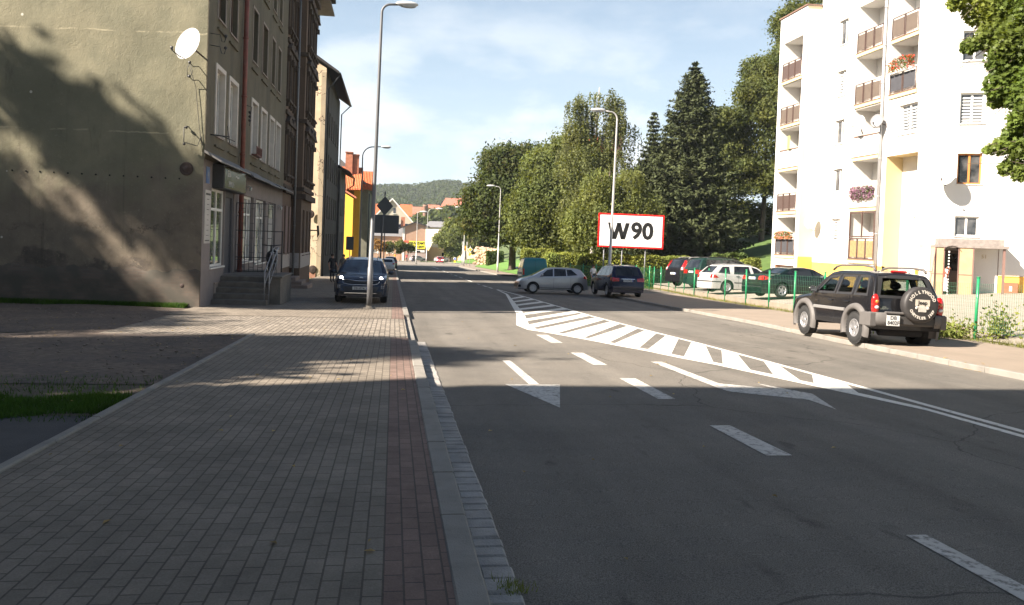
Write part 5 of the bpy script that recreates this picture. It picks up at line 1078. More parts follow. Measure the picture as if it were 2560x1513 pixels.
    def epatch(s, g, q, end=1, off=.008, ny=10, nz=5, thick=.02):
        A, B, C_, D = q; P = []; Q = []
        for i in range(ny+1):
            r1 = []; r2 = []
            for j in range(nz+1):
                u = i/ny; v = j/nz; y = (A[0]*(1-u)+B[0]*u)*(1-v)+(D[0]*(1-u)+C_[0]*u)*v; z = (A[1]*(1-u)+B[1]*u)*(1-v)+(D[1]*(1-u)+C_[1]*u)*v
                x = s.xe(y, z, end); r1.append((x+end*off, y, z+off*.5)); r2.append((x-end*thick, y, z))
            P.append(r1); Q.append(r2)
        s._slab(g, P, Q)
    def _slab(s, g, P, Q):
        o = g.smooth; g.smooth = True; g.grid(P); g.smooth = False; a = len(P); b = len(P[0])
        for i in range(a-1): g.quad(P[i][0], P[i+1][0], Q[i+1][0], Q[i][0]); g.quad(P[i][-1], P[i+1][-1], Q[i+1][-1], Q[i][-1])
        for j in range(b-1): g.quad(P[0][j], P[0][j+1], Q[0][j+1], Q[0][j]); g.quad(P[-1][j], P[-1][j+1], Q[-1][j+1], Q[-1][j])
        g.smooth = o
def wheel(parent, x, y, r, w, rimr, spokes, m_rim, side, knobby=False, spw=.05):
    M = Matrix.Translation((x, y, r)) @ Matrix.Rotation(R(-90)*side, 4, 'X')
    g = MB(); h = w/2; g.lathe([(rimr, -h), (rimr+.02, -h-.0), (r-.05, -h), (r-.012, -h+.03), (r, -h+.06), (r, h-.06), (r-.012, h-.03), (r-.05, h), (rimr+.02, h), (rimr, h-.01), (rimr-.01, h-.05), (rimr-.02, -h+.02)], 36, M)
    if knobby:
        for k in range(30):
            a = 2*math.pi*k/30
            for s_ in (-1, 1): T = M @ Matrix.Rotation(a+(.05 if s_ > 0 else 0), 4, 'Z'); g.box(r-.03, r+.014, -.028, .028, (h-.055)*s_-.03, (h-.055)*s_+.035, T)
    t = g.build('wheel', M_tyre, parent); g = MB()
    g.lathe([(0, h-.10), (rimr-.03, h-.10)], 24, M); o = g.cur
    g.lathe([(rimr-.035, h-.09), (rimr-.03, h-.012), (rimr-.005, h-.004), (rimr+.004, h-.02)], 32, M)
    g.lathe([(0, h-.02), (.05, h-.022), (.065, h-.05), (.065, h-.1)], 16, M)
    for k in range(spokes):
        T = M @ Matrix.Rotation(2*math.pi*k/spokes, 4, 'Z'); rr = rimr-.02
        g.add([tuple(T @ Vector(p)) for p in [(.04, -spw*.9, h-.03), (rr, -spw*.6, h-.02), (rr, spw*.6, h-.02), (.04, spw*.9, h-.03), (.04, -spw*1.1, h-.09), (rr, -spw*.8, h-.09), (rr, spw*.8, h-.09), (.04, spw*1.1, h-.09)]], [(0, 1, 2, 3), (0, 4, 5, 1), (1, 5, 6, 2), (2, 6, 7, 3), (3, 7, 4, 0)])
    g.build('rim', m_rim, t)
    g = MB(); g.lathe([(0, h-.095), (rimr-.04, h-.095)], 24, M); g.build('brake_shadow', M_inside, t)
    return t
def place(root, X, Y, rz, z):
    f = Vector((math.cos(rz), math.sin(rz), 0)); n = Vector((0, .028, 1)).normalized(); f = (f-n*f.dot(n)).normalized(); l = n.cross(f)
    m_ = Matrix((f, l, n)).transposed(); root.location = (X, Y, z); root.rotation_euler = m_.to_euler()
def mirror(c, parent, x, z, m_, both=True):
    for s_ in ((-1, 1) if both else (1,)):
        g = MB(); y = c.ys(x-c.L/2, z)*s_; cx = x-c.L/2
        g.smooth = True; g.ico((cx-.02, y+s_*.15, z+.05), .1, 2, (.55, 1.15, .75)); g.smooth = False; g.box(cx-.02, cx+.03, min(y, y+s_*.12), max(y, y+s_*.12), z-.01, z+.03)
        o = g.build('mirror', m_, parent); g = MB(); g.box(cx-.082, cx-.076, y+s_*.15-.08, y+s_*.15+.08, z, z+.1); g.build('mirror_glass', mat('mirror_glass', (.6, .65, .7), .08, .02, 3, metal=.9), o)
def plate(c, parent, y, z, end, txt, w=.52, h=.114, two=None, x=None):
    xx = (c.xe(y, z, end) if x is None else x)+end*.012
    g = MB(); g.box(xx-.01, xx+.01, y-w/2, y+w/2, z-h/2, z+h/2); p = g.build('number_plate', M_plate, parent)
    g = MB(); e = .011*end; g.box(xx+min(e, e*1.05), xx+max(e, e*1.05)+.0005, y-end*(-w/2)-(.04 if end > 0 else 0), y-end*(-w/2)+(0 if end > 0 else .04), z-h/2, z+h/2) if two is None else None
    if g.v: g.build('blue_band', mat('eu_blue', (.03, .07, .35), .5, .03, 5), p)
    U = (0, 1, 0) if end > 0 else (0, -1, 0)
    if two: text_mesh(two[0], h*.50, 'lettering', M_pink_, p, frame((xx+end*.0115, y, z+h*.24), U, (0, 0, 1)), .001, .002); text_mesh(two[1], h*.50, 'lettering', M_pink_, p, frame((xx+end*.0115, y, z-h*.24), U, (0, 0, 1)), .001, .002)
    else: text_mesh(txt, h*.95, 'lettering', M_pink_, p, frame((xx+end*.0115, y, z), U, (0, 0, 1)), .001, .0015, sx=.88)
def part(fn, name, m_, parent, **k): g = MB(); fn(g); return g.build(name, m_, parent, **k)
def flare(c, parent, m_, wdt=.07, out=.035, a0=0, a1=180):
    for cx in (c.xr, c.xf):
        for s_ in (-1, 1):
            g = MB(); g.smooth = True; P = []
            for i in range(19):
                a = R(a0+(a1-a0)*i/18); row = []
                for (rr, o) in ((c.R-.012, -.05), (c.R-.012, out), (c.R+wdt*.5, out), (c.R+wdt, .0)):
                    x = cx+rr*math.cos(a); z = c.r+rr*math.sin(a); y = c.W(max(-c.L/2+.02, min(c.L/2-.02, x)), max(z, c.sill)); row.append((x, s_*(y+o), z))
                P.append(row)
            g.grid(P); g.build('wheel_arch', m_, parent)
def handles(c, parent, pts, m_):
    g = MB()
    for x, z in pts:
        for s_ in (-1, 1): y = c.ys(x-c.L/2, z); g.box(x-c.L/2-.1, x-c.L/2+.1, min(s_*(y), s_*(y+.035)), max(s_*(y), s_*(y+.035)), z-.014, z+.018, bev=.008)
    g.build('door_handle', m_, parent)
def seams(c, parent, xs_, z0, z1):
    g = MB()
    for x in xs_:
        for s_ in (-1, 1): c.spatch(g, [(x-.004, z0), (x+.004, z0), (x+.004, z1), (x-.004, z1)], s_, .0015, 1, 8, .004)
    g.build('door_seam', M_inside, parent)
def sides(c, parent, polys, m_=None, name='side_window'):
    for q in polys:
        for s_ in (-1, 1): part(lambda g: c.spatch(g, q, s_), name, m_ or M_glass, parent)
def rails(c, parent, m_, x0, x1, h=.05, r=.018, y=None):
    for s_ in (-1, 1):
        g = MB(); pts = []
        for i in range(11):
            x = x0+(x1-x0)*i/10-c.L/2; yy = (y or c.W(x, c.top(x))-.13)*s_; e = min(i, 10-i); pts.append((x, yy, c.top(x)-.03+(h if e > 0 else 0)))
        g.tube(pts, r, 8); g.build('roof_rail', m_, parent)

# ---- dark blue SUV facing us on the left pavement
def suv_front():
    L = 4.48; c = Car(L, 1.855, 1.635, [(0, .35), (.02, .55), (.06, .95), (.16, 1.10), (.42, 1.52), (.65, 1.59), (1.3, 1.635), (2.2, 1.62), (2.75, 1.53), (3.05, 1.36), (3.42, 1.08), (3.60, 1.02), (4.05, .95), (4.28, .86), (4.40, .74), (4.46, .50), (4.48, .34)], (1.03, .93), .86, 3.53, .355, sill=.26, k=.42, planr=.10, planf=.17, cr=.75)
    t = thing('parked_suv', 'dark blue SUV with lit headlights parked on the left pavement facing the camera', 'car')
    P = paint('navy_suv_paint', (.008, .014, .032), .22, .1, .6)
    c.body(P, t); c.under(t)
    for x in (c.xr, c.xf):
        for s_ in (-1, 1): wheel(t, x, s_*(c.hw-.13), c.r, .235, .24, 5, M_alloy, s_)
    flare(c, t, M_trimb, .06, .02)
    part(lambda g: c.epatch(g, [(-.74, .985), (.74, .985), (.60, 1.50), (-.60, 1.50)], 1, ny=14, nz=8), 'windscreen', pane_mat('windscreen_glass', (.03, .045, .06), .03, (.05, .075, .10)), t)
    part(lambda g: c.epatch(g, [(-.66, 1.1), (.66, 1.1), (.54, 1.46), (-.54, 1.46)], -1), 'rear_window', M_glass, t)
    sides(c, t, [[(.62, 1.10), (1.65, 1.06), (1.62, 1.48), (.95, 1.47)], [(1.72, 1.06), (2.55, 1.03), (2.42, 1.47), (1.69, 1.49)], [(2.62, 1.03), (3.15, 1.02), (2.62, 1.42), (2.50, 1.45)]])
    # bumper lower half, grille
    part(lambda g: [c.epatch(g, [(-.80, .30), (.80, .30), (.80, .43), (-.80, .43)], 1, .02, 16)], 'bumper', M_trimb, t)
    gr_ = part(lambda g: [c.epatch(g, [(-.56, .70), (0, .64), (0, .78), (-.60, .80)], 1, .012), c.epatch(g, [(0, .64), (.56, .70), (.60, .80), (0, .78)], 1, .012)], 'grille', mat('grille_mesh', (.008, .008, .009), .5, .4, 60), t)
    def ring(g):
        pts = [(-.62, .82), (-.35, .815), (-.16, .79), (0, .785), (.16, .79), (.35, .815), (.62, .82), (.635, .76), (.58, .69), (.3, .645), (.15, .655), (0, .655), (-.15, .655), (-.3, .645), (-.58, .69), (-.635, .76), (-.62, .82)]
        g.tube([(c.xe(y, z, 1)+.02, y, z) for y, z in pts], .011, 6)
    part(ring, 'grille_surround', M_chrome, gr_)
    part(lambda g: c.epatch(g, [(-.55, .44), (.55, .44), (.62, .58), (-.62, .58)], 1, .01), 'lower_intake', M_trimb, t)
    part(lambda g: c.epatch(g, [(-.55, .335), (.55, .335), (.55, .36), (-.55, .36)], 1, .035), 'skid_bar', M_chrome, t)
    M_hl = emis('lit_headlight', (1, .97, .9), 9)
    for s_ in (-1, 1):
        h = part(lambda g: c.epatch(g, [(s_*.60, .83), (s_*.86, .84), (s_*.87, .96), (s_*.66, .93)], 1, .008), 'headlight', mat('smoked_lens', (.10, .10, .11), .12, .2, 20, coat=1), t)
        part(lambda g: (setattr(g, 'smooth', True), g.ico((c.xe(.69, .88, 1)+.0, s_*.69, .88), .062, 2, (.5, 1, 1))), 'bulb', M_hl, h)
        fcl = part(lambda g: c.epatch(g, [(s_*.68, .48), (s_*.80, .50), (s_*.81, .69), (s_*.69, .69)], 1, .012, 4, 4), 'fog_cluster', M_trimb, t)
        def fl(g):
            for a in (.715, .775):
                for z in (.56, .62): x = c.xe(a, z, 1)+.02; g.box(x-.01, x+.01, s_*a-.016, s_*a+.016, z-.016, z+.016, bev=.004)
        part(fl, 'fog_lamp', M_lwh, fcl)
    part(lambda g: g.tube([(c.xe(y, .895, 1)+.01, y, .895) for y in (-.06, -.03, 0, .03, .06)], .018, 6), 'badge', M_chrome, t)
    text_mesh('KIA', .05, 'badge_lettering', M_chrome, t, frame((c.xe(0, .90, 1)+.03, 0, .90), (0, 1, 0), (0, 0, 1)), .004, .002)
    plate(c, t, -.02, .53, 1, 'DB 6974C'); mirror(c, t, 3.02, 1.02, P); handles(c, t, [(1.75, .88), (2.75, .86)], P); rails(c, t, M_chrome, .8, 2.5)
    seams(c, t, (1.7, 2.6), .4, 1.0); wip = part(lambda g: [g.tube([(c.xe(.5, 1.0, 1)+.03, .5, 1.0), (c.xe(.0, 1.03, 1)+.03, -.02, 1.03)], .008, 4), g.tube([(c.xe(.1, 1.0, 1)+.03, -.1, 1.0), (c.xe(.6, 1.03, 1)+.03, -.6, 1.03)], .008, 4)], 'wiper', M_trimb, t)
    return t
sv = suv_front(); place(sv, -1.10, 28.0+2.24, R(-90), gz(30.2)+.13)

# ---- black off-roader with the spare wheel
def offroader():
    L = 4.20; c = Car(L, 1.69, 1.76, [(0, .52), (.01, .80), (.03, 1.05), (.12, 1.30), (.24, 1.62), (.34, 1.72), (.8, 1.77), (2.0, 1.77), (2.35, 1.72), (2.62, 1.56), (2.95, 1.24), (3.05, 1.14), (3.3, 1.12), (3.85, 1.05), (4.05, .95), (4.14, .75), (4.19, .52), (4.20, .45)], (1.12, 1.10), .74, 3.30, .375, sill=.42, k=.34, planr=.05, planf=.10, cr=.5, rc=.10, arch=.46)
    t = thing('parked_offroader', 'black off-roader with grey wheel arches and a lettered spare wheel cover', 'car')
    P = paint('black_car_paint', (.010, .010, .012), .2, .2, 1.0); G = mat('grey_arch_plastic', (.105, .098, .094), .6, .08, 8, bump=.1, bscale=150)
    SW = [[(.36, 1.19), (.80, 1.18), (.80, 1.60), (.50, 1.60)], [(1.02, 1.18), (1.72, 1.17), (1.70, 1.61), (1.05, 1.61)], [(1.84, 1.17), (2.72, 1.16), (2.32, 1.56), (1.84, 1.61)]]
    SW[0] = [(.34, 1.18), (.88, 1.18), (.88, 1.61), (.50, 1.61)]
    RW = [(-.68, 1.15), (.68, 1.15), (.56, 1.63), (-.56, 1.63)]; WS = [(-.66, 1.20), (.66, 1.20), (.55, 1.66), (-.55, 1.66)]
    def inpoly(p, q, sh=.03):
        cx = sum(a[0] for a in q)/len(q); cy = sum(a[1] for a in q)/len(q); x, y = p; ins = True; n = len(q)
        for i in range(n):
            a, b = q[i], q[(i+1) % n]; ex, ey = b[0]-a[0], b[1]-a[1]; l = math.hypot(ex, ey); d = (ex*(y-a[1])-ey*(x-a[0]))/l; dc = (ex*(cy-a[1])-ey*(cx-a[0]))/l
            if d*(1 if dc > 0 else -1) < sh*.3: return False
        return True
    def cut(cn):
        x, y, z = cn[0]+L/2, cn[1], cn[2]
        if abs(y) > .55:
            if any(inpoly((x, z), q) for q in SW): return True
        if cn[0] < -L/2+.45 and abs(y) < .74 and inpoly((y, z), RW): return True
        if cn[0] > .2 and abs(y) < .7 and inpoly((y, z), WS): return True
        return False
    c.body(P, t, (cut,)); c.under(t, .80)
    TG = glass_mat('tinted_see_through_glass', (.42, .46, .45)); FRM = M_trimb
    def ringq(g, q, s_, w=.05, fn=None, off=.004):
        cx = sum(a[0] for a in q)/4; cy = sum(a[1] for a in q)/4; o = [(cx+(a[0]-cx)*1.0+math.copysign(w*.55, a[0]-cx), a[1]+math.copysign(w*.55, a[1]-cy)) for a in q]; i_ = [(a[0]-math.copysign(w*.7, a[0]-cx), a[1]-math.copysign(w*.6, a[1]-cy)) for a in q]
        for k in range(4): k2 = (k+1) % 4; fn(g, [o[k], o[k2], i_[k2], i_[k]], s_, off, 8, 1)
    for q in SW:
        for s_ in (-1, 1):
            w_ = part(lambda g: c.spatch(g, q, s_, -.01, 8, 4, .014), 'side_window', TG, t); part(lambda g: ringq(g, q, s_, .05, c.spatch), 'window_seal', FRM, w_)
    w_ = part(lambda g: c.epatch(g, RW, -1, -.01, 10, 5, .014), 'rear_window', TG, t); part(lambda g: ringq(g, RW, -1, .07, c.epatch), 'window_seal', FRM, w_)
    w_ = part(lambda g: c.epatch(g, WS, 1, -.01, 10, 5, .014), 'windscreen', TG, t); part(lambda g: ringq(g, WS, 1, .06, c.epatch), 'window_seal', FRM, w_)
    part(lambda g: c.epatch(g, [(-.74, 1.08), (.74, 1.08), (.73, 1.13), (-.73, 1.13)], -1, .004), 'window_seal', P, t)
    def seats(g):
        for x in (1.15, 2.15):
            for y in (-.38, .38):
                T = Matrix.Translation((x-L/2, y, 0)); g.smooth = True
                g.box(-.12, .12, -.25, .25, .8, 1.32, T, .06); g.ico((x-L/2+.02, y, 1.42), .125, 2, (.7, 1.15, .85))
    part(seats, 'seat', M_inside, t); part(lambda g: g.box(-L/2+.2, L/2-1.3, -.8, .8, .80, .83), 'floor', M_inside, t)
    for x in (c.xr, c.xf):
        for s_ in (-1, 1): wheel(t, x, s_*(c.hw-.10), c.r, .26, .215, 5, M_alloy, s_, True, .045)
    # flared arches, sill, bumpers
    for cx in (c.xr, c.xf):
        for s_ in (-1, 1):
            g = MB(); g.smooth = True; Pp = []
            for i in range(23):
                a = R(-18+216*i/22); row = []
                for (rr, o) in ((c.R-.02, -.1), (c.R-.02, .075), (c.R+.03, .085), (c.R+.10, .07), (c.R+.125, -.01)):
                    x = cx+rr*math.cos(a)*1.0; z = c.r+rr*math.sin(a)*1.02; y = c.hw*.985; row.append((x, s_*(y+o), z))
                Pp.append(row)
            g.grid(Pp); g.build('wheel_arch', G, t)
    def rb(g, sgn):
        n = 22; rows = []
        for i in range(n+1):
            u = -1+2*i/n; y = u*(c.hw+.06); xb = -L/2-.16+.20*abs(u)**5; zt = .80 if abs(u) > .62 else .74; xo = 0 if abs(u) > .62 else .05; row = [(xb+.25, y, zt), (xb+.03+xo, y*1.0, zt), (xb+xo, y, zt-.05), (xb+xo, y, .62), (xb+.03+xo, y, .50 if abs(u) > .55 else .53), (xb+.25, y*.98, .48)]
            rows.append(row)
        g.smooth = True; g.grid(rows[:5] if sgn < 0 else rows[-5:])
        for s_ in (sgn,):
            g.smooth = False; g.box(-L/2-.05, -L/2+.42, s_*(c.hw-.06) if s_ > 0 else -c.hw-.075, (c.hw+.075) if s_ > 0 else -(c.hw-.06), .46, .80, bev=.03)
    for s_ in (-1, 1): part(lambda g: rb(g, s_), 'bumper_corner', G, t)
    part(lambda g: g.box(-L/2-.12, -L/2+.1, -.62, .62, .52, .76, bev=.04), 'bumper_centre', mat('shaded_bumper_grey', (.045, .043, .042), .6, .1, 8), t); part(lambda g: [g.box(-L/2-.14, -L/2-.05, -.30, .60, .77, .83, bev=.02)], 'bumper_step', G, t)  # bumper centre: shade of the recess put into a darker grey
    part(lambda g: g.box(L/2-.12, L/2+.08, -.70, .70, .45, .72, bev=.05), 'bumper', G, t)
    for s_ in (-1, 1): part(lambda g: g.box(c.xr+.5, c.xf-.5, c.hw-.02 if s_ > 0 else -c.hw-.03, (c.hw+.03) if s_ > 0 else -(c.hw-.02), .74, .82, bev=.01), 'side_moulding', mat('bright_moulding', (.20, .195, .19), .45, .05, 6), t)
    for s_ in (-1, 1):
        tl = part(lambda g: (setattr(g, 'smooth', True), g.ico((-L/2+.03, s_*.775, 1.02), .13, 3, (.55, .75, 1.5)), g.ico((-L/2+.03, s_*.775, .90), .125, 3, (.58, .75, 1.25))), 'tail_light', M_lred, t)
        part(lambda g: (setattr(g, 'smooth', True), g.ico((-L/2-.03, s_*.77, 1.04), .045, 2, (.7, 1, 1))), 'indicator', M_lor, tl)
        part(lambda g: (setattr(g, 'smooth', True), g.ico((-L/2-.035, s_*.77, .91), .05, 2, (.6, 1.1, .8))), 'reversing_lamp', M_lwh, tl)
    # roof rack rails, brake light, wiper struts
    for s_ in (-1, 1):
        part(lambda g: (g.tube([(x-L/2, s_*.62, z) for x, z in ((.35, 1.75), (.45, 1.83), (.9, 1.87), (1.9, 1.87), (2.15, 1.83), (2.3, 1.75))], [.03, .03, .026, .026, .03, .03], 8),), 'roof_rail', G, t)
    part(lambda g: g.box(.38-L/2, .50-L/2, -.17, .17, 1.73, 1.785, bev=.015), 'high_brake_light', M_lred, t)
    part(lambda g: [g.tube([(c.xe(y, 1.60, -1)-.02, y, 1.60), (c.xe(y*.9, 1.74, -1)-.03, y*.9, 1.74)], .018, 6) for y in (-.42, .42)], 'window_hinge', M_trimb, t)
    # spare wheel with printed cover
    sp = part(lambda g: g.lathe([(.0, 0), (.30, .0), (.35, .02), (.365, .06), (.37, .20), (.34, .235), (.30, .245), (.0, .255)], 44, Matrix.Translation((-L/2-.02, -.17, 1.02)) @ Matrix.Rotation(R(-90), 4, 'Y')), 'spare_wheel', mat('vinyl_cover', (.032, .030, .030), .55, .15, 6, bump=.15, bscale=10), t)
    C0 = Vector((-L/2-.276, -.17, 1.02)); inkw = mat('cream_ink', (.55, .52, .47), .6, .08, 12); U = (0, -1, 0)
    def arc(txt, rad, size, a0, da, flip=False):
        for k, ch in enumerate(txt):
            if ch == ' ': continue
            a = R(a0+da*k); p = C0+Vector((0, -rad*math.cos(a), rad*math.sin(a)))
            rot = a-math.pi/2 if not flip else a+math.pi/2
            text_mesh(ch, size, 'lettering', inkw, sp, frame(p, U, (0, 0, 1)) @ Matrix.Rotation(rot, 4, 'Z'), .002, .004, sx=.95)
    arc('HOLLYWOOD', .265, .092, 157, -16.6); arc('CHRYSLER', .265, .075, 207, 10.8, True); arc('JEEP', .265, .062, 305, 9.5, True)
    logo = part(lambda g: [g.box(C0.x-.004, C0.x, C0.y-.155, C0.y+.155, C0.z-.02, C0.z+.11)], 'cover_print', mat('beige_ink', (.50, .45, .38), .7, .08, 12), sp)
    text_mesh('Jeep', .115, 'lettering', M_bt, sp, frame(C0+Vector((-.006, 0, .045)), U, (0, 0, 1)), .002, .003)
    def gl_(g):
        for k in range(7): y = C0.y-.075+.025*k; g.box(C0.x-.005, C0.x, y-.008, y+.008, C0.z-.14, C0.z-.045)
        for s_ in (-1, 1): g.lathe([(.0, .005), (.03, .005), (.032, 0)], 16, frame(C0+Vector((0, s_*.12, -.06)), U, (0, 0, 1)))
        g.box(C0.x-.004, C0.x, C0.y-.12, C0.y+.12, C0.z-.045, C0.z-.02)
    part(gl_, 'cover_print', inkw, sp)
    sp.scale = (1.0, 1.12, 1.12); sp.location = (0, C0.y*-.12, C0.z*-.12)
    plate(c, t, .44, .63, -1, '', .30, .235, ('DB', '8402F'), x=-L/2-.15)
    for s, z in (('Jeep', .93), ('LIBERTY', .885)): text_mesh(s, .055, 'badge_lettering', M_chrome, t, frame((-L/2-.012, .58, z), U, (0, 0, 1)), .004)
    text_mesh('LIMITED', .05, 'badge_lettering', M_chrome, t, frame((c.xf-L*0-.62, c.hw+.006, 0.93), (-1, 0, 0), (0, 0, 1)), .004)
    mirror(c, t, 2.72, 1.18, P); handles(c, t, [(1.15, .98), (1.95, .98)], P); seams(c, t, (.98, 1.78, 2.85), .45, 1.12)
    part(lambda g: g.tube([(-L/2+.3, -.5, .36), (-L/2+.3, .5, .36)], .11, 12), 'silencer', M_inside, t)
    return t
jp = offroader(); place(jp, 10.98+.80, 17.30+(4.20/2-.74), R(87), gz(18.5)+.045)
jp.rotation_euler.rotate_axis('X', R(1.6))

# ---- generic rear/side views
def vehicle(name, label, spec, P, rear, sidew, lights, plate_txt, rim, extra=None, ws=None, rim_sp=7):
    c = Car(**spec); t = thing(name, label, 'car'); c.body(P, t); c.under(t)
    for x in (c.xr, c.xf):
        for s_ in (-1, 1): wheel(t, x, s_*(c.hw-.12), c.r, .21, c.r*.66, rim_sp, rim, s_)
    part(lambda g: c.epatch(g, rear, -1), 'rear_window', M_glass, t)
    if ws: part(lambda g: c.epatch(g, ws, 1), 'windscreen', M_glass, t)
    sides(c, t, sidew)
    for s_ in (-1, 1):
        for nm, mm, eq, sq in lights:
            def f(g):
                if eq: c.epatch(g, [(s_*y, z) for y, z in eq], 1 if 'head' in nm else -1, .01)
                if sq: c.spatch(g, sq, s_, .008, 4, 4)
            part(f, nm, mm, t)
    if plate_txt: plate(c, t, 0, plate_txt[1], -1, plate_txt[0])
    if extra: extra(c, t, P)
    return t
def hatch_silver():
    sp = dict(L=4.05, W=1.695, H=1.51, top=[(0, .42), (.02, .62), (.05, .92), (.10, 1.02), (.42, 1.40), (.62, 1.46), (1.1, 1.51), (1.9, 1.50), (2.35, 1.43), (2.75, 1.22), (3.15, 1.01), (3.3, .97), (3.75, .83), (3.92, .72), (4.02, .52), (4.05, .36)], belt=(1.02, .86), xr=.62, xf=3.17, r=.305, sill=.24, k=.45, planf=.22, planr=.12, cr=.7)
    def ex(c, t, P):
        mirror(c, t, 2.72, 1.0, P); handles(c, t, [(.95, .90), (1.88, .86)], P); seams(c, t, (1.02, 2.0), .33, .98)
        part(lambda g: c.epatch(g, [(-.6, .34), (.6, .34), (.66, .56), (-.66, .56)], 1, .01), 'grille', M_trimb, t)
        part(lambda g: [c.spatch(g, [(.98, .30), (2.85, .30), (2.85, .33), (.98, .33)], s_, .004, 8, 1) for s_ in (-1, 1)], 'sill_trim', M_trimb, t)
        part(lambda g: [c.spatch(g, [(3.86, .34), (4.0, .34), (4.0, .50), (3.86, .46)], s_, .006, 3, 3) for s_ in (-1, 1)], 'front_vent', M_trimb, t)
        g = MB(); g.ico((2.1-c.L/2, .35, 1.18), .11, 2, (1, .9, 1.2)); g.ico((2.0-c.L/2, .35, .98), .2, 2, (.8, 1.1, .9)); 
    return vehicle('silver_hatchback', 'silver hatchback seen side on, turning across the road mouth', sp, paint('silver_paint', (.42, .42, .44), .32, .6, .8), [(-.55, 1.05), (.55, 1.05), (.46, 1.36), (-.46, 1.36)],
        [[(.62, 1.08), (1.22, 1.02), (1.25, 1.38), (.98, 1.38)], [(1.28, 1.02), (1.98, .98), (1.96, 1.41), (1.30, 1.40)], [(2.05, .98), (2.80, .95), (2.36, 1.33), (2.03, 1.40)]],
        [('tail_light', M_lred, [(.62, .86), (.78, .86), (.74, 1.05), (.62, 1.02)], [(.05, .86), (.28, .90), (.26, 1.02), (.12, 1.03)]), ('headlight', M_lwh, [(.55, .66), (.76, .66), (.74, .80), (.56, .76)], [(3.48, .74), (3.86, .62), (3.80, .76), (3.50, .84)])], ('DB', .75), M_cap, ex, [(-.62, 1.0), (.62, 1.0), (.52, 1.40), (-.52, 1.40)], 9)
ys_ = hatch_silver(); place(ys_, 8.95, 44.6, R(180), gz(44.6)+.03)
def suv_navy():
    sp = dict(L=4.67, W=1.87, H=1.70, top=[(0, .45), (.02, .75), (.05, 1.02), (.14, 1.12), (.42, 1.58), (.6, 1.66), (1.3, 1.70), (2.2, 1.69), (2.7, 1.62), (3.1, 1.36), (3.45, 1.10), (3.65, 1.05), (4.3, .95), (4.55, .8), (4.65, .5), (4.67, .38)], belt=(1.10, 1.0), xr=.92, xf=3.74, r=.36, sill=.28, k=.42, planf=.14, planr=.10, cr=.6)
    def ex(c, t, P):
        mirror(c, t, 3.05, 1.08, P); handles(c, t, [(1.45, .95), (2.5, .93)], P); seams(c, t, (1.5, 2.55), .4, 1.05); rails(c, t, M_cap, .7, 2.6)
        part(lambda g: c.epatch(g, [(-.36, .955), (.36, .955), (.36, .985), (-.36, .985)], -1, .02), 'boot_strip', M_chrome, t)
        part(lambda g: c.epatch(g, [(-.75, .40), (.75, .40), (.78, .50), (-.78, .50)], -1, .015), 'lower_trim', M_trimb, t)
    return vehicle('parked_suv', 'dark navy SUV parked by the kerb with its tail towards the camera', sp, paint('deep_navy_paint', (.004, .006, .030), .18, .1, .35), [(-.66, 1.14), (.66, 1.14), (.54, 1.58), (-.54, 1.58)],
        [[(.55, 1.16), (1.35, 1.13), (1.35, 1.56), (.85, 1.56)], [(1.44, 1.13), (2.35, 1.10), (2.30, 1.58), (1.44, 1.58)], [(2.45, 1.10), (3.18, 1.08), (2.68, 1.52), (2.40, 1.57)]],
        [('tail_light', M_lred, [(.50, .84), (.86, .84), (.84, 1.04), (.48, 1.00)], [(.04, .86), (.30, .90), (.24, 1.03), (.08, 1.04)])], ('CWSEM801', .89), M_alloy, ex, [(-.68, 1.12), (.68, 1.12), (.56, 1.56), (-.56, 1.56)], 5)
bm = suv_navy(); place(bm, 12.15, 40.8+(4.67/2-.92), R(90), gz(42)+.06)
def van():
    sp = dict(L=4.8, W=1.95, H=2.12, top=[(0, .50), (.02, .9), (.05, 1.5), (.16, 2.0), (.35, 2.09), (1.2, 2.12), (3.2, 2.08), (3.5, 1.95), (3.95, 1.45), (4.1, 1.25), (4.55, 1.02), (4.72, .8), (4.78, .5), (4.8, .38)], belt=(1.25, 1.1), xr=1.0, xf=4.0, r=.33, sill=.30, k=.17, planf=.16, planr=.05, cr=.5, rc=.16)
    def ex(c, t, P):
        mirror(c, t, 3.7, 1.25, M_trimb); seams(c, t, (1.9, 3.0), .4, 1.8)
        part(lambda g: [c.epatch(g, [(-.006, .6), (.006, .6), (.006, 1.95), (-.006, 1.95)], -1, .003, 1, 8)], 'door_seam', M_inside, t); part(lambda g: c.epatch(g, [(-.9, .42), (.9, .42), (.9, .58), (-.9, .58)], -1, .03), 'bumper', M_trimb, t)
    return vehicle('panel_van', 'windowless teal panel van standing beyond the silver hatchback', sp, paint('teal_paint', (.004, .135, .155), .4, .1, .6), [(-.10, .70), (.10, .70), (.10, .74), (-.10, .74)],
        [[(3.05, 1.24), (3.75, 1.20), (3.48, 1.78), (3.05, 1.82)]], [('tail_light', M_lred, [(.80, .8), (.92, .8), (.90, 1.25), (.82, 1.25)], None), ('headlight', M_lwh, [(.5, .78), (.84, .78), (.82, .95), (.5, .92)], None)], None, M_cap, ex, [(-.72, 1.3), (.72, 1.3), (.62, 1.9), (-.62, 1.9)], 8)
vn = van(); place(vn, 10.65, 60.5, R(86), gz(60)+.01)
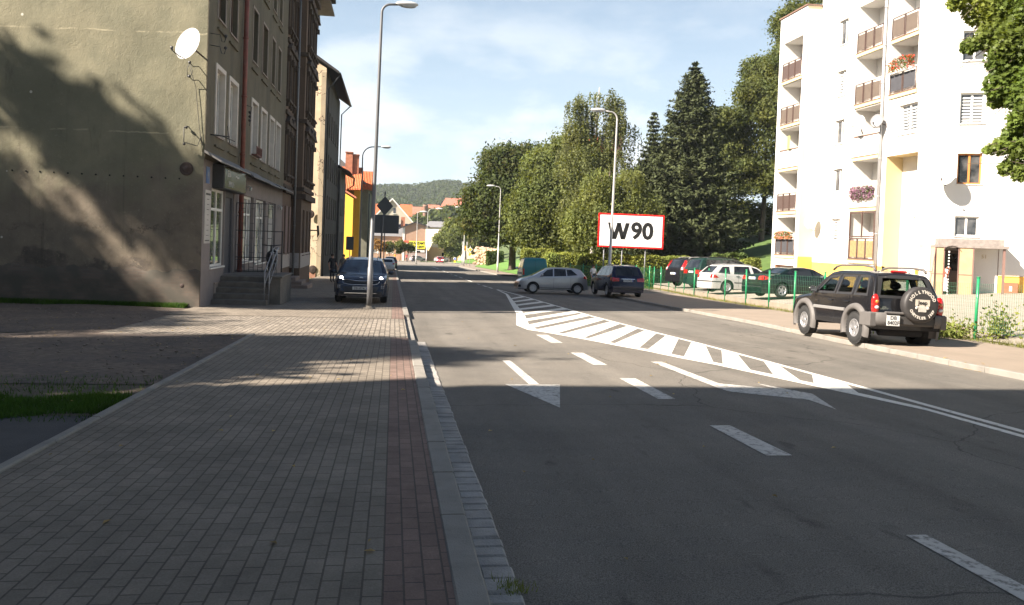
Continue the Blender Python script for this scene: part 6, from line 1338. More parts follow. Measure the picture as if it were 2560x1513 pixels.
def crv():
    sp = dict(L=4.5, W=1.82, H=1.70, top=[(0, .45), (.02, .8), (.06, 1.05), (.16, 1.2), (.42, 1.6), (.6, 1.66), (1.3, 1.70), (2.2, 1.69), (2.7, 1.60), (3.1, 1.34), (3.4, 1.10), (3.6, 1.05), (4.2, .95), (4.42, .8), (4.48, .5), (4.5, .38)], belt=(1.10, 1.0), xr=.86, xf=3.5, r=.345, sill=.28, k=.42, planf=.15, planr=.10, cr=.6)
    def ex(c, t, P): rails(c, t, M_cap, .7, 2.6); mirror(c, t, 2.95, 1.08, P)
    return vehicle('parked_suv', 'black SUV with tall curved red tail lights behind the dark green minivan', sp, paint('soft_black_paint', (.008, .008, .010), .25, .1, .45), [(-.62, 1.12), (.62, 1.12), (.52, 1.55), (-.52, 1.55)],
        [[(.55, 1.2), (1.3, 1.13), (1.3, 1.56), (.9, 1.54)], [(1.38, 1.13), (2.25, 1.10), (2.22, 1.58), (1.38, 1.58)], [(2.33, 1.10), (3.1, 1.08), (2.6, 1.50), (2.30, 1.57)]],
        [('tail_light', M_lred, [(.68, .95), (.84, .95), (.74, 1.55), (.64, 1.50)], [(.05, .95), (.25, .98), (.46, 1.5), (.30, 1.5)]), ('reversing_lamp', M_lwh, [(.70, .98), (.83, .98), (.81, 1.12), (.70, 1.12)], None)], ('DB', .75), M_alloy, ex, None, 5)
def minivan():
    sp = dict(L=4.65, W=1.82, H=1.74, top=[(0, .42), (.02, .8), (.06, 1.1), (.18, 1.35), (.36, 1.64), (.6, 1.72), (1.4, 1.75), (2.2, 1.72), (2.75, 1.60), (3.35, 1.22), (3.6, 1.08), (4.2, .92), (4.55, .76), (4.63, .5), (4.65, .36)], belt=(1.08, .98), xr=.85, xf=3.7, r=.33, sill=.24, k=.38, planf=.18, planr=.08, cr=.7)
    def ex(c, t, P): mirror(c, t, 3.1, 1.05, P); rails(c, t, M_trimb, .7, 2.6); handles(c, t, [(1.55, .92), (2.6, .9)], P); seams(c, t, (1.6, 2.65), .35, 1.05)
    return vehicle('parked_minivan', 'dark green minivan in the car park between the black SUV and the white-silver estate', sp, paint('bottle_green_paint', (.006, .026, .019), .25, .1, .45), [(-.64, 1.14), (.64, 1.14), (.54, 1.60), (-.54, 1.60)],
        [[(.42, 1.14), (1.45, 1.12), (1.45, 1.60), (.62, 1.60)], [(1.53, 1.12), (2.5, 1.09), (2.45, 1.60), (1.53, 1.62)], [(2.6, 1.09), (3.3, 1.06), (2.8, 1.46), (2.55, 1.55)]],
        [('tail_light', M_lred, [(.44, .82), (.84, .82), (.83, 1.02), (.44, 1.02)], [(.03, .82), (.26, .84), (.26, 1.02), (.06, 1.02)])], ('DB', .92), M_alloy, ex, None, 7)
def estate():
    sp = dict(L=4.4, W=1.735, H=1.48, top=[(0, .42), (.02, .7), (.05, .95), (.14, 1.05), (.5, 1.38), (.7, 1.43), (1.4, 1.48), (2.2, 1.46), (2.6, 1.38), (3.05, 1.12), (3.25, 1.0), (3.9, .88), (4.25, .74), (4.37, .5), (4.4, .34)], belt=(.98, .90), xr=.86, xf=3.42, r=.315, sill=.22, k=.42, planf=.16, planr=.08, cr=.6)
    def ex(c, t, P):
        mirror(c, t, 2.95, .96, P); handles(c, t, [(1.45, .86), (2.4, .84)], M_trimb); seams(c, t, (1.5, 2.45), .32, .94); rails(c, t, M_cap, .6, 2.5, .04)
        part(lambda g: [c.spatch(g, [(.02, .56), (.5, .56), (.5, .60), (.02, .60)], s_, .012, 4, 1) for s_ in (-1, 1)]+[c.spatch(g, [(1.25, .52), (3.0, .52), (3.0, .56), (1.25, .56)], s_, .01, 6, 1) for s_ in (-1, 1)]+[c.epatch(g, [(-.8, .56), (.8, .56), (.8, .61), (-.8, .61)], -1, .015)], 'bumper_strip', M_trimb, t)
    return vehicle('parked_estate', 'pale silver estate car in the car park with orange-red tail lights', sp, paint('pale_silver_paint', (.60, .59, .57), .35, .3, .6), [(-.58, 1.02), (.58, 1.02), (.50, 1.36), (-.50, 1.36)],
        [[(.36, 1.03), (1.02, .98), (1.02, 1.35), (.66, 1.35)], [(1.24, .98), (2.2, .96), (2.14, 1.38), (1.32, 1.37)], [(2.38, .96), (3.05, .94), (2.6, 1.28), (2.30, 1.37)]],
        [('tail_light', M_lred, [(.60, .76), (.80, .76), (.78, .96), (.62, .94)], [(.03, .76), (.38, .78), (.22, .92), (.06, .95)])], ('DB 6M', .80), M_cap, ex, None, 8)
def sedan():
    sp = dict(L=4.75, W=1.80, H=1.43, top=[(0, .40), (.02, .7), (.05, .98), (.12, 1.03), (.62, 1.06), (.95, 1.14), (1.45, 1.36), (1.8, 1.42), (2.3, 1.43), (2.8, 1.37), (3.35, 1.10), (3.6, .99), (4.2, .88), (4.6, .74), (4.73, .5), (4.75, .34)], belt=(.98, .90), xr=1.02, xf=3.75, r=.335, sill=.20, k=.46, planf=.17, planr=.12, cr=.7)
    def ex(c, t, P):
        mirror(c, t, 3.1, .96, P); handles(c, t, [(1.75, .86), (2.7, .84)], P); seams(c, t, (1.8, 2.75), .32, .93)
        part(lambda g: c.epatch(g, [(-.72, .46), (.72, .46), (.72, .50), (-.72, .50)], -1, .02), 'bumper_strip', M_trimb, t)
    return vehicle('parked_saloon', 'dark green saloon nearest the fence with five-spoke wheels', sp, paint('dark_green_paint', (.003, .011, .009), .2, .1, .45), [(-.56, 1.10), (.56, 1.10), (.48, 1.32), (-.48, 1.32)],
        [[(1.20, 1.02), (1.72, .99), (1.76, 1.30), (1.50, 1.27)], [(1.80, .99), (2.65, .96), (2.58, 1.34), (1.86, 1.33)], [(2.74, .96), (3.40, .94), (2.95, 1.22), (2.68, 1.33)]],
        [('tail_light', M_lred, [(.44, .80), (.82, .78), (.80, .98), (.50, .96)], [(.03, .79), (.42, .84), (.36, .92), (.08, .98)])], ('DB 5', .86), M_alloy, ex, None, 5)
def place_rear_wheel(t, xr_from_center, hw, X, Y, rz, sc=1.0):
    t.scale = (sc, sc, sc); xr_from_center *= sc; hw *= sc
    """put the near rear wheel's contact point at X, Y"""
    f = Vector((math.cos(rz), math.sin(rz))); r_ = Vector((f.y, -f.x)); c = Vector((X, Y))-r_*(hw-.12)+f*xr_from_center; place(t, c.x, c.y, rz, lotz(c.x, c.y)+.01)
place_rear_wheel(sedan(), 4.75/2-1.02, .90, 18.1, 35.0, R(9), 1.04)
place_rear_wheel(estate(), 4.4/2-.86, .87, 17.7, 40.3, R(5), 1.05)
place_rear_wheel(minivan(), 4.65/2-.85, .91, 18.75, 44.8, R(8), 1.09)
place_rear_wheel(crv(), 4.5/2-.86, .91, 19.0, 48.3, R(14), 1.12)
# ---- distant cars
def small_car(name, label, col, X, Y, rz, L=4.2, H=1.45, W=1.72, front=False, lit=False, grp=None):
    sp = dict(L=L, W=W, H=H, top=[(0, .42), (.02, .7), (.05, .95), (.14, 1.02), (.45, H-.12), (.65, H-.05), (1.3, H), (2.1, H-.02), (2.5, H-.1), (L-1.25, 1.05), (L-1.0, .98), (L-.35, .85), (L-.1, .68), (L-.02, .5), (L, .36)], belt=(.98, .90), xr=.8, xf=L-.85, r=.31, sill=.24, k=.42, planf=.16, planr=.08, cr=.6)
    c = Car(**sp); t = thing(name, label, 'car', group=grp); P = paint('paint_'+label.split()[0]+name, col, .3, .2, .7); c.body(P, t); c.under(t)
    for x in (c.xr, c.xf):
        for s_ in (-1, 1): wheel(t, x, s_*(c.hw-.12), c.r, .2, .2, 6, M_cap, s_)
    part(lambda g: c.epatch(g, [(-.58, 1.02), (.58, 1.02), (.5, H-.12), (-.5, H-.12)], -1), 'rear_window', M_glass, t); part(lambda g: c.epatch(g, [(-.6, 1.0), (.6, 1.0), (.5, H-.1), (-.5, H-.1)], 1), 'windscreen', M_glass, t)
    sides(c, t, [[(.5, 1.0), (1.6, .98), (1.6, H-.12), (.75, H-.12)], [(1.7, .98), (L-1.35, .96), (2.5, H-.2), (1.7, H-.12)]])
    for s_ in (-1, 1):
        part(lambda g: c.epatch(g, [(s_*.55, .76), (s_*.80, .76), (s_*.78, .94), (s_*.57, .94)], -1, .01), 'tail_light', M_lred, t); part(lambda g: c.epatch(g, [(s_*.46, .64), (s_*.76, .64), (s_*.74, .80), (s_*.48, .78)], 1, .01), 'headlight', M_lwh if not lit else emis('lit_headlight', (1, .97, .9), 9), t)
    plate(c, t, 0, .60, 1 if front else -1, 'DB'); place(t, X, Y, rz, gz(Y)+.01); return t
small_car('parked_car', 'white-silver hatchback parked beyond the dark blue SUV on the left', (.55, .55, .55), -.65, 92, R(90))
small_car('parked_car', 'dark estate car parked past the silver hatchback on the left', (.02, .028, .03), -.35, 104, R(90), 4.5, 1.6)
small_car('moving_car', 'red car with bright headlights coming out of the roundabout', (.33, .03, .04), 10.7, 184, R(-97), 4.0, 1.45, front=True, lit=True)
small_car('parked_car', 'pale car in front of the cream building beside its dark arched door', (.4, .4, .42), 12.6, 206, R(15))
small_car('parked_car', 'silver-grey car beside the brown billboard building', (.35, .36, .38), 6.2, 203, R(20))
# ================================================================ TREES AND GREENERY
M_bark = mat('bark', (0.085, 0.065, 0.05), .95, .3, 5, bump=.8, bscale=18)
M_birch = mat('birch_bark', (0.38, 0.36, 0.33), .85, .3, 4, stain=(.05, .05, .05), stain_amt=.9, stain_scale=3, stain_lo=.52, stain_hi=.6)
def leaf_mesh(name, C_, S, m, parent, nrm=None, tilt=1.0, asp=1.6, shape='rhomb', loc=(0, 0, 0), bend=True):
    """C_: (n,3) centres, S: (n,) half sizes"""
    n = len(C_); 
    v = RNG.normal(size=(n, 3)); 
    if nrm is not None: v = v*tilt+nrm
    v /= np.linalg.norm(v, axis=1)[:, None]; w = RNG.normal(size=(n, 3)); u = np.cross(v, w); u /= np.linalg.norm(u, axis=1)[:, None]; t = np.cross(v, u)
    S = S[:, None]
    if shape == 'maple':
        ang = np.radians([-90, -62, -20, -8, 38, 52, 90, 128, 142, 188, 200, 242]); rad = np.array([.75, .42, .95, .45, 1.05, .55, 1.2, .55, 1.05, .45, .95, .42])
    elif shape == 'rhomb': ang = np.radians([-90, 0, 90, 180]); rad = np.array([asp, .8, asp, .8])
    k = len(ang); P = np.zeros((n, k, 3))
    for i in range(k):
        P[:, i] = C_+S*(u*math.cos(ang[i])*rad[i]+t*math.sin(ang[i])*rad[i])+v*S*(.22*abs(math.cos(ang[i])) if bend else 0)
    me = bpy.data.meshes.new(name); me.vertices.add(n*k); me.vertices.foreach_set('co', P.reshape(-1)); me.loops.add(n*k); me.loops.foreach_set('vertex_index', np.arange(n*k, dtype=np.int32))
    me.polygons.add(n); me.polygons.foreach_set('loop_start', np.arange(0, n*k, k, dtype=np.int32)); 
    try: me.polygons.foreach_set('loop_total', np.full(n, k, dtype=np.int32))
    except Exception: pass
    me.materials.append(m); me.update(calc_edges=True); me.validate()
    o = bpy.data.objects.new(name, me); COL.objects.link(o); o.location = loc
    if parent is not None: o.parent = parent
    return o
def crown_points(blobs, n, clump=.45, shell=.35, per=9):
    """points gathered in clumps near the surface of the lobes; leaves gaps between clumps"""
    vol = np.array([b[3]*b[4]+b[3]*b[5]+b[4]*b[5] for b in blobs]); pk = RNG.choice(len(blobs), size=max(1, n//per), p=vol/vol.sum())
    B = np.array(blobs)[pk]; d = RNG.normal(size=(len(pk), 3)); d /= np.linalg.norm(d, axis=1)[:, None]; d[:, 2] = np.where(d[:, 2] < -.55, -d[:, 2]*.6, d[:, 2])
    r = 1-shell*RNG.random(len(pk))**1.6+RNG.normal(0, .06, len(pk)); c = B[:, :3]+d*B[:, 3:]*r[:, None]
    C_ = np.repeat(c, per, 0)+RNG.normal(0, clump, (len(c)*per, 3))*np.array([1, 1, .62]); N_ = np.repeat(d, per, 0)
    return C_, N_
def trunk(parent, base, top, r0, limbs, m=None, r1=None):
    g = MB(); b = Vector(base); t = Vector(top); pts = [b.lerp(t, k/6)+Vector((math.sin(k*1.3)*.08, math.cos(k*1.7)*.08, 0))*(k > 0) for k in range(7)]
    g.tube([b-Z*.3]+pts, [r0*1.35]+[r0*(1-.8*k/6) for k in range(7)], 10)
    for (f, e) in limbs:
        s = b.lerp(t, f); e = Vector(e); m_ = s.lerp(e, .5)+Vector((0, 0, .25*(e-s).length*.4)); g.tube([s, s.lerp(m_, .5), m_, m_.lerp(e, .5)+Z*.05, e], [r0*(1-f)*.6, r0*(1-f)*.5, r0*.28*(1-f)+.02, r0*.2*(1-f)+.015, .015], 7)
    return g.build('trunk', m or M_bark, parent)
def tree(name, label, X, Y, zb, blobs, n, m, s=(.10, .2), r0=.28, clump=.5, cat='tree', group=None, bark=None, shell=.35, th=None, per=9, trunk_top=None):
    t = thing(name, label, cat, (X, Y, zb), 0, group); bl_ = [(a, b, c, d, e, f) for a, b, c, d, e, f in blobs]
    C_, N_ = crown_points(bl_, n, clump, shell, per); S = RNG.uniform(s[0], s[1], len(C_)); leaf_mesh('crown', C_, S, m, t, N_, .75)
    top = trunk_top or (np.mean([b[0] for b in bl_]), np.mean([b[1] for b in bl_]), max(b[2] for b in bl_)); lim = [(random.uniform(.3, .8), (b[0]*.8, b[1]*.8, b[2])) for b in bl_]
    trunk(t, (0, 0, 0), top, r0, lim, bark); return t
def lobes(R_, H0, H1, n, seed=0, squash=1.0, lob=.45):
    rnd = random.Random(seed); out = [(0, 0, (H0+H1)/2, R_*.72, R_*.72, (H1-H0)/2*.82)]
    for k in range(n):
        a = rnd.uniform(0, 6.28); f = rnd.uniform(0, 1); z = H0+(H1-H0)*(.1+.82*f); rr = R_*math.sqrt(max(.05, 1-(2*f-1)**2))*rnd.uniform(.55, .8)*squash; q = R_*lob*rnd.uniform(.6, 1.1)
        out.append((rr*math.cos(a), rr*math.sin(a), z, q, q, q*.8))
    return out
def gzt(x, y): return terrain_z(x, y)
L_lin = leaf_mat('dark_linden_leaves', (.060, .080, .026), .4, hue2=(.13, .095, .03), h2=.0); L_ash = leaf_mat('ash_leaves', (.102, .130, .044), .35, hue2=(.14, .15, .045)); L_bir = leaf_mat('birch_leaves', (.130, .150, .062), .35, hue2=(.165, .17, .07)); L_wil = leaf_mat('willow_leaves', (.130, .155, .054), .35, hue2=(.16, .17, .055))
L_spr = leaf_mat('spruce_needles', (.050, .062, .027), .4, trans=.05, hue2=(.060, .068, .026)); L_rob = leaf_mat('robinia_leaves', (.074, .096, .036), .38); L_far = leaf_mat('far_leaves', (.070, .10, .035), .3); L_hed = leaf_mat('hedge_leaves', (.15, .19, .05), .3, trans=.15); L_hed2 = leaf_mat('hedge_leaves_dark', (.05, .08, .025), .3, trans=.12)
# linden at the corner
X, Y = 15.6, 104; zb = gz(Y)+.6
tree('linden_tree', 'dark green linden with rusty tinged leaves at the left end of the tree belt', X, Y, zb, [(0, 0, 9.5, 5.0, 4.5, 6.3), (-3.4, -.5, 6.6, 3.4, 3, 4.2), (3.2, 0, 7.2, 3.4, 3, 4.5), (-1.5, -.5, 13.6, 3.0, 2.6, 2.6), (2.0, 0, 13.8, 2.6, 2.6, 2.6), (-4.8, 0, 9.2, 1.8, 2, 1.6), (.5, -1.5, 4.2, 4.2, 3, 2.0)], 70000, L_lin, (.09, .19), .5, .55)
# pale ash in front of it
X, Y = 18.0, 87; zb = gz(Y)+.5
tree('ash_tree', 'broad olive-green ash tree between the dark linden and the weeping birch', X, Y, zb, [(0, 0, 8.2, 4.2, 4, 6.0), (-3.0, -.3, 5.8, 2.8, 2.6, 3.8), (2.8, 0, 6.2, 3, 2.8, 4.6), (.8, 0, 13.0, 2.2, 2, 2.8), (-1.2, -.5, 3.4, 3.2, 2.5, 2.2), (1.6, -.5, 3.0, 2.6, 2.5, 2.0), (-1.6, 0, 11.5, 2.2, 2, 2.4)], 64000, L_ash, (.07, .15), .4, .45)
def weeping(name, label, X, Y, zb, H, R_, n, m, bark, top_blobs, drop=(1.5, 4.5), s=(.07, .13), group=None):
    t = thing(name, label, 'tree', (X, Y, zb), 0, group); pts = []; 
    wts = np.array([b_[3]*b_[5] for b_ in top_blobs]); wts = wts**.8/np.sum(wts**.8)
    for k in range(n):
        b = top_blobs[RNG.choice(len(top_blobs), p=wts)]; d = RNG.normal(size=3); d /= np.linalg.norm(d); d[2] = abs(d[2])*.9-.25; p = np.array(b[:3])+d*np.array(b[3:])*(1.12-.42*RNG.random()**1.3)
        L_ = RNG.uniform(*drop)*min(1, max(.25, (p[2]-1.2)/5)); m_ = int(L_/.16); sw = RNG.normal(0, .05, 2)
        for j in range(m_):
            z = p[2]-j*.16
            if z < 1.0: break
            pts.append((p[0]+sw[0]*j*.3+RNG.normal(0, .055), p[1]+sw[1]*j*.3+RNG.normal(0, .055), z+RNG.normal(0, .05)))
    P = np.array(pts); leaf_mesh('crown', P, RNG.uniform(s[0], s[1], len(P)), m, t, None, 1, 1.7)
    trunk(t, (0, 0, 0), (0.1, 0, H*.93), .24, [(random.uniform(.35, .85), (b[0]*.9, b[1]*.9, b[2]+b[5]*.4)) for b in top_blobs], bark); return t
X, Y = 18.6, 73.5; rb_ = random.Random(4); bt = [(rb_.uniform(-2.6, 2.4), rb_.uniform(-.8, .8), rb_.uniform(13.2, 17.4), rb_.uniform(.5, 1.0), rb_.uniform(.5, .9), rb_.uniform(.5, 1.1)) for _ in range(15)]
bt = [b for b in bt if b[2] < 17.6-abs(b[0])*.9+ (1.2 if abs(b[0]) > .6 else 0)]
weeping('weeping_birch', 'tall weeping birch with thin hanging twigs against the sky', X, Y, gz(Y)+.3, 19.5, 3.4, 1700, L_bir, M_birch, bt+[(-1.6, 0, 16.6, .7, .7, 1.3), (1.5, 0, 17.2, .6, .6, 1.4), (3.1, 0, 14.6, 1.0, .6, .4), (3.9, 0, 14.0, .5, .4, .3), (-.9, 0, 11.8, 2.6, 2, 2.6), (1.6, 0, 11.2, 2.2, 2, 2.4), (0, 0, 7.5, 3.1, 2.4, 3.0)], (.9, 4.0), (.05, .10))
X, Y = 17.2, 63.5; weeping('weeping_willow', 'bushy yellow-green willow hanging behind the hedge and the billboard', X, Y, gz(Y)+.3, 9.8, 3.4, 2600, L_wil, M_bark, [(0, 0, 5.6, 3.0, 2.4, 2.8), (-2.1, 0, 5.4, 1.6, 1.8, 2.2), (2.6, 0, 6.4, 2.3, 2, 2.2), (-.6, 0, 8.2, 1.5, 1.8, 1.6), (1.9, 0, 8.6, 1.2, 1.5, 1.3), (-.6, -.6, 3.6, 2.6, 1.5, 1.8)], (1.0, 3.4), (.05, .095))
def spruce(name, label, X, Y, zb, H, R_, n_tier, m, s=(.10, .17), dens=1.0, z0=.6):
    t = thing(name, label, 'tree', (X, Y, zb), 0); pts = []; nr = []
    for k in range(n_tier):
        f = k/(n_tier-1); z = z0+(H-z0)*f**.92; rr = (R_*(1-f)**.74+.12)*random.uniform(.80, 1.15); nb = int((10+8*(1-f))*dens)
        for q in range(nb):
            a = 6.283*(q+random.random()*.7)/nb; L_ = rr*random.uniform(.72, 1.1); m_ = max(3, int(L_/.13)); dr = random.uniform(.25, .45)
            for j in range(m_):
                u = (j+.5)/m_; r_ = L_*u; zz = z-dr*r_*(1-.55*u)+.10*L_*u**3*1.5; w = .10+.20*(1-u)*min(1.2, L_*.4)
                for e in range(3 if u > .35 else 1): pts.append((r_*math.cos(a)+random.gauss(0, w), r_*math.sin(a)+random.gauss(0, w), zz-abs(random.gauss(0, .10)))); nr.append((math.cos(a)*.5, math.sin(a)*.5, 1.0))
    P = np.array(pts); leaf_mesh('crown', P, RNG.uniform(s[0], s[1], len(P)), m, t, np.array(nr), .8, 1.9)
    g = MB(); g.tube([(0, 0, -.3), (0, 0, H*.5), (0, 0, H+.1)], [.26, .15, .015], 8)
    for k in range(0, n_tier, 2):
        f = k/(n_tier-1); z = z0+(H-z0)*f**.92; 
        for q in range(5): a = q*1.257+k; L_ = R_*(1-f)*.8; g.tube([(0, 0, z), (L_*math.cos(a), L_*math.sin(a), z-.3*L_)], [.04, .01], 4)
    g.build('trunk', M_bark, t); return t
X, Y = 26.4, 68.9; spruce('spruce_tree', 'tall dark spruce, the biggest in the belt, pointed top above the car park', X, Y, terrain_z(X, Y)-.1, 18.9, 6.0, 50, L_spr, (.07, .13), 1.6)
X, Y = 27.6, 83.5; spruce('spruce_tree', 'slim spruce top left of the biggest spruce', X, Y, terrain_z(X, Y), 16.6, 3.2, 34, L_spr, (.09, .16), .8)
X, Y = 27.8, 78.7; spruce('spruce_tree', 'short slim spruce close beside the biggest spruce', X, Y, terrain_z(X, Y), 15.5, 2.6, 30, L_spr, (.09, .16), 1.0)
for (X, Y, H, R_, n, lab, sd) in [(34.4, 80.8, 16.0, 4.0, 46000, 'round-topped robinia right of the biggest spruce', 3), (38.9, 80.1, 20.5, 4.6, 56000, 'tallest robinia leaning over the edge of the white block', 5), (31.0, 90, 13.5, 4.0, 20000, 'robinia half hidden behind the biggest spruce', 8), (41.0, 75.5, 28.0, 5.2, 50000, 'tree rising behind the roof of the white block', 9)]:
    z0 = terrain_z(X, Y); tree('robinia_tree', lab, X, Y, z0, lobes(R_, 2.0, H, 11, sd, 1, .42), n, L_rob, (.07, .135), .3, .40, group='robinias beside the white block')
X, Y = 39.0, 87.0; tree('thicket', 'dark thicket closing the gap under the robinias above the grass slope', X, Y, terrain_z(X, Y), [(-6, 0, 1.6, 3.2, 1.5, 1.8), (-2, 0, 1.8, 3, 1.5, 2.2), (2, 0, 2.2, 3, 1.5, 2.6), (6, 0, 2.2, 3, 1.5, 2.6)], 16000, L_rob, (.09, .17), .12, .4, cat='shrubs')
X, Y = 23.2, 96; tree('robinia_tree', 'dark filler tree deep between the weeping birch and the spruces', X, Y, terrain_z(X, Y), lobes(5, 1.0, 12.5, 10, 12, 1, .45), 16000, L_rob, (.15, .27), .3, .5)
# house peeping above the crowns
hp = thing('house', 'old orange-roofed house peeping over the tree belt', 'house', (32, 128, 4)); g = MB(); g.box(-3.2, 3.2, -3, 3, 0, 12.4); g.build('wall', mat('brown_stone', (.14, .10, .08), .9, .2, 2), hp); g = MB(); g.prism([(-3.6, -3.4, 12.4), (3.0, -3.4, 12.4), (-.3, -3.4, 15.2)], (0, 6.8, 0)); g.build('roof', M_tile, hp); g = MB(); g.box(3.3, 4.9, -.6, .6, 12, 16.2); g.box(3.2, 5.0, -.7, .7, 16.2, 16.5); g.build('chimney', mat('sooty_brick', (.12, .06, .05), .9, .2, 3), hp)
# hedges
def hedge(name, label, x0, x1, y0, y1, h, n, m, zf, rz=0, s=(.045, .085), round_=.35):
    cx, cy = (x0+x1)/2, (y0+y1)/2; zb = zf(cx, cy); t = thing(name, label, 'hedge', (cx, cy, zb), rz); w, d = (x1-x0)/2, (y1-y0)/2
    P = RNG.uniform(-1, 1, (n, 3)); f = RNG.integers(0, 6, n)
    for i in range(n):
        q = f[i]//2
        if q < 2: P[i, q] = math.copysign(1, P[i, q])
        else: P[i, 2] = 1
    k = 1-round_*np.maximum(0, (P[:, 2]))**6*.4; P = P*np.array([w, d, 1]); P[:, 1] *= k; P[:, 0] *= (1-(1-k)*.4); z = (P[:, 2]+1)/2*h; und = .06*np.sin(P[:, 0]*2.3)+.04*np.sin(P[:, 0]*5.1+1); P[:, 2] = z*(1-round_*.12*np.abs(P[:, 1]/d)**3)+und*(z/h); P += RNG.normal(0, .045, P.shape)
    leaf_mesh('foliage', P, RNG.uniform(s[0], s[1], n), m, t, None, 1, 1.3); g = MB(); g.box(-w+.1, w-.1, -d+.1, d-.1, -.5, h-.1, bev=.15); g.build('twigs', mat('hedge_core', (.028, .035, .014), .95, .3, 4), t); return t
hedge('hedge', 'long clipped green hedge behind the green mesh fence', 14.8, 24.6, 61.4, 62.6, 2.55, 26000, L_hed, gzt, R(-6))
hedge('hedge', 'rounded clipped hedge mound further left beside the teal van', 13.4, 16.8, 68.5, 71.0, 2.6, 12000, L_hed, gzt)
hedge('hedge', 'tall narrow hedge block under the left end of the tree belt', 13.6, 17.0, 82, 84.5, 3.0, 12000, L_hed, gzt, 0, (.06, .11))
hedge('hedge', 'small brown-green clipped hedge by the corner of the white block', 22.6, 25.0, 53.4, 54.4, 2.1, 6000, L_hed2, lotz, 0)
hedge('bush', 'light green bush squeezed against the white block', 24.2, 25.3, 52.0, 53.0, 1.7, 4000, L_hed, lotz, 0)
grid_sheet('grass_slope', lin(19.4, 60, 26), lin(58.0, 110, 26), lambda x, y: terrain_z(x, y)+.03 if x > 21 else gz(y)+.03, mat('mown_slope', (.065, .115, .022), .95, .25, 1.2, bump=.6, bscale=18))
# trees round the roundabout and small street trees
for (X, Y, H, R_, n, lab, sd, m_) in [(14.2, 203, 10.6, 3.7, 20000, 'light green leaning tree in front of the cream building', 31, L_wil), (17.6, 194, 11.0, 3.9, 20000, 'taller leaning tree between the cream building and the linden', 33, L_ash), (19.3, 178, 9, 3.4, 14000, 'low dark tree beside the linden over the kerb signs', 35, L_lin)]:
    z0 = gz(Y); tree('tree', lab, X, Y, z0, lobes(R_, 1.2, H, 9, sd, 1, .42), n, m_, (.13, .25), .3, .5, group='trees round the roundabout')
for i, (X, H, m_, lab) in enumerate([(-3.6, 5.0, 'a', 'copper-leaved young tree behind the sign poles'), (-.9, 5.0, 'b', 'leftmost green young tree before the brown houses'), (1.5, 5.4, 'b', 'middle green young tree before the brown houses'), (3.4, 4.3, 'b', 'thin young tree next to the billboard wall')]):
    Y = 188+i*2; tree('young_tree', lab, X, Y, gz(Y), lobes(1.5, 1.8, H, 5, 40+i, 1, .5), 1300, leaf_mat('copper_leaves', (.20, .12, .04)) if m_ == 'a' else L_ash, (.12, .2), .07, .3, group='young street trees')
for i, (X, Y, H, R_) in enumerate([(11, 330, 17, 7), (24, 345, 18, 8), (35, 370, 17, 8), (17, 380, 19, 8), (47, 360, 16, 7)]):
    z0 = terrain_z(X, Y)-1; tree('tree', ['dark tree behind the factory chimney, leftmost', 'dark round tree right of the factory chimney', 'dark tree above the cream building, right end', 'tall dark tree directly behind the factory chimney', 'dark tree hidden behind the linden crown'][i], X, Y, z0, lobes(R_, 3, H, 9, 60+i), 7000, L_far, (.45, .8), .4, 1.0)
# wooded hill
def forest():
    n = 5200; X = RNG.uniform(-90, 210, n); Y = RNG.uniform(540, 935, n); Zt = np.array([terrain_z(a, b) for a, b in zip(X, Y)]); per = 60; R_ = RNG.uniform(2.6, 4.6, n); H = RNG.uniform(8, 14, n)
    keep = ~((X > -5) & (X < 70) & (Y < 655)); X, Y, Zt, R_, H = X[keep], Y[keep], Zt[keep], R_[keep], H[keep]; n = len(X)
    d = RNG.normal(size=(n*per, 3)); d /= np.linalg.norm(d, axis=1)[:, None]; d[:, 2] = np.abs(d[:, 2]); c = np.stack([X, Y, Zt+H*.35], 1).repeat(per, 0); r = np.stack([R_, R_, H*.65], 1).repeat(per, 0)
    P = c+d*r*(.9+.2*RNG.random((n*per, 1))); o = leaf_mesh('forest', P, RNG.uniform(.6, 1.2, n*per), leaf_mat('forest_leaves', (.045, .072, .030), .3, hue2=(.10, .11, .05)), None, d, .5, 1.1)
    tag(o, 'wooded hill of dense mixed trees closing the view', 'forest', kind='stuff')
forest()
# maple branches reaching in from the right
mp = thing('maple_tree', 'sunlit maple whose leafy branches hang in from the top right corner', 'tree', (14.6, 12.6, gz(12.6)+.1)); pts = []; nn = []; BR = []
for (px, py, r, D) in [(2470, 12, 62, 15.5), (2545, 20, 70, 15), (2395, 5, 26, 15.5), (2505, 85, 55, 15.2), (2560, 95, 65, 14.6), (2512, 150, 45, 15), (2425, 117, 22, 15.4), (2455, 104, 24, 15.4), (2555, 175, 52, 14.8), (2505, 212, 42, 15), (2548, 240, 40, 14.8), (2492, 252, 22, 15.2), (2552, 300, 36, 14.7), (2532, 335, 24, 15), (2500, 368, 24, 15), (2470, 376, 13, 15.1), (2548, 375, 34, 14.8), (2518, 420, 22, 15), (2552, 432, 24, 14.8), (2620, 60, 90, 14.5), (2640, 220, 90, 14.2), (2650, 380, 60, 14.2)]:
    la = (px-1280)/1980*D; v = -(py-640)/1980*D; p = np.array(F_)*D+np.array(R2)*la+np.array(U2)*v+np.array([0, 0, CAM_H]); rm = r/1980*D; n = int(8200*rm*rm)+30
    q = RNG.normal(size=(n, 3)); q /= np.linalg.norm(q, axis=1)[:, None]; q = p+q*rm*(RNG.random((n, 1))**.45)*np.array([1, 1.1, .95]); pts.append(q); BR.append(p)
P = np.concatenate(pts)-np.array(mp.location); leaf_mesh('crown', P, RNG.uniform(.034, .066, len(P)), leaf_mat('maple_leaves', (.085, .14, .03), .4, .45, .35, hue2=(.20, .21, .05)), mp, np.tile([[-.5, -.4, .7]], (len(P), 1)), .8, shape='maple')
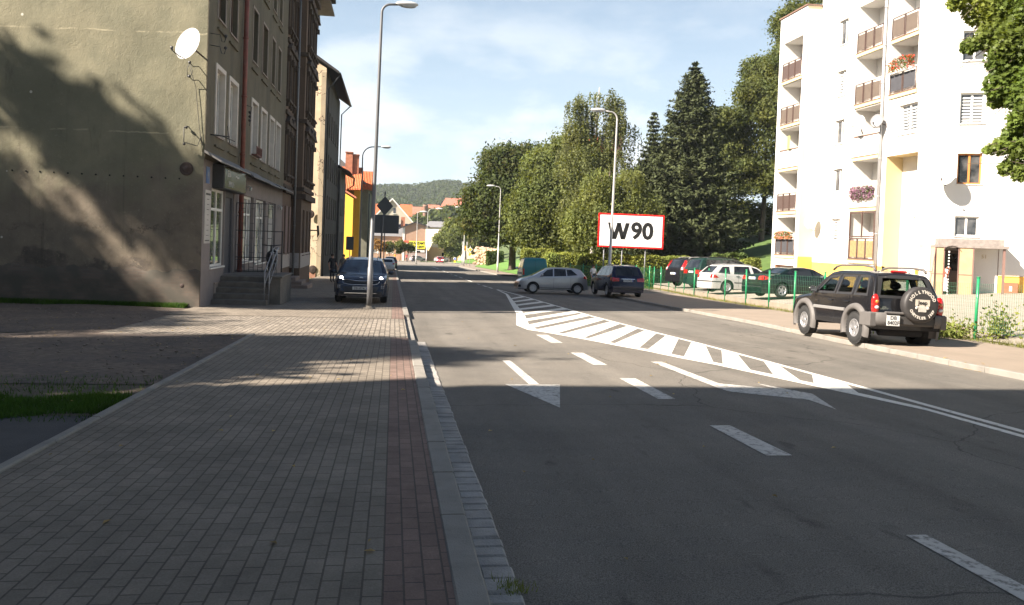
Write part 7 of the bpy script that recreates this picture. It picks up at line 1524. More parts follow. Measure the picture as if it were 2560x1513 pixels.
g = MB(); g.tube([(0, 0, -.3), (.1, 0, 3), (0, .2, 7), (0, 0, 11)], [.3, .24, .18, .05], 12)
for k, p in enumerate(BR):
    p = Vector(p)-mp.location; s = Vector((0, .1, min(8, p.z+.9))); g.tube([s, s.lerp(p, .5)+Z*.25, p], [.06, .035, .012], 6)
    for q in range(5): e_ = p+Vector((random.gauss(0, .3), random.gauss(0, .3), random.gauss(-.1, .25))); g.tube([p.lerp(s, .12), e_], [.012, .004], 4)
g.build('trunk', M_bark, mp)
tb = [(1.5, -1, 9.5, 4, 4, 3.5), (2.5, 1.5, 7, 2.6, 2.6, 2.4), (0.5, 1, 11.5, 2.5, 2.5, 2)]; C_, N_ = crown_points(tb, 5000, .4); leaf_mesh('crown', C_, RNG.uniform(.08, .14, len(C_)), MATS['maple_leaves'], mp, N_, .8)
# trees standing left of the frame: their shade falls on the gable and the yard
L_sh = L_ash
for lab, X, Y, bl2, n in [
    ('broad tree at the near end of the gravel yard', -27.5, 6.6, [(0, 0, 12.5, 3.6, 2.4, 4.5), (2.3, .3, 17.2, 2.4, 1.2, 2.2), (4.3, .1, 16.9, 2.0, 1.0, 1.3), (6.2, .5, 17.0, 1.4, .35, .5), (-2, 0, 9, 3, 3, 3)], 26000),
    ('low tree in the gravel yard close to the left frame edge', -15.5, 8.3, [(0, 0, 7.4, 3.4, 1.9, 2.2), (-3, .3, 8, 2.4, 1.8, 2.0)], 22000),
    ('middle tree of the gravel yard', -28, 12.2, [(0, 0, 12, 4.2, 3.6, 5.5), (2.5, 0, 8, 2.6, 2.4, 2.6), (0, 2.5, 15, 2, 2, 2)], 26000),
    ('tree nearest the blank mossy gable', -30, 18.5, [(-1.6, 0, 15.0, 3.1, 3.2, 3.8), (-6, 0, 15.4, 3.4, 3, 4.8), (4.3, .0, 18.0, .9, 1.4, 1.3), (2.0, 0, 12.0, 4.0, 1.8, 1.3), (-4, 0, 11.6, 4, 2, 1.6)], 70000),
    ('unseen tree added behind the photographer on the right to block skylight', 15, -5, [(0, 0, 9, 5, 5, 5), (-3, 2, 8, 3, 3, 3)], 12000),  # from here on: unseen trees added to block skylight over the shaded road
    ('large unseen tree added straight behind the photographer to block skylight', 4, -16, [(0, 0, 10, 6, 5, 6), (-6, 0, 9, 5, 5, 5), (6, 0, 9, 5, 5, 5)], 16000),
    ('second unseen tree added behind the photographer on the right to block skylight', 17, 3, [(0, 0, 9.5, 3, 3.5, 4)], 9000)]:
    tree('yard_tree' if X < -20 else 'unseen_tree', lab, X, Y, gz(Y), bl2, n, L_sh, (.12, .2), .3, .5, shell=.5)
# grass
def grass(name, label, fn, n, h=(.04, .11), w=.006, m=None):
    P = np.array([fn() for _ in range(n)]); a = RNG.uniform(0, 6.28, n); hh = RNG.uniform(h[0], h[1], n); L_ = RNG.normal(0, .35, (n, 2))*hh[:, None]; dx = np.cos(a)*w; dy = np.sin(a)*w
    V = np.zeros((n, 3, 3)); V[:, 0] = P+np.stack([dx, dy, 0*a], 1); V[:, 1] = P-np.stack([dx, dy, 0*a], 1); V[:, 2] = P+np.stack([L_[:, 0], L_[:, 1], hh], 1)
    me = bpy.data.meshes.new(name); me.vertices.add(n*3); me.vertices.foreach_set('co', V.reshape(-1)); me.loops.add(n*3); me.loops.foreach_set('vertex_index', np.arange(n*3, dtype=np.int32)); me.polygons.add(n); me.polygons.foreach_set('loop_start', np.arange(0, n*3, 3, dtype=np.int32)); me.materials.append(m or M_grass); me.update(calc_edges=True)
    o = bpy.data.objects.new(name, me); COL.objects.link(o); tag(o, label, 'grass', kind='stuff'); return o
def f1():
    while True:
        x = random.uniform(-9, -2.86); y = random.uniform(8.0, 10.8); e = .35*math.sin(x*2.1)+.2*math.sin(x*5.3)
        if 8.35+e*.5 < y < 9.45+e*.5 or random.random() < .06: return (x, y, gz(y)+.10)
grass('grass', 'dark green grass strip between the pavement edging and the gravel yard', f1, 30000, (.03, .075))
def f2():
    u = random.random()**1.2*12.6+.35; n_ = abs(random.gauss(0, .22)); p = fg.p(u, 0, .06+n_*(.5+.5*(u > 4))); return (p[0], p[1], gz(p[1])+.105)
grass('grass', 'grass growing along the foot of the blank gable', f2, 16000, (.06, .18), .008)
def f3():
    y = random.uniform(14.5, 58); x = fx(y)-random.uniform(-.1, .4) if y < 30 or random.random() < .4 else fx(y)-random.uniform(-.1, .1); return (x, y, gz(y)+.10)
grass('grass', 'sparse grass at the foot of the green fence', f3, 6000, (.05, .16), .008, leaf_mat('verge_blades', (.13, .15, .04), .4))
def weeds(label, X, Y, n, r, h):
    t = thing('weeds', label, 'weeds', (X, Y, lotz(X, Y)-.02)); P = RNG.normal(0, 1, (n, 3))*np.array([r*.45, r*.3, h*.3])+np.array([0, 0, h*.4]); P[:, 2] = np.abs(P[:, 2]); leaf_mesh('leaves', P, RNG.uniform(.02, .045, n), L_hed, t)
    g = MB()
    for k in range(12): a = Vector((random.uniform(-r, r)*.4, random.uniform(-r, r)*.3, 0)); g.tube([a, a*1.2+Z*h*random.uniform(.5, .9)], .006, 4)
    g.build('stem', M_bark, t)
weeds('clump of weeds just right of the black off-roader', 14.6, 19.3, 1500, 1.3, .45); weeds('thin tall weeds right of the nearest green post', 15.6, 18.4, 500, .5, .9); weeds('weeds at the right frame edge inside the fence', 16.2, 17.0, 700, 1.0, .5)
# fallen leaves and litter
g = MB()
for k in range(420):
    q = random.random()
    if q < .45: y = random.uniform(13, 34); x = rkx(y)+abs(random.gauss(0, .22))-.10; z = gz(y)+(.108 if x > rkx(y) else .006)
    elif q < .75: x = random.uniform(-2.7, .3); y = random.uniform(3.2, 22); z = gz(y)+.136; 
    elif q < .9: x = random.uniform(-8, -2.9); y = random.uniform(8, 20); z = gz(y)+.13
    else: x = random.uniform(.75, 6); y = random.uniform(4, 25); z = gz(y)+.008
    if .75 > q >= .45 and random.random() < .7: continue
    s = random.uniform(.012, .04); a = random.uniform(0, 6.28); c, d = math.cos(a)*s, math.sin(a)*s; g.quad((x+c, y+d, z), (x-d*.6, y+c*.6, z+.012), (x-c, y-d, z+.004), (x+d*.6, y-c*.6, z+.008))
g.build('fallen_leaves', leaf_mat('dry_leaves', (.30, .21, .10), .5, hue2=(.4, .33, .2)), label='dry fallen leaves scattered on the pavements and along the kerb', cat='leaves', kind='stuff')

g = MB()
for k in range(900):
    x = random.uniform(-11, -2.95); y = random.uniform(10.2, 23); 
    if y > 16.4 and x > -5.7: continue
    g.ico((x, y, gz(y)+.12), random.uniform(.008, .028), 0, (1.2, 1, .6), .2)
g.build('gravel_stones', mat('gravel_stone', (.20, .165, .135), .9, .4, 5), kind='stuff', label='small loose stones lying on the dirt yard', cat='gravel')

def f4():
    a = random.gauss(0, .045); b = random.gauss(0, .05); return (.68+a, 4.12+b, gz(4.1)+.012)
grass('grass', 'little weed tuft growing between the gutter stones', f4, 160, (.02, .06), .003, L_hed)
# ================================================================ STREET FURNITURE, SIGNS, FENCE, PEOPLE, FAR BUILDINGS
M_galv = mat('galvanised_steel', (0.135, 0.138, 0.145), .5, .12, 6, metal=.2, stain=(.10, .095, .09), stain_amt=.5, stain_scale=3)
M_galvw = mat('pale_painted_steel', (0.48, 0.47, 0.45), .45, .08, 6, metal=.2)
M_lhead = mat('lamp_head_grey', (.50, .50, .50), .4, .06, 6)
def street_lamp(label, X, Y, zb, H, dirx, arm, lean=0.0, r=.105, m=M_galv, group='tall tubular street lamps', head=.85):
    t = thing('street_lamp', label, 'street lamp', (X, Y, zb), 0, group); g = MB(); hz = H-arm*.55
    pts = [(0, 0, 0), (0, 0, 1.3), (0, 0, 1.31), (lean*.5, 0, hz*.5), (lean, 0, hz)]; rr = [r, r, r*.85, r*.65, r*.45]
    for k in range(1, 9): a = math.pi/2*k/8; pts.append((lean+dirx*arm*.55*(1-math.cos(a)), 0, hz+arm*.55*math.sin(a))); rr.append(r*.42)
    pts.append((lean+dirx*arm, 0, H+.03*arm)); rr.append(r*.38)
    g.tube(pts, rr, 14); g.build('pole', m, t)
    g = MB(); g.lathe([(r*2.1, -.05), (r*2.1, .03), (r*1.4, .035), (r*1.1, .10)], 4 if False else 16); g.build('base', M_conc, t)
    g = MB(); c = lean+dirx*(arm+head*.38); g.smooth = True; g.ico((c, 0, H+.05), head*.5, 3, (1, .36, .26)); g.v = [(v[0], v[1], H-.02 if v[2] < H-.02 else v[2]) for v in g.v]; h = g.build('lamp_head', M_lhead, t)
    g = MB(); g.ico((c+dirx*.04, 0, H-.02), head*.36, 2, (1, .40, .22)); g.build('lens', mat('lamp_bowl', (.35, .37, .38), .15, .1, 8), h, smooth=True); return t
street_lamp('nearest street lamp, standing on the left pavement in front of the dark blue SUV', -.71, 25.4, gz(25.4)+.13, 9.6, 1, .5, .10, r=.088, head=.72)
street_lamp('second street lamp on the left pavement, in front of the orange roof', -2.72, 65.0, gz(65)+.13, 10.5, 1, 1.5)
street_lamp('street lamp in front of the W90 billboard, its base behind the navy SUV', 11.62, 41.8, gz(41.8)+.1, 9.95, -1, .75, .12, .10, M_galvw)
street_lamp('street lamp on the far right pavement, in front of the dark linden', 12.66, 96.3, gz(96)+.12, 10.5, -1, .8, .05, .12, M_galvw, head=1.1)
street_lamp('fourth lamp on the right, at the left edge of the linden crown', 12.4, 141.6, gz(141)+.12, 10.4, -1, .8, .05, .13, M_galvw, head=1.2)
street_lamp('thin lamp in front of the brown billboard wall', 4.2, 150, gz(150)+.1, 9.8, 1, .6, 0, .11, M_galvw, head=1.4)
street_lamp('thin lamp at the corner between the brown and the cream building', 7.6, 186, gz(186), 12.6, 1, 2.0, 0, .12, M_galvw, head=1.7)
# signs
M_sback = mat('sign_back_grey', (.075, .08, .085), .6, .1, 4); M_syel = mat('sign_yellow', (.80, .50, .02), .5, .03, 4); M_swh = mat('sign_white', (.75, .75, .73), .5, .03, 4)
def post(g, x, y, z0, z1, r=.03): g.tube([(x, y, z0), (x, y, z1)], r, 8)
t = thing('road_sign', 'back of a dark diamond road sign on a leaning pole over the blue SUV', 'road sign', (-.62, 42.5, gz(42.5)+.13)); g = MB(); g.tube([(-.15, 0, 0), (.08, 0, 5.15)], .035, 8); g.build('pole', M_galv, t)
s_ = .40*1.09; g = MB(); g.prism([(.08-s_, -.05, 4.37), (.08, -.05, 4.37+s_*1.18), (.08+s_, -.05, 4.37), (.08, -.05, 4.37-s_*1.18)], (0, .02, 0)); g.build('sign_plate', M_sback, t)
t = thing('road_sign', 'back of a big dark rectangular board on two poles over the blue SUV', 'road sign', (-.5, 45.6, gz(45.6)+.13)); g = MB(); g.box(-.76, .74, -.03, 0, 3.02, 4.06, bev=.01); g.build('sign_plate', M_sback, t); g = MB(); post(g, -.22, .05, 0, 4.0); post(g, -.05, .05, 0, 3.9); g.build('pole', M_galv, t)
t = thing('road_sign', 'back of a small dark box sign left of the blue SUV roof', 'road sign', (-2.75, 51, gz(51)+.13)); g = MB(); g.box(-.24, .22, -.06, .06, 2.05, 2.9, bev=.02); g.build('sign_plate', M_sback, t); g = MB(); post(g, 0, .1, 0, 2.6); g.build('pole', M_galv, t)
t = thing('road_sign', 'yellow diamond priority sign with a small yellow plate on the right verge', 'road sign', (13.2, 138, gz(138)+.12)); g = MB(); post(g, 0, 0, 0, 3.6, .05); g.build('pole', M_galvw, t); g = MB(); g.prism([(-.48, -.06, 2.95), (0, -.06, 3.43), (.48, -.06, 2.95), (0, -.06, 2.47)], (0, .02, 0)); p = g.build('sign_plate', M_swh, t); g = MB(); g.prism([(-.3, -.075, 2.95), (0, -.075, 3.25), (.3, -.075, 2.95), (0, -.075, 2.65)], (0, .01, 0)); g.build('symbol', M_syel, p); g = MB(); g.box(-.15, .15, -.07, -.05, 1.95, 2.35); g.build('sign_plate', M_syel, t)
t = thing('road_sign', 'orange-yellow triangular warning sign left of the priority sign', 'road sign', (14.7, 165, gz(165)+.12)); g = MB(); post(g, 0, 0, 0, 3.0, .05); g.build('pole', M_galvw, t); g = MB(); g.prism([(-.62, -.06, 2.9), (.62, -.06, 2.9), (0, -.06, 3.9)], (0, .02, 0)); p = g.build('sign_plate', mat('sign_orange', (.85, .38, .02), .5, .03, 4), t); g = MB(); g.box(-.2, -.05, -.08, -.06, 3.05, 3.3); g.box(.05, .2, -.08, -.06, 3.05, 3.3); g.build('symbol', M_bt, p)
t = thing('road_sign', 'blue round keep-right sign over a yellow bollard plate on the splitter island', 'road sign', (14.1, 184, gz(184)+.1)); g = MB(); g.lathe([(0, 0), (.33, 0), (.33, .03), (0, .03)], 20, frame((0, -.03, 1.0), (1, 0, 0), Z)); p = g.build('sign_plate', M_swh, t); g = MB(); g.lathe([(0, .0), (.27, 0), (.27, .01)], 20, frame((0, -.07, 1.0), (1, 0, 0), Z)); g.build('symbol', mat('sign_blue', (.03, .12, .5), .5, .03, 4), p); g = MB(); g.prism([(-.06, -.09, 1.15), (.14, -.09, .85), (.18, -.09, .95), (-.02, -.09, 1.2)], (0, .005, 0)); g.build('arrow', M_swh, p); g = MB(); g.box(-.2, .2, -.05, .05, .05, .6, bev=.05); g.build('bollard', M_syel, t)
t = thing('info_board', 'small white notice board on the grass beside the splitter island', 'notice board', (15.3, 176, gz(176))); g = MB(); g.box(-.4, .4, -.03, .03, 1.0, 2.1); g.build('board', M_swh, t); g = MB(); post(g, -.3, 0, 0, 1.1, .04); post(g, .3, 0, 0, 1.1, .04); g.build('pole', M_galvw, t)
for (x, y, lab) in ((12.9, 150, 'bare steel pole left of the yellow signs'), (13.9, 152, 'white pole between the triangular and the diamond sign')):
    t = thing('pole', lab, 'pole', (x, y, gz(y))); g = MB(); post(g, 0, 0, 0, 4.2, .06); g.build('shaft', M_galvw, t); g = MB(); g.box(-.12, .12, -.1, .1, 4.0, 4.6, bev=.03); g.build('cap', M_galvw, t)
grid_sheet('splitter_island', lin(10.4, 16.5, 6), lin(181, 186, 4), lambda x, y: gz(y)+.06+.06*math.sin((x-10.4)/6.1*math.pi), mat('white_kerbstone', (.62, .60, .55), .8, .1, 2))
grid_sheet('roundabout_lawn', lin(14.5, 34, 12), lin(186.5, 206, 10), lambda x, y: gz(y)+.1+1.6*math.sin(max(0, min(1, (x-14.5)/19.5))*math.pi)*math.sin((y-186.5)/19.5*math.pi), MATS['lawn'])
grid_sheet('grass_strip', lin(6.5, 13, 6), lin(196, 201, 3), lambda x, y: gz(y)+.1, MATS['lawn'])
# billboard W90
bb = thing('billboard', 'white billboard with a red border and the black letters W90 on thin posts', 'billboard', (18.0, 59.1, gz(59)+.3), -YAW)
bw, bh, z0 = 5.06, 2.62, 2.80
g = MB(); g.box(-bw/2, bw/2, -.08, .06, z0, z0+bh, bev=.02); pn = g.build('panel', mat('billboard_red', (.85, .005, .005), .5, .02, 3), bb); g = MB(); g.box(-bw/2+.13, bw/2-.13, -.095, -.07, z0+.13, z0+bh-.13); g.build('sheet', mat('billboard_white', (.86, .86, .86), .6, .01, 3), bb)
MK = mat('billboard_black', (.004, .004, .004), .6, .02, 3); text_mesh('90', 1.76, 'lettering', MK, bb, Matrix.Translation((.86, -.10, z0+bh/2-.03)) @ Matrix.Rotation(R(90), 4, 'X'), .004, .062, sx=.98)
g = MB(); wx, wz, wh, sw_ = -1.80, z0+bh/2-.66, 1.27, .31
def stroke(xa, xb): g.prism([(wx+xa, -.105, wz+wh), (wx+xa+sw_, -.105, wz+wh), (wx+xb+sw_, -.105, wz), (wx+xb, -.105, wz)], (0, .02, 0))
stroke(0, .33); stroke(.72, .37); stroke(.68, 1.03); stroke(1.37, 1.05); g.build('lettering', MK, bb)
g = MB()
for x in (-2.0, -.6, 1.2): g.tube([(x, .1, -.5), (x, .1, z0+.3)], .05, 8)
g.build('post', M_galv, bb); bb.rotation_euler = (0, R(.3), -YAW)
# green fence: concrete plinth panels, posts, mesh
M_grn = mat('green_post_paint', (.012, .22, .085), .4, .12, 6, coat=.3); M_gmesh = mat('green_mesh_wire', (.05, .16, .09), .6, .1, 6)
fe = wthing('fence', 'green post and mesh fence with concrete base slabs along the car park', 'fence', (16, 35, gz(35)))
FP = [8.5, 13.6, 18.72, 21.9, 24.6, 27.2, 29.7, 32.2, 35.0, 38.0, 41.0, 43.9, 46.7, 49.5, 52.2, 54.8, 57.0]
FH = 1.62
for i, y in enumerate(FP):
    x = fx(y); g = MB(); zb = gz(y)+.1; ln = random.uniform(-.03, .03) if y > 20 else .03; g.tube([(x, y, zb-.1), (x+ln, y, zb+FH)], .038, 10); g.tube([(x+ln, y, zb+FH), (x+ln, y, zb+FH+.03)], .05, 10)
    for z in (.5, 1.1): g.tube([(x+ln*z/FH, y, zb+z), (x+ln*z/FH-.05, y-.03, zb+z)], .012, 6)
    put(g, 'post', M_grn, fe)
g = MB()
for a, b in zip(FP, FP[1:]):
    if a < 18: continue
    xa, xb = fx(a), fx(b); d = Vector((xb-xa, b-a, 0)).normalized(); n = Vector((d.y, -d.x, 0)); A = Vector((xa, a+.06, gz(a)+.02)); B = Vector((xb, b-.06, gz(b)+.02))
    q = [A-n*.02, B-n*.02, B+n*.025, A+n*.025]; g.add([tuple(p) for p in q]+[tuple(p+Z*.36) for p in q], [(3, 2, 1, 0), (4, 5, 6, 7), (0, 1, 5, 4), (1, 2, 6, 5), (2, 3, 7, 6), (3, 0, 4, 7)])
put(g, 'base_slab', mat('fence_concrete', (.24, .20, .155), .9, .15, 3, bump=.5, bscale=30, stain=(.15, .135, .10), stain_amt=.6, stain_scale=2), fe)
g = MB(); rw_ = .0022
for a, b in zip(FP, FP[1:]):
    xa, xb = fx(a), fx(b); n = int(abs(b-a)/(.075 if a < 22 else .15))
    for k in range(1, n):
        y = a+(b-a)*k/n; x = xa+(xb-xa)*k/n; z = gz(y)+.32; r_ = rw_; g.box(x-r_, x+r_, y-r_, y+r_, z, z+1.25)
    for z in lin(.34, 1.56, 12 if a < 22 else 6): p = Vector((xa, a, gz(a)+z)); q = Vector((xb, b, gz(b)+z)); g.tube([p, q], .0022, 3, False)
put(g, 'mesh', M_gmesh, fe)
f2_ = wthing('fence', 'green mesh fence and gate running along the side road in front of the hedge', 'fence', (16, 58, gz(58)))
g = MB(); g.tube([(19.3, 57.0, gz(57)+1.6), (13.4, 59.3, gz(59)+1.6)], .022, 6); put(g, 'top_rail', M_grn, f2_)
for k in range(7):
    x = 19.0-5.6*k/6; y = 57.1+2.2*k/6; g = MB(); g.tube([(x, y, gz(y)), (x, y, gz(y)+1.8)], .04, 8); put(g, 'post', M_grn, f2_)
g = MB()
for k in range(80): x = 19.2-5.7*k/80; y = 57.05+2.25*k/80; g.box(x-.006, x+.006, y-.006, y+.006, gz(y)+.1, gz(y)+1.58)
for z in lin(.15, 1.5, 9): g.tube([(19.3, 57.0, gz(57)+z), (13.4, 59.3, gz(59)+z)], .006, 4)
put(g, 'mesh', M_grn, f2_)
# ---------------------------------------------------------------- people (skinned figures)
def person(label, X, Y, zb, rz, h=1.7, shirt=(.7, .7, .7), trousers=(.04, .05, .09), hair=(.05, .03, .02), step=.12, armbend=.15, group=None, bag=None):
    t = thing('person', label, 'person', (X, Y, zb), rz, group); k = h/1.7
    J = {'pel': (0, 0, .95), 'sp': (0, 0, 1.15), 'ch': (0, .01, 1.33), 'nk': (0, .0, 1.46), 'hb': (0, .02, 1.54), 'ht': (0, .02, 1.64)}
    E_ = [('pel', 'sp'), ('sp', 'ch'), ('ch', 'nk'), ('nk', 'hb'), ('hb', 'ht')]; Rr = {'pel': .135, 'sp': .12, 'ch': .145, 'nk': .055, 'hb': .085, 'ht': .085}
    for s, n in ((1, 'l'), (-1, 'r')):
        st = step*s
        J.update({'hip'+n: (.09*s, 0, .90), 'kn'+n: (.10*s, st*.7-.02+.04, .49), 'an'+n: (.10*s, st, .09), 'to'+n: (.11*s, st-.17, .035), 'sh'+n: (.17*s, .01, 1.39), 'el'+n: (.235*s, .03-st*.5, 1.12), 'wr'+n: (.25*s, -armbend-st*.6, .90), 'ha'+n: (.25*s, -armbend-.02-st*.6, .82)})
        E_ += [('pel', 'hip'+n), ('hip'+n, 'kn'+n), ('kn'+n, 'an'+n), ('an'+n, 'to'+n), ('ch', 'sh'+n), ('sh'+n, 'el'+n), ('el'+n, 'wr'+n), ('wr'+n, 'ha'+n)]
        Rr.update({'hip'+n: .095, 'kn'+n: .06, 'an'+n: .045, 'to'+n: .035, 'sh'+n: .062, 'el'+n: .042, 'wr'+n: .03, 'ha'+n: .035})
        for f in range(5):
            b = 'ha'+n; nm = 'f%d%s' % (f, n); hx, hy, hz = J[b]; J[nm] = (hx-.01*s+(.008*(f-1.5) if f < 4 else -.035*s), hy-.018*(f-1.5)-(.03 if f == 4 else 0), hz-(.085+.006*(f % 2) if f < 4 else .045)); E_.append((b, nm)); Rr[nm] = .009
    names = list(J); me = bpy.data.meshes.new('body'); me.from_pydata([tuple(c*k for c in J[n]) for n in names], [(names.index(a), names.index(b)) for a, b in E_], []); o = bpy.data.objects.new('body', me); COL.objects.link(o)
    sk = o.modifiers.new('s', 'SKIN'); sk.use_smooth_shade = True
    for i, n in enumerate(names): v = me.skin_vertices[0].data[i]; v.radius = (Rr[n]*k*(1.0), Rr[n]*k*(.72 if n in ('pel', 'sp', 'ch') else 1.0)); v.use_root = (n == 'pel')
    o.modifiers.new('u', 'SUBSURF').levels = 1; dg = bpy.context.evaluated_depsgraph_get(); m2 = bpy.data.meshes.new_from_object(o.evaluated_get(dg)); COL.objects.unlink(o)
    skin = mat('skin', (.42, .24, .17), .6, .05, 4); key = label.split()[0]+str(round(X))
    ms = [skin, mat('shirt_'+key, shirt, .85, .1, 8), mat('trousers_'+key, trousers, .85, .1, 8), mat('hair_'+key, hair, .7, .2, 20), mat('shoe', (.04, .035, .03), .6, .1, 8)]
    for q in ms: m2.materials.append(q)
    for p in m2.polygons:
        c = p.center/k
        p.material_index = 4 if c.z < .10 else 2 if c.z < .93 and abs(c.x) < .2 else 1 if (c.z < 1.46 and c.z > .9 and not (abs(c.x) > .2 and c.z < 1.18)) else 0
    b = bpy.data.objects.new('body', m2); COL.objects.link(b); b.parent = t
    g = MB(); g.smooth = True; g.ico((0, .035*k, 1.615*k), .098*k, 3, (.95, 1.05, 1.0)); g.v = [v for v in g.v]; g.build('hair', ms[3], t)
    g = MB(); g.smooth = True; g.ico((0, -.085*k, 1.575*k), .016*k, 1, (.8, 1, 1.4)); 
    for s in (-1, 1): g.ico((.035*s*k, -.07*k, 1.60*k), .010*k, 1); g.ico((.088*s*k, .02*k, 1.585*k), .02*k, 1, (.5, 1, 1.4))
    g.build('face', skin, t)
    if bag: g = MB(); g.box(-.17*k, .17*k, .13*k, .28*k, 1.02*k, 1.42*k, bev=.04); g.build('backpack', bag, t)
    return t
person('woman in a white t-shirt and jeans standing by the green fence behind the navy SUV', 14.0, 54.5, gz(54.5)+.05, R(20), 1.68, (.72, .72, .72), (.08, .12, .2), (.06, .03, .02), .03)
person('person in dark clothes by the wall left of the blue SUV', -3.75, 50.5, gz(50.5)+.13, R(30), 1.78, (.015, .015, .018), (.02, .02, .025), step=.05)
person('person in a light grey top beside the one in dark clothes', -3.15, 51.4, gz(51.4)+.13, R(-20), 1.76, (.22, .21, .20), (.03, .03, .04), step=.05)
person('distant walker in a red top near the billboard wall', 2.9, 178, gz(178)+.1, R(10), 1.75, (.6, .05, .06), (.03, .03, .05))
person('distant walker in white and red with a dark backpack', 4.2, 176, gz(176)+.1, R(190), 1.75, (.65, .6, .58), (.05, .05, .08), bag=M_trimb)
person('distant person in an orange vest by the young trees', .3, 182, gz(182)+.1, R(0), 1.8, (.8, .32, .03), (.5, .2, .03))
# ---------------------------------------------------------------- far buildings
M_pinkb = mat('pink_brown_render', (.42, .27, .19), .9, .1, .5, stain=(.32, .20, .14), stain_amt=.5, stain_scale=.3); M_gro = mat('grey_far_roof', (.16, .16, .165), .8, .1, .5)
fb = wthing('house', 'pinkish-brown low house with three white-framed windows behind the road signs', 'house', (-3, 218, -5)); FF = Face((0, 216, 0), (1, 0, 0), (0, -1, 0)); fw = [(-5.6, -4.4, -2.9, -.9), (-1.6, -.4, -2.9, -.9), (.9, 2.1, -2.9, -.9)]
g = MB(); FF.wall(g, (-10, 3.0, -5.3, 1.6), fw, .3); g.quad((3, 216, -5.3), (3, 226, -5.3), (3, 226, 1.6), (3, 216, 1.6)); put(g, 'wall', M_pinkb, fb)
for w in fw: window(fb, FF, *w, .15, .12, M_wframe, P_dark, sub=True)
g = MB()
for a, b, c, d in fw: FF.bx(g, a-.35, a, c-.3, d+.3, .001, .06); FF.bx(g, b, b+.35, c-.3, d+.3, .001, .06); FF.bx(g, a, b, d, d+.3, .001, .06)
put(g, 'window_trim', M_wframe, fb); g = MB(); g.prism([(-10.4, 215.5, 1.6), (-10.4, 221, 5.2), (-10.4, 227, 1.6)], (14.2, 0, 0)); put(g, 'roof', M_gro, fb); g = MB(); g.box(-.4, .9, 219, 220, 3.5, 7.0); g.box(1.7, 2.8, 219.5, 220.5, 3.5, 7.0); put(g, 'chimney', MATS['orange_brick'], fb)
br_ = wthing('commercial_building', 'brown gabled building with a low black roof carrying the yellow advert', 'building', (5.3, 212, -4.6)); g = MB(); g.prism([(2.2, 212, -5.3), (8.3, 212, -5.3), (8.3, 212, 4.6), (5.4, 212, 5.4), (2.2, 212, 4.2)], (0, 3.8, 0)); put(g, 'wall', M_pinkb, br_)
g = MB(); g.prism([(1.0, 211.4, 3.8), (5.4, 211.4, 5.75), (9.3, 211.4, 4.55), (9.3, 211.4, 4.3), (5.4, 211.4, 5.4), (1.0, 211.4, 3.5)], (0, 4.5, 0)); put(g, 'roof', MATS['black_roof_felt'], br_); g = MB(); g.box(2.2, 2.75, 211.9, 211.99, -5, 4.0); g.box(8.2, 8.35, 211.85, 211.95, -5, 4.4); put(g, 'pilaster', M_wframe, br_)
lw = wthing('wall', 'low grey-pink wall under the yellow advert', 'wall', (5.5, 209, -5)); g = MB(); g.box(3.5, 8.3, 208.8, 209.2, -5.4, -2.6); put(g, 'masonry', mat('grey_pink_wall', (.36, .29, .26), .9, .1, .6), lw); g = MB(); g.box(6.2, 7.0, 208.76, 208.79, -4.4, -3.8); put(g, 'vent', M_sback, lw)
ad = wthing('advert_banner', 'yellow advert banner reading WŁĄCZAMY NISKIE CENY with a red end panel', 'banner', (6, 211.6, -1)); g = MB(); g.box(3.9, 8.15, 211.3, 211.4, -1.45, .55); pn = put(g, 'panel', mat('advert_yellow', (.88, .80, .05), .6, .02, 2), ad); g = MB(); g.box(2.5, 3.88, 211.3, 211.4, -2.0, .6); put(g, 'panel', mat('advert_red', (.75, .13, .08), .6, .05, 1), ad); g = MB(); g.ico((3.3, 211.28, -.3), .3, 1, (1, .1, 1)); g.box(3.0, 3.5, 211.27, 211.29, -1.2, -.5); put(g, 'figure', M_wframe, ad)
mm_ = lambda z: Matrix.Translation(-ORG[ad.name]) @ frame((6.03, 211.28, z), (1, 0, 0), Z)
text_mesh('WŁĄCZAMY', .86, 'lettering', M_bt, pn, mm_(-.02), .01, .03, sx=.88); text_mesh('NISKIE CENY!', .80, 'lettering', M_bt, pn, mm_(-.95), .01, .03, sx=.78)
g = MB(); g.box(4.0, 8.1, 211.3, 211.4, -2.4, -1.8); put(g, 'panel', M_wframe, ad); g = MB(); g.box(4.2, 5.6, 211.27, 211.29, -2.1, -1.85); put(g, 'stripe', mat('lime_stripe', (.5, .7, .05), .6, .02, 2), ad); g = MB(); g.box(5.7, 6.9, 211.27, 211.29, -2.35, -2.0); put(g, 'stripe', M_bt, ad)
cr_ = wthing('building', 'long cream building with a grey roof and dark arched door at the road end', 'building', (15, 218, -4.6)); FC = Face((8.4-8.4*.906, 219+8.4*.423, 0), (.906, -.423, 0), (-.423, -.906, 0)); cw = [(11.4, 12.2, 1.6, 2.9), (14.3, 15.3, 1.6, 3.2), (14.3, 15.3, -1.8, .2), (19.5, 20.5, 1.6, 3.2), (13.4, 14.7, -4.9, -2.4)]
g = MB(); FC.wall(g, (8.4, 26, -1.0, 4.5), cw[:4], .3); put(g, 'wall', mat('cream_render', (.78, .74, .58), .85, .05, .3), cr_); g = MB(); FC.wall(g, (8.4, 26, -5.4, -1.0), cw[4:], .3); put(g, 'wall', mat('sand_render', (.76, .58, .30), .85, .05, .3), cr_, label='sand-coloured lower wall')
for w in cw[:4]: window(cr_, FC, *w, .2, .12, M_wframe, P_dark)
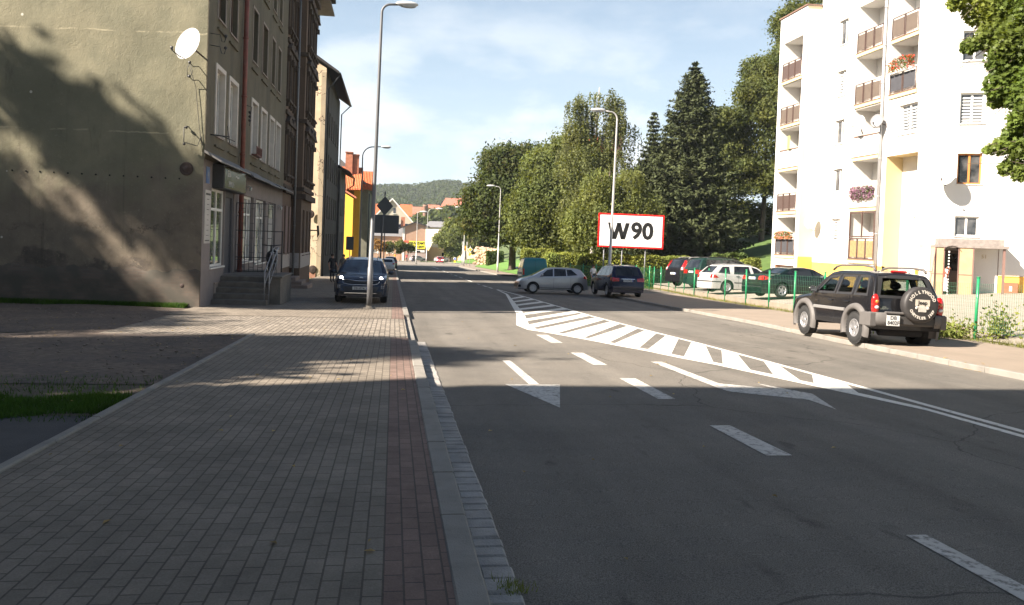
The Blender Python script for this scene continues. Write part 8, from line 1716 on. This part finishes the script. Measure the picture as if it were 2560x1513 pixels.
g = MB(); FC.bx(g, 13.4, 14.7, -4.9, -2.4, -.25, -.2); put(g, 'door', M_inside, cr_); g = MB(); g.prism([(8.0, 218.6, 4.5), (9.6, 222, 6.2), (11.2, 225, 4.5)], (18*.906, -18*.423, 0)); put(g, 'roof', M_gro, cr_)
g = MB(); 
for x in (14.6, 18.6): g.box(x, x+.8, 218.5, 219.3, 5.0, 7.4)
put(g, 'chimney', mat('red_pot', (.35, .10, .07), .8, .1, 2), cr_)
gh = wthing('house', 'big beige gabled house with grey windows rising behind the pink-brown house', 'house', (-1, 262, -5)); FG = Face((0, 262, 0), (1, 0, 0), (0, -1, 0)); gw = [(-3.4, -2.6, 9.1, 10.6), (-.6, .2, 9.1, 10.8), (-5.6, -4.2, 3.6, 6.0), (-1.3, .1, 3.6, 6.0), (1.8, 3.2, 3.4, 5.8), (4.4, 5.2, 2.9, 4.8)]
g = MB(); g.prism([(-9.6, 262.0, -5.3), (7.2, 262.0, -5.3), (7.2, 262.0, 4.6), (-1.0, 262.0, 13.5), (-9.6, 262.0, 4.6)], (0, 14, 0)); put(g, 'wall', mat('beige_gable_render', (.52, .44, .35), .9, .06, .3), gh)
for a, b, c, d in gw: g = MB(); FG.bx(g, a, b, c, d, .0, .06); f_ = put(g, 'window', P_dark, gh); g = MB(); FG.bx(g, a-.2, b+.2, c-.2, c-.02, .0, .18); put(g, 'sill', M_wframe, f_)
g = MB(); g.prism([(-10.5, 261.4, 4.0), (-1, 261.4, 14.1), (8.2, 261.4, 4.0), (8.2, 261.4, 3.6), (-1, 261.4, 13.6), (-10.5, 261.4, 3.6)], (0, 14, 0)); put(g, 'roof', M_tile, gh); g = MB()
for s in (-1, 1): g.prism([(-1, 261.3, 14.1), (-1+s*9.2, 261.3, 4.1), (-1+s*9.2, 261.3, 3.5), (-1, 261.3, 13.5)], (0, .15, 0))
put(g, 'verge_board', M_wframe, gh)
h3 = wthing('house', 'orange-roofed house just right of the beige gable', 'house', (6, 290, -3)); g = MB(); g.box(2.2, 5.8, 290, 298, -5, 9); put(g, 'wall', M_wframe, h3); g = MB(); g.prism([(1.8, 289.4, 9), (1.8, 294, 13.4), (1.8, 298.6, 9)], (4.4, 0, 0)); put(g, 'roof', M_tile, h3)
h4 = wthing('house', 'orange-roofed house at the left of the beige gable', 'house', (-9, 285, -3)); g = MB(); g.box(-14, -5.2, 285, 292, -5, 7); put(g, 'wall', M_wframe, h4); g = MB(); g.prism([(-14.5, 284.4, 7), (-14.5, 288.5, 13.0), (-14.5, 292.6, 7)], (10.5, 0, 0)); put(g, 'roof', M_tile, h4)
ch = thing('factory_chimney', 'slender brown brick factory chimney in front of the dark trees', 'chimney', (12.4, 330, -5)); g = MB(); g.lathe([(1.6, 0), (1.1, 14), (.95, 19), (1.15, 19.2), (1.15, 20), (.9, 20)], 16); g.build('stack', mat('stack_brick', (.24, .14, .10), .9, .15, 1), ch)
# red-roofed housing on the hillside
M_tile2 = tile_mat('faded_red_tiles', (0.48, 0.15, 0.09), .6)
for i, (X, Y, w, d, h, rf, lab) in enumerate([(20, 640, 26, 12, 6, 6, 'longest red-roofed block, highest on the hillside'), (6, 622, 15, 12, 6, 6, 'red-roofed house at the left end of the hillside row'), (17, 612, 15, 10, 5, 6, 'lower red-roofed house in front of the long block'), (29, 612, 14, 10, 5, 6, 'red-roofed house in the middle of the lower row'), (42, 616, 15, 10, 5, 6, 'red-roofed house right of the middle of the lower row'), (45, 642, 15, 12, 7, 7, 'detached hip-roofed house up at the right'), (54, 622, 15, 10, 5, 6, 'red-roofed house second from the right end'), (66, 628, 13, 10, 5, 6, 'red-roofed house at the right end of the row')]):
    z = terrain_z(X, Y)-3.2; t = thing('house', lab, 'house', (X, Y, z), 0, 'red-roofed houses on the hillside'); g = MB(); g.box(-w/2, w/2, -d/2, d/2, 0, h+2); g.build('wall', M_wframe, t); g = MB(); g.add([(-w/2-.5, -d/2-.5, h+2), (w/2+.5, -d/2-.5, h+2), (w/2+.5, d/2+.5, h+2), (-w/2-.5, d/2+.5, h+2), (-w/2+2.5, 0, h+2+rf), (w/2-2.5, 0, h+2+rf)], [(0, 1, 5, 4), (2, 3, 4, 5), (1, 2, 5), (3, 0, 4), (3, 2, 1, 0)]); g.build('roof', M_tile2, t)
    g = MB()
    for k in range(int(w/3)): g.box(-w/2+1.2+k*3, -w/2+2.2+k*3, -d/2-.06, -d/2-.01, h-.8, h+.8)
    g.build('window', P_dark, t)
# rough stone wall with a juniper on the right bank
rw = wthing('stone_wall', 'rough pinkish stone retaining wall on the grass bank past the street lamp', 'wall', (16.5, 150, gz(150))); g = MB()
for k in range(150):
    u = random.random(); x = 15.2+3.9*u; y = 149.5-1.0*u; z = gz(150)+.3+random.random()**.8*(3.3-.4*abs(u-.3)); r_ = random.uniform(.22, .42); g.ico((x, y+random.uniform(-.2, .2), z), r_, 1, (1.3, .8, .8), .22)
put(g, 'stone', mat('pink_sandstone', (.55, .37, .26), .9, .3, 1.5, bump=.6, bscale=8), rw)
hedge('bush', 'dark juniper bush in front of the pink stone wall', 15.6, 18.2, 131.5, 133.5, 2.2, 3500, L_hed2, lambda x, y: bank(x, y)-.2, 0, (.10, .2))
# ---------------------------------------------------------------- building behind the photographer on the left: casts the near shade
ng = wthing('tenement', 'rendered tenement beside the photographer, just outside the left of the frame', 'building', (-12, -4, 0)); FN = Face((-5.6, 0, 0), (0, 1, 0), (1, 0, 0)); nw = [(a, a+1.2, c, c+2) for a in (-12, -8.5, -5, -1.5, 2.0) for c in (1, 4.6, 8.2)]
NGH = 13.9; g = MB(); FN.wall(g, (-16, 5.05, -1, NGH), nw, .2); g.prism([(-30, -16, -1), (-5.62, -16, -1), (-5.62, 5.05, -1), (-16.5, 5.05, -1), (-18.6, 4.3, -1), (-30, -.5, -1)], (0, 0, NGH+1)); put(g, 'wall', M_fac1, ng)
g = MB(); g.prism([(-30, -16, NGH), (-30, -2, NGH), (-30, -7, NGH+2)], (24.4, 0, 0)); put(g, 'roof', M_tin, ng)
for w in nw: window(ng, FN, *w, .15, .08, M_wframe, P_dark)
# ---------------------------------------------------------------- air
def haze():
    g = MB(); g.box(-960, 960, -160, 1560, -19, 112); m = bpy.data.materials.new('haze'); m.use_nodes = True; nt = m.node_tree; nt.nodes.clear(); o = nt.nodes.new('ShaderNodeOutputMaterial'); v = nt.nodes.new('ShaderNodeVolumePrincipled')
    v.inputs['Color'].default_value = (.80, .88, .97, 1); v.inputs['Density'].default_value = .00024; v.inputs['Anisotropy'].default_value = .2; nt.links.new(v.outputs[0], o.inputs['Volume'])
    b = g.build('haze', m, kind='stuff', label='thin pale summer haze fading the far hill', cat='haze')
haze()
# ---------------------------------------------------------------- groups for look-alikes
for o in list(COL.objects):
    if o.parent is None and 'category' in o and 'group' not in o:
        n = o.name.split('.')[0]
        gr = {'hedge': 'clipped hedges', 'road_sign': 'road signs along the street', 'satellite_dish': 'satellite dishes on the walls', 'tenement': 'old tenements on the left side', 'spruce_tree': 'dark spruces', 'person': 'people on the pavements', 'yard_tree': 'trees of the gravel yard', 'hook_bracket': 'hooked brackets', 'security_camera': 'security cameras', 'weeds': 'clumps of weeds at the fence', 'fence': 'green fences'}.get(n)
        if gr: o['group'] = gr
        elif n in ('parked_estate', 'parked_minivan', 'parked_saloon') or (n == 'parked_suv' and 'minivan' in o['label']): o['group'] = 'cars in the car park'
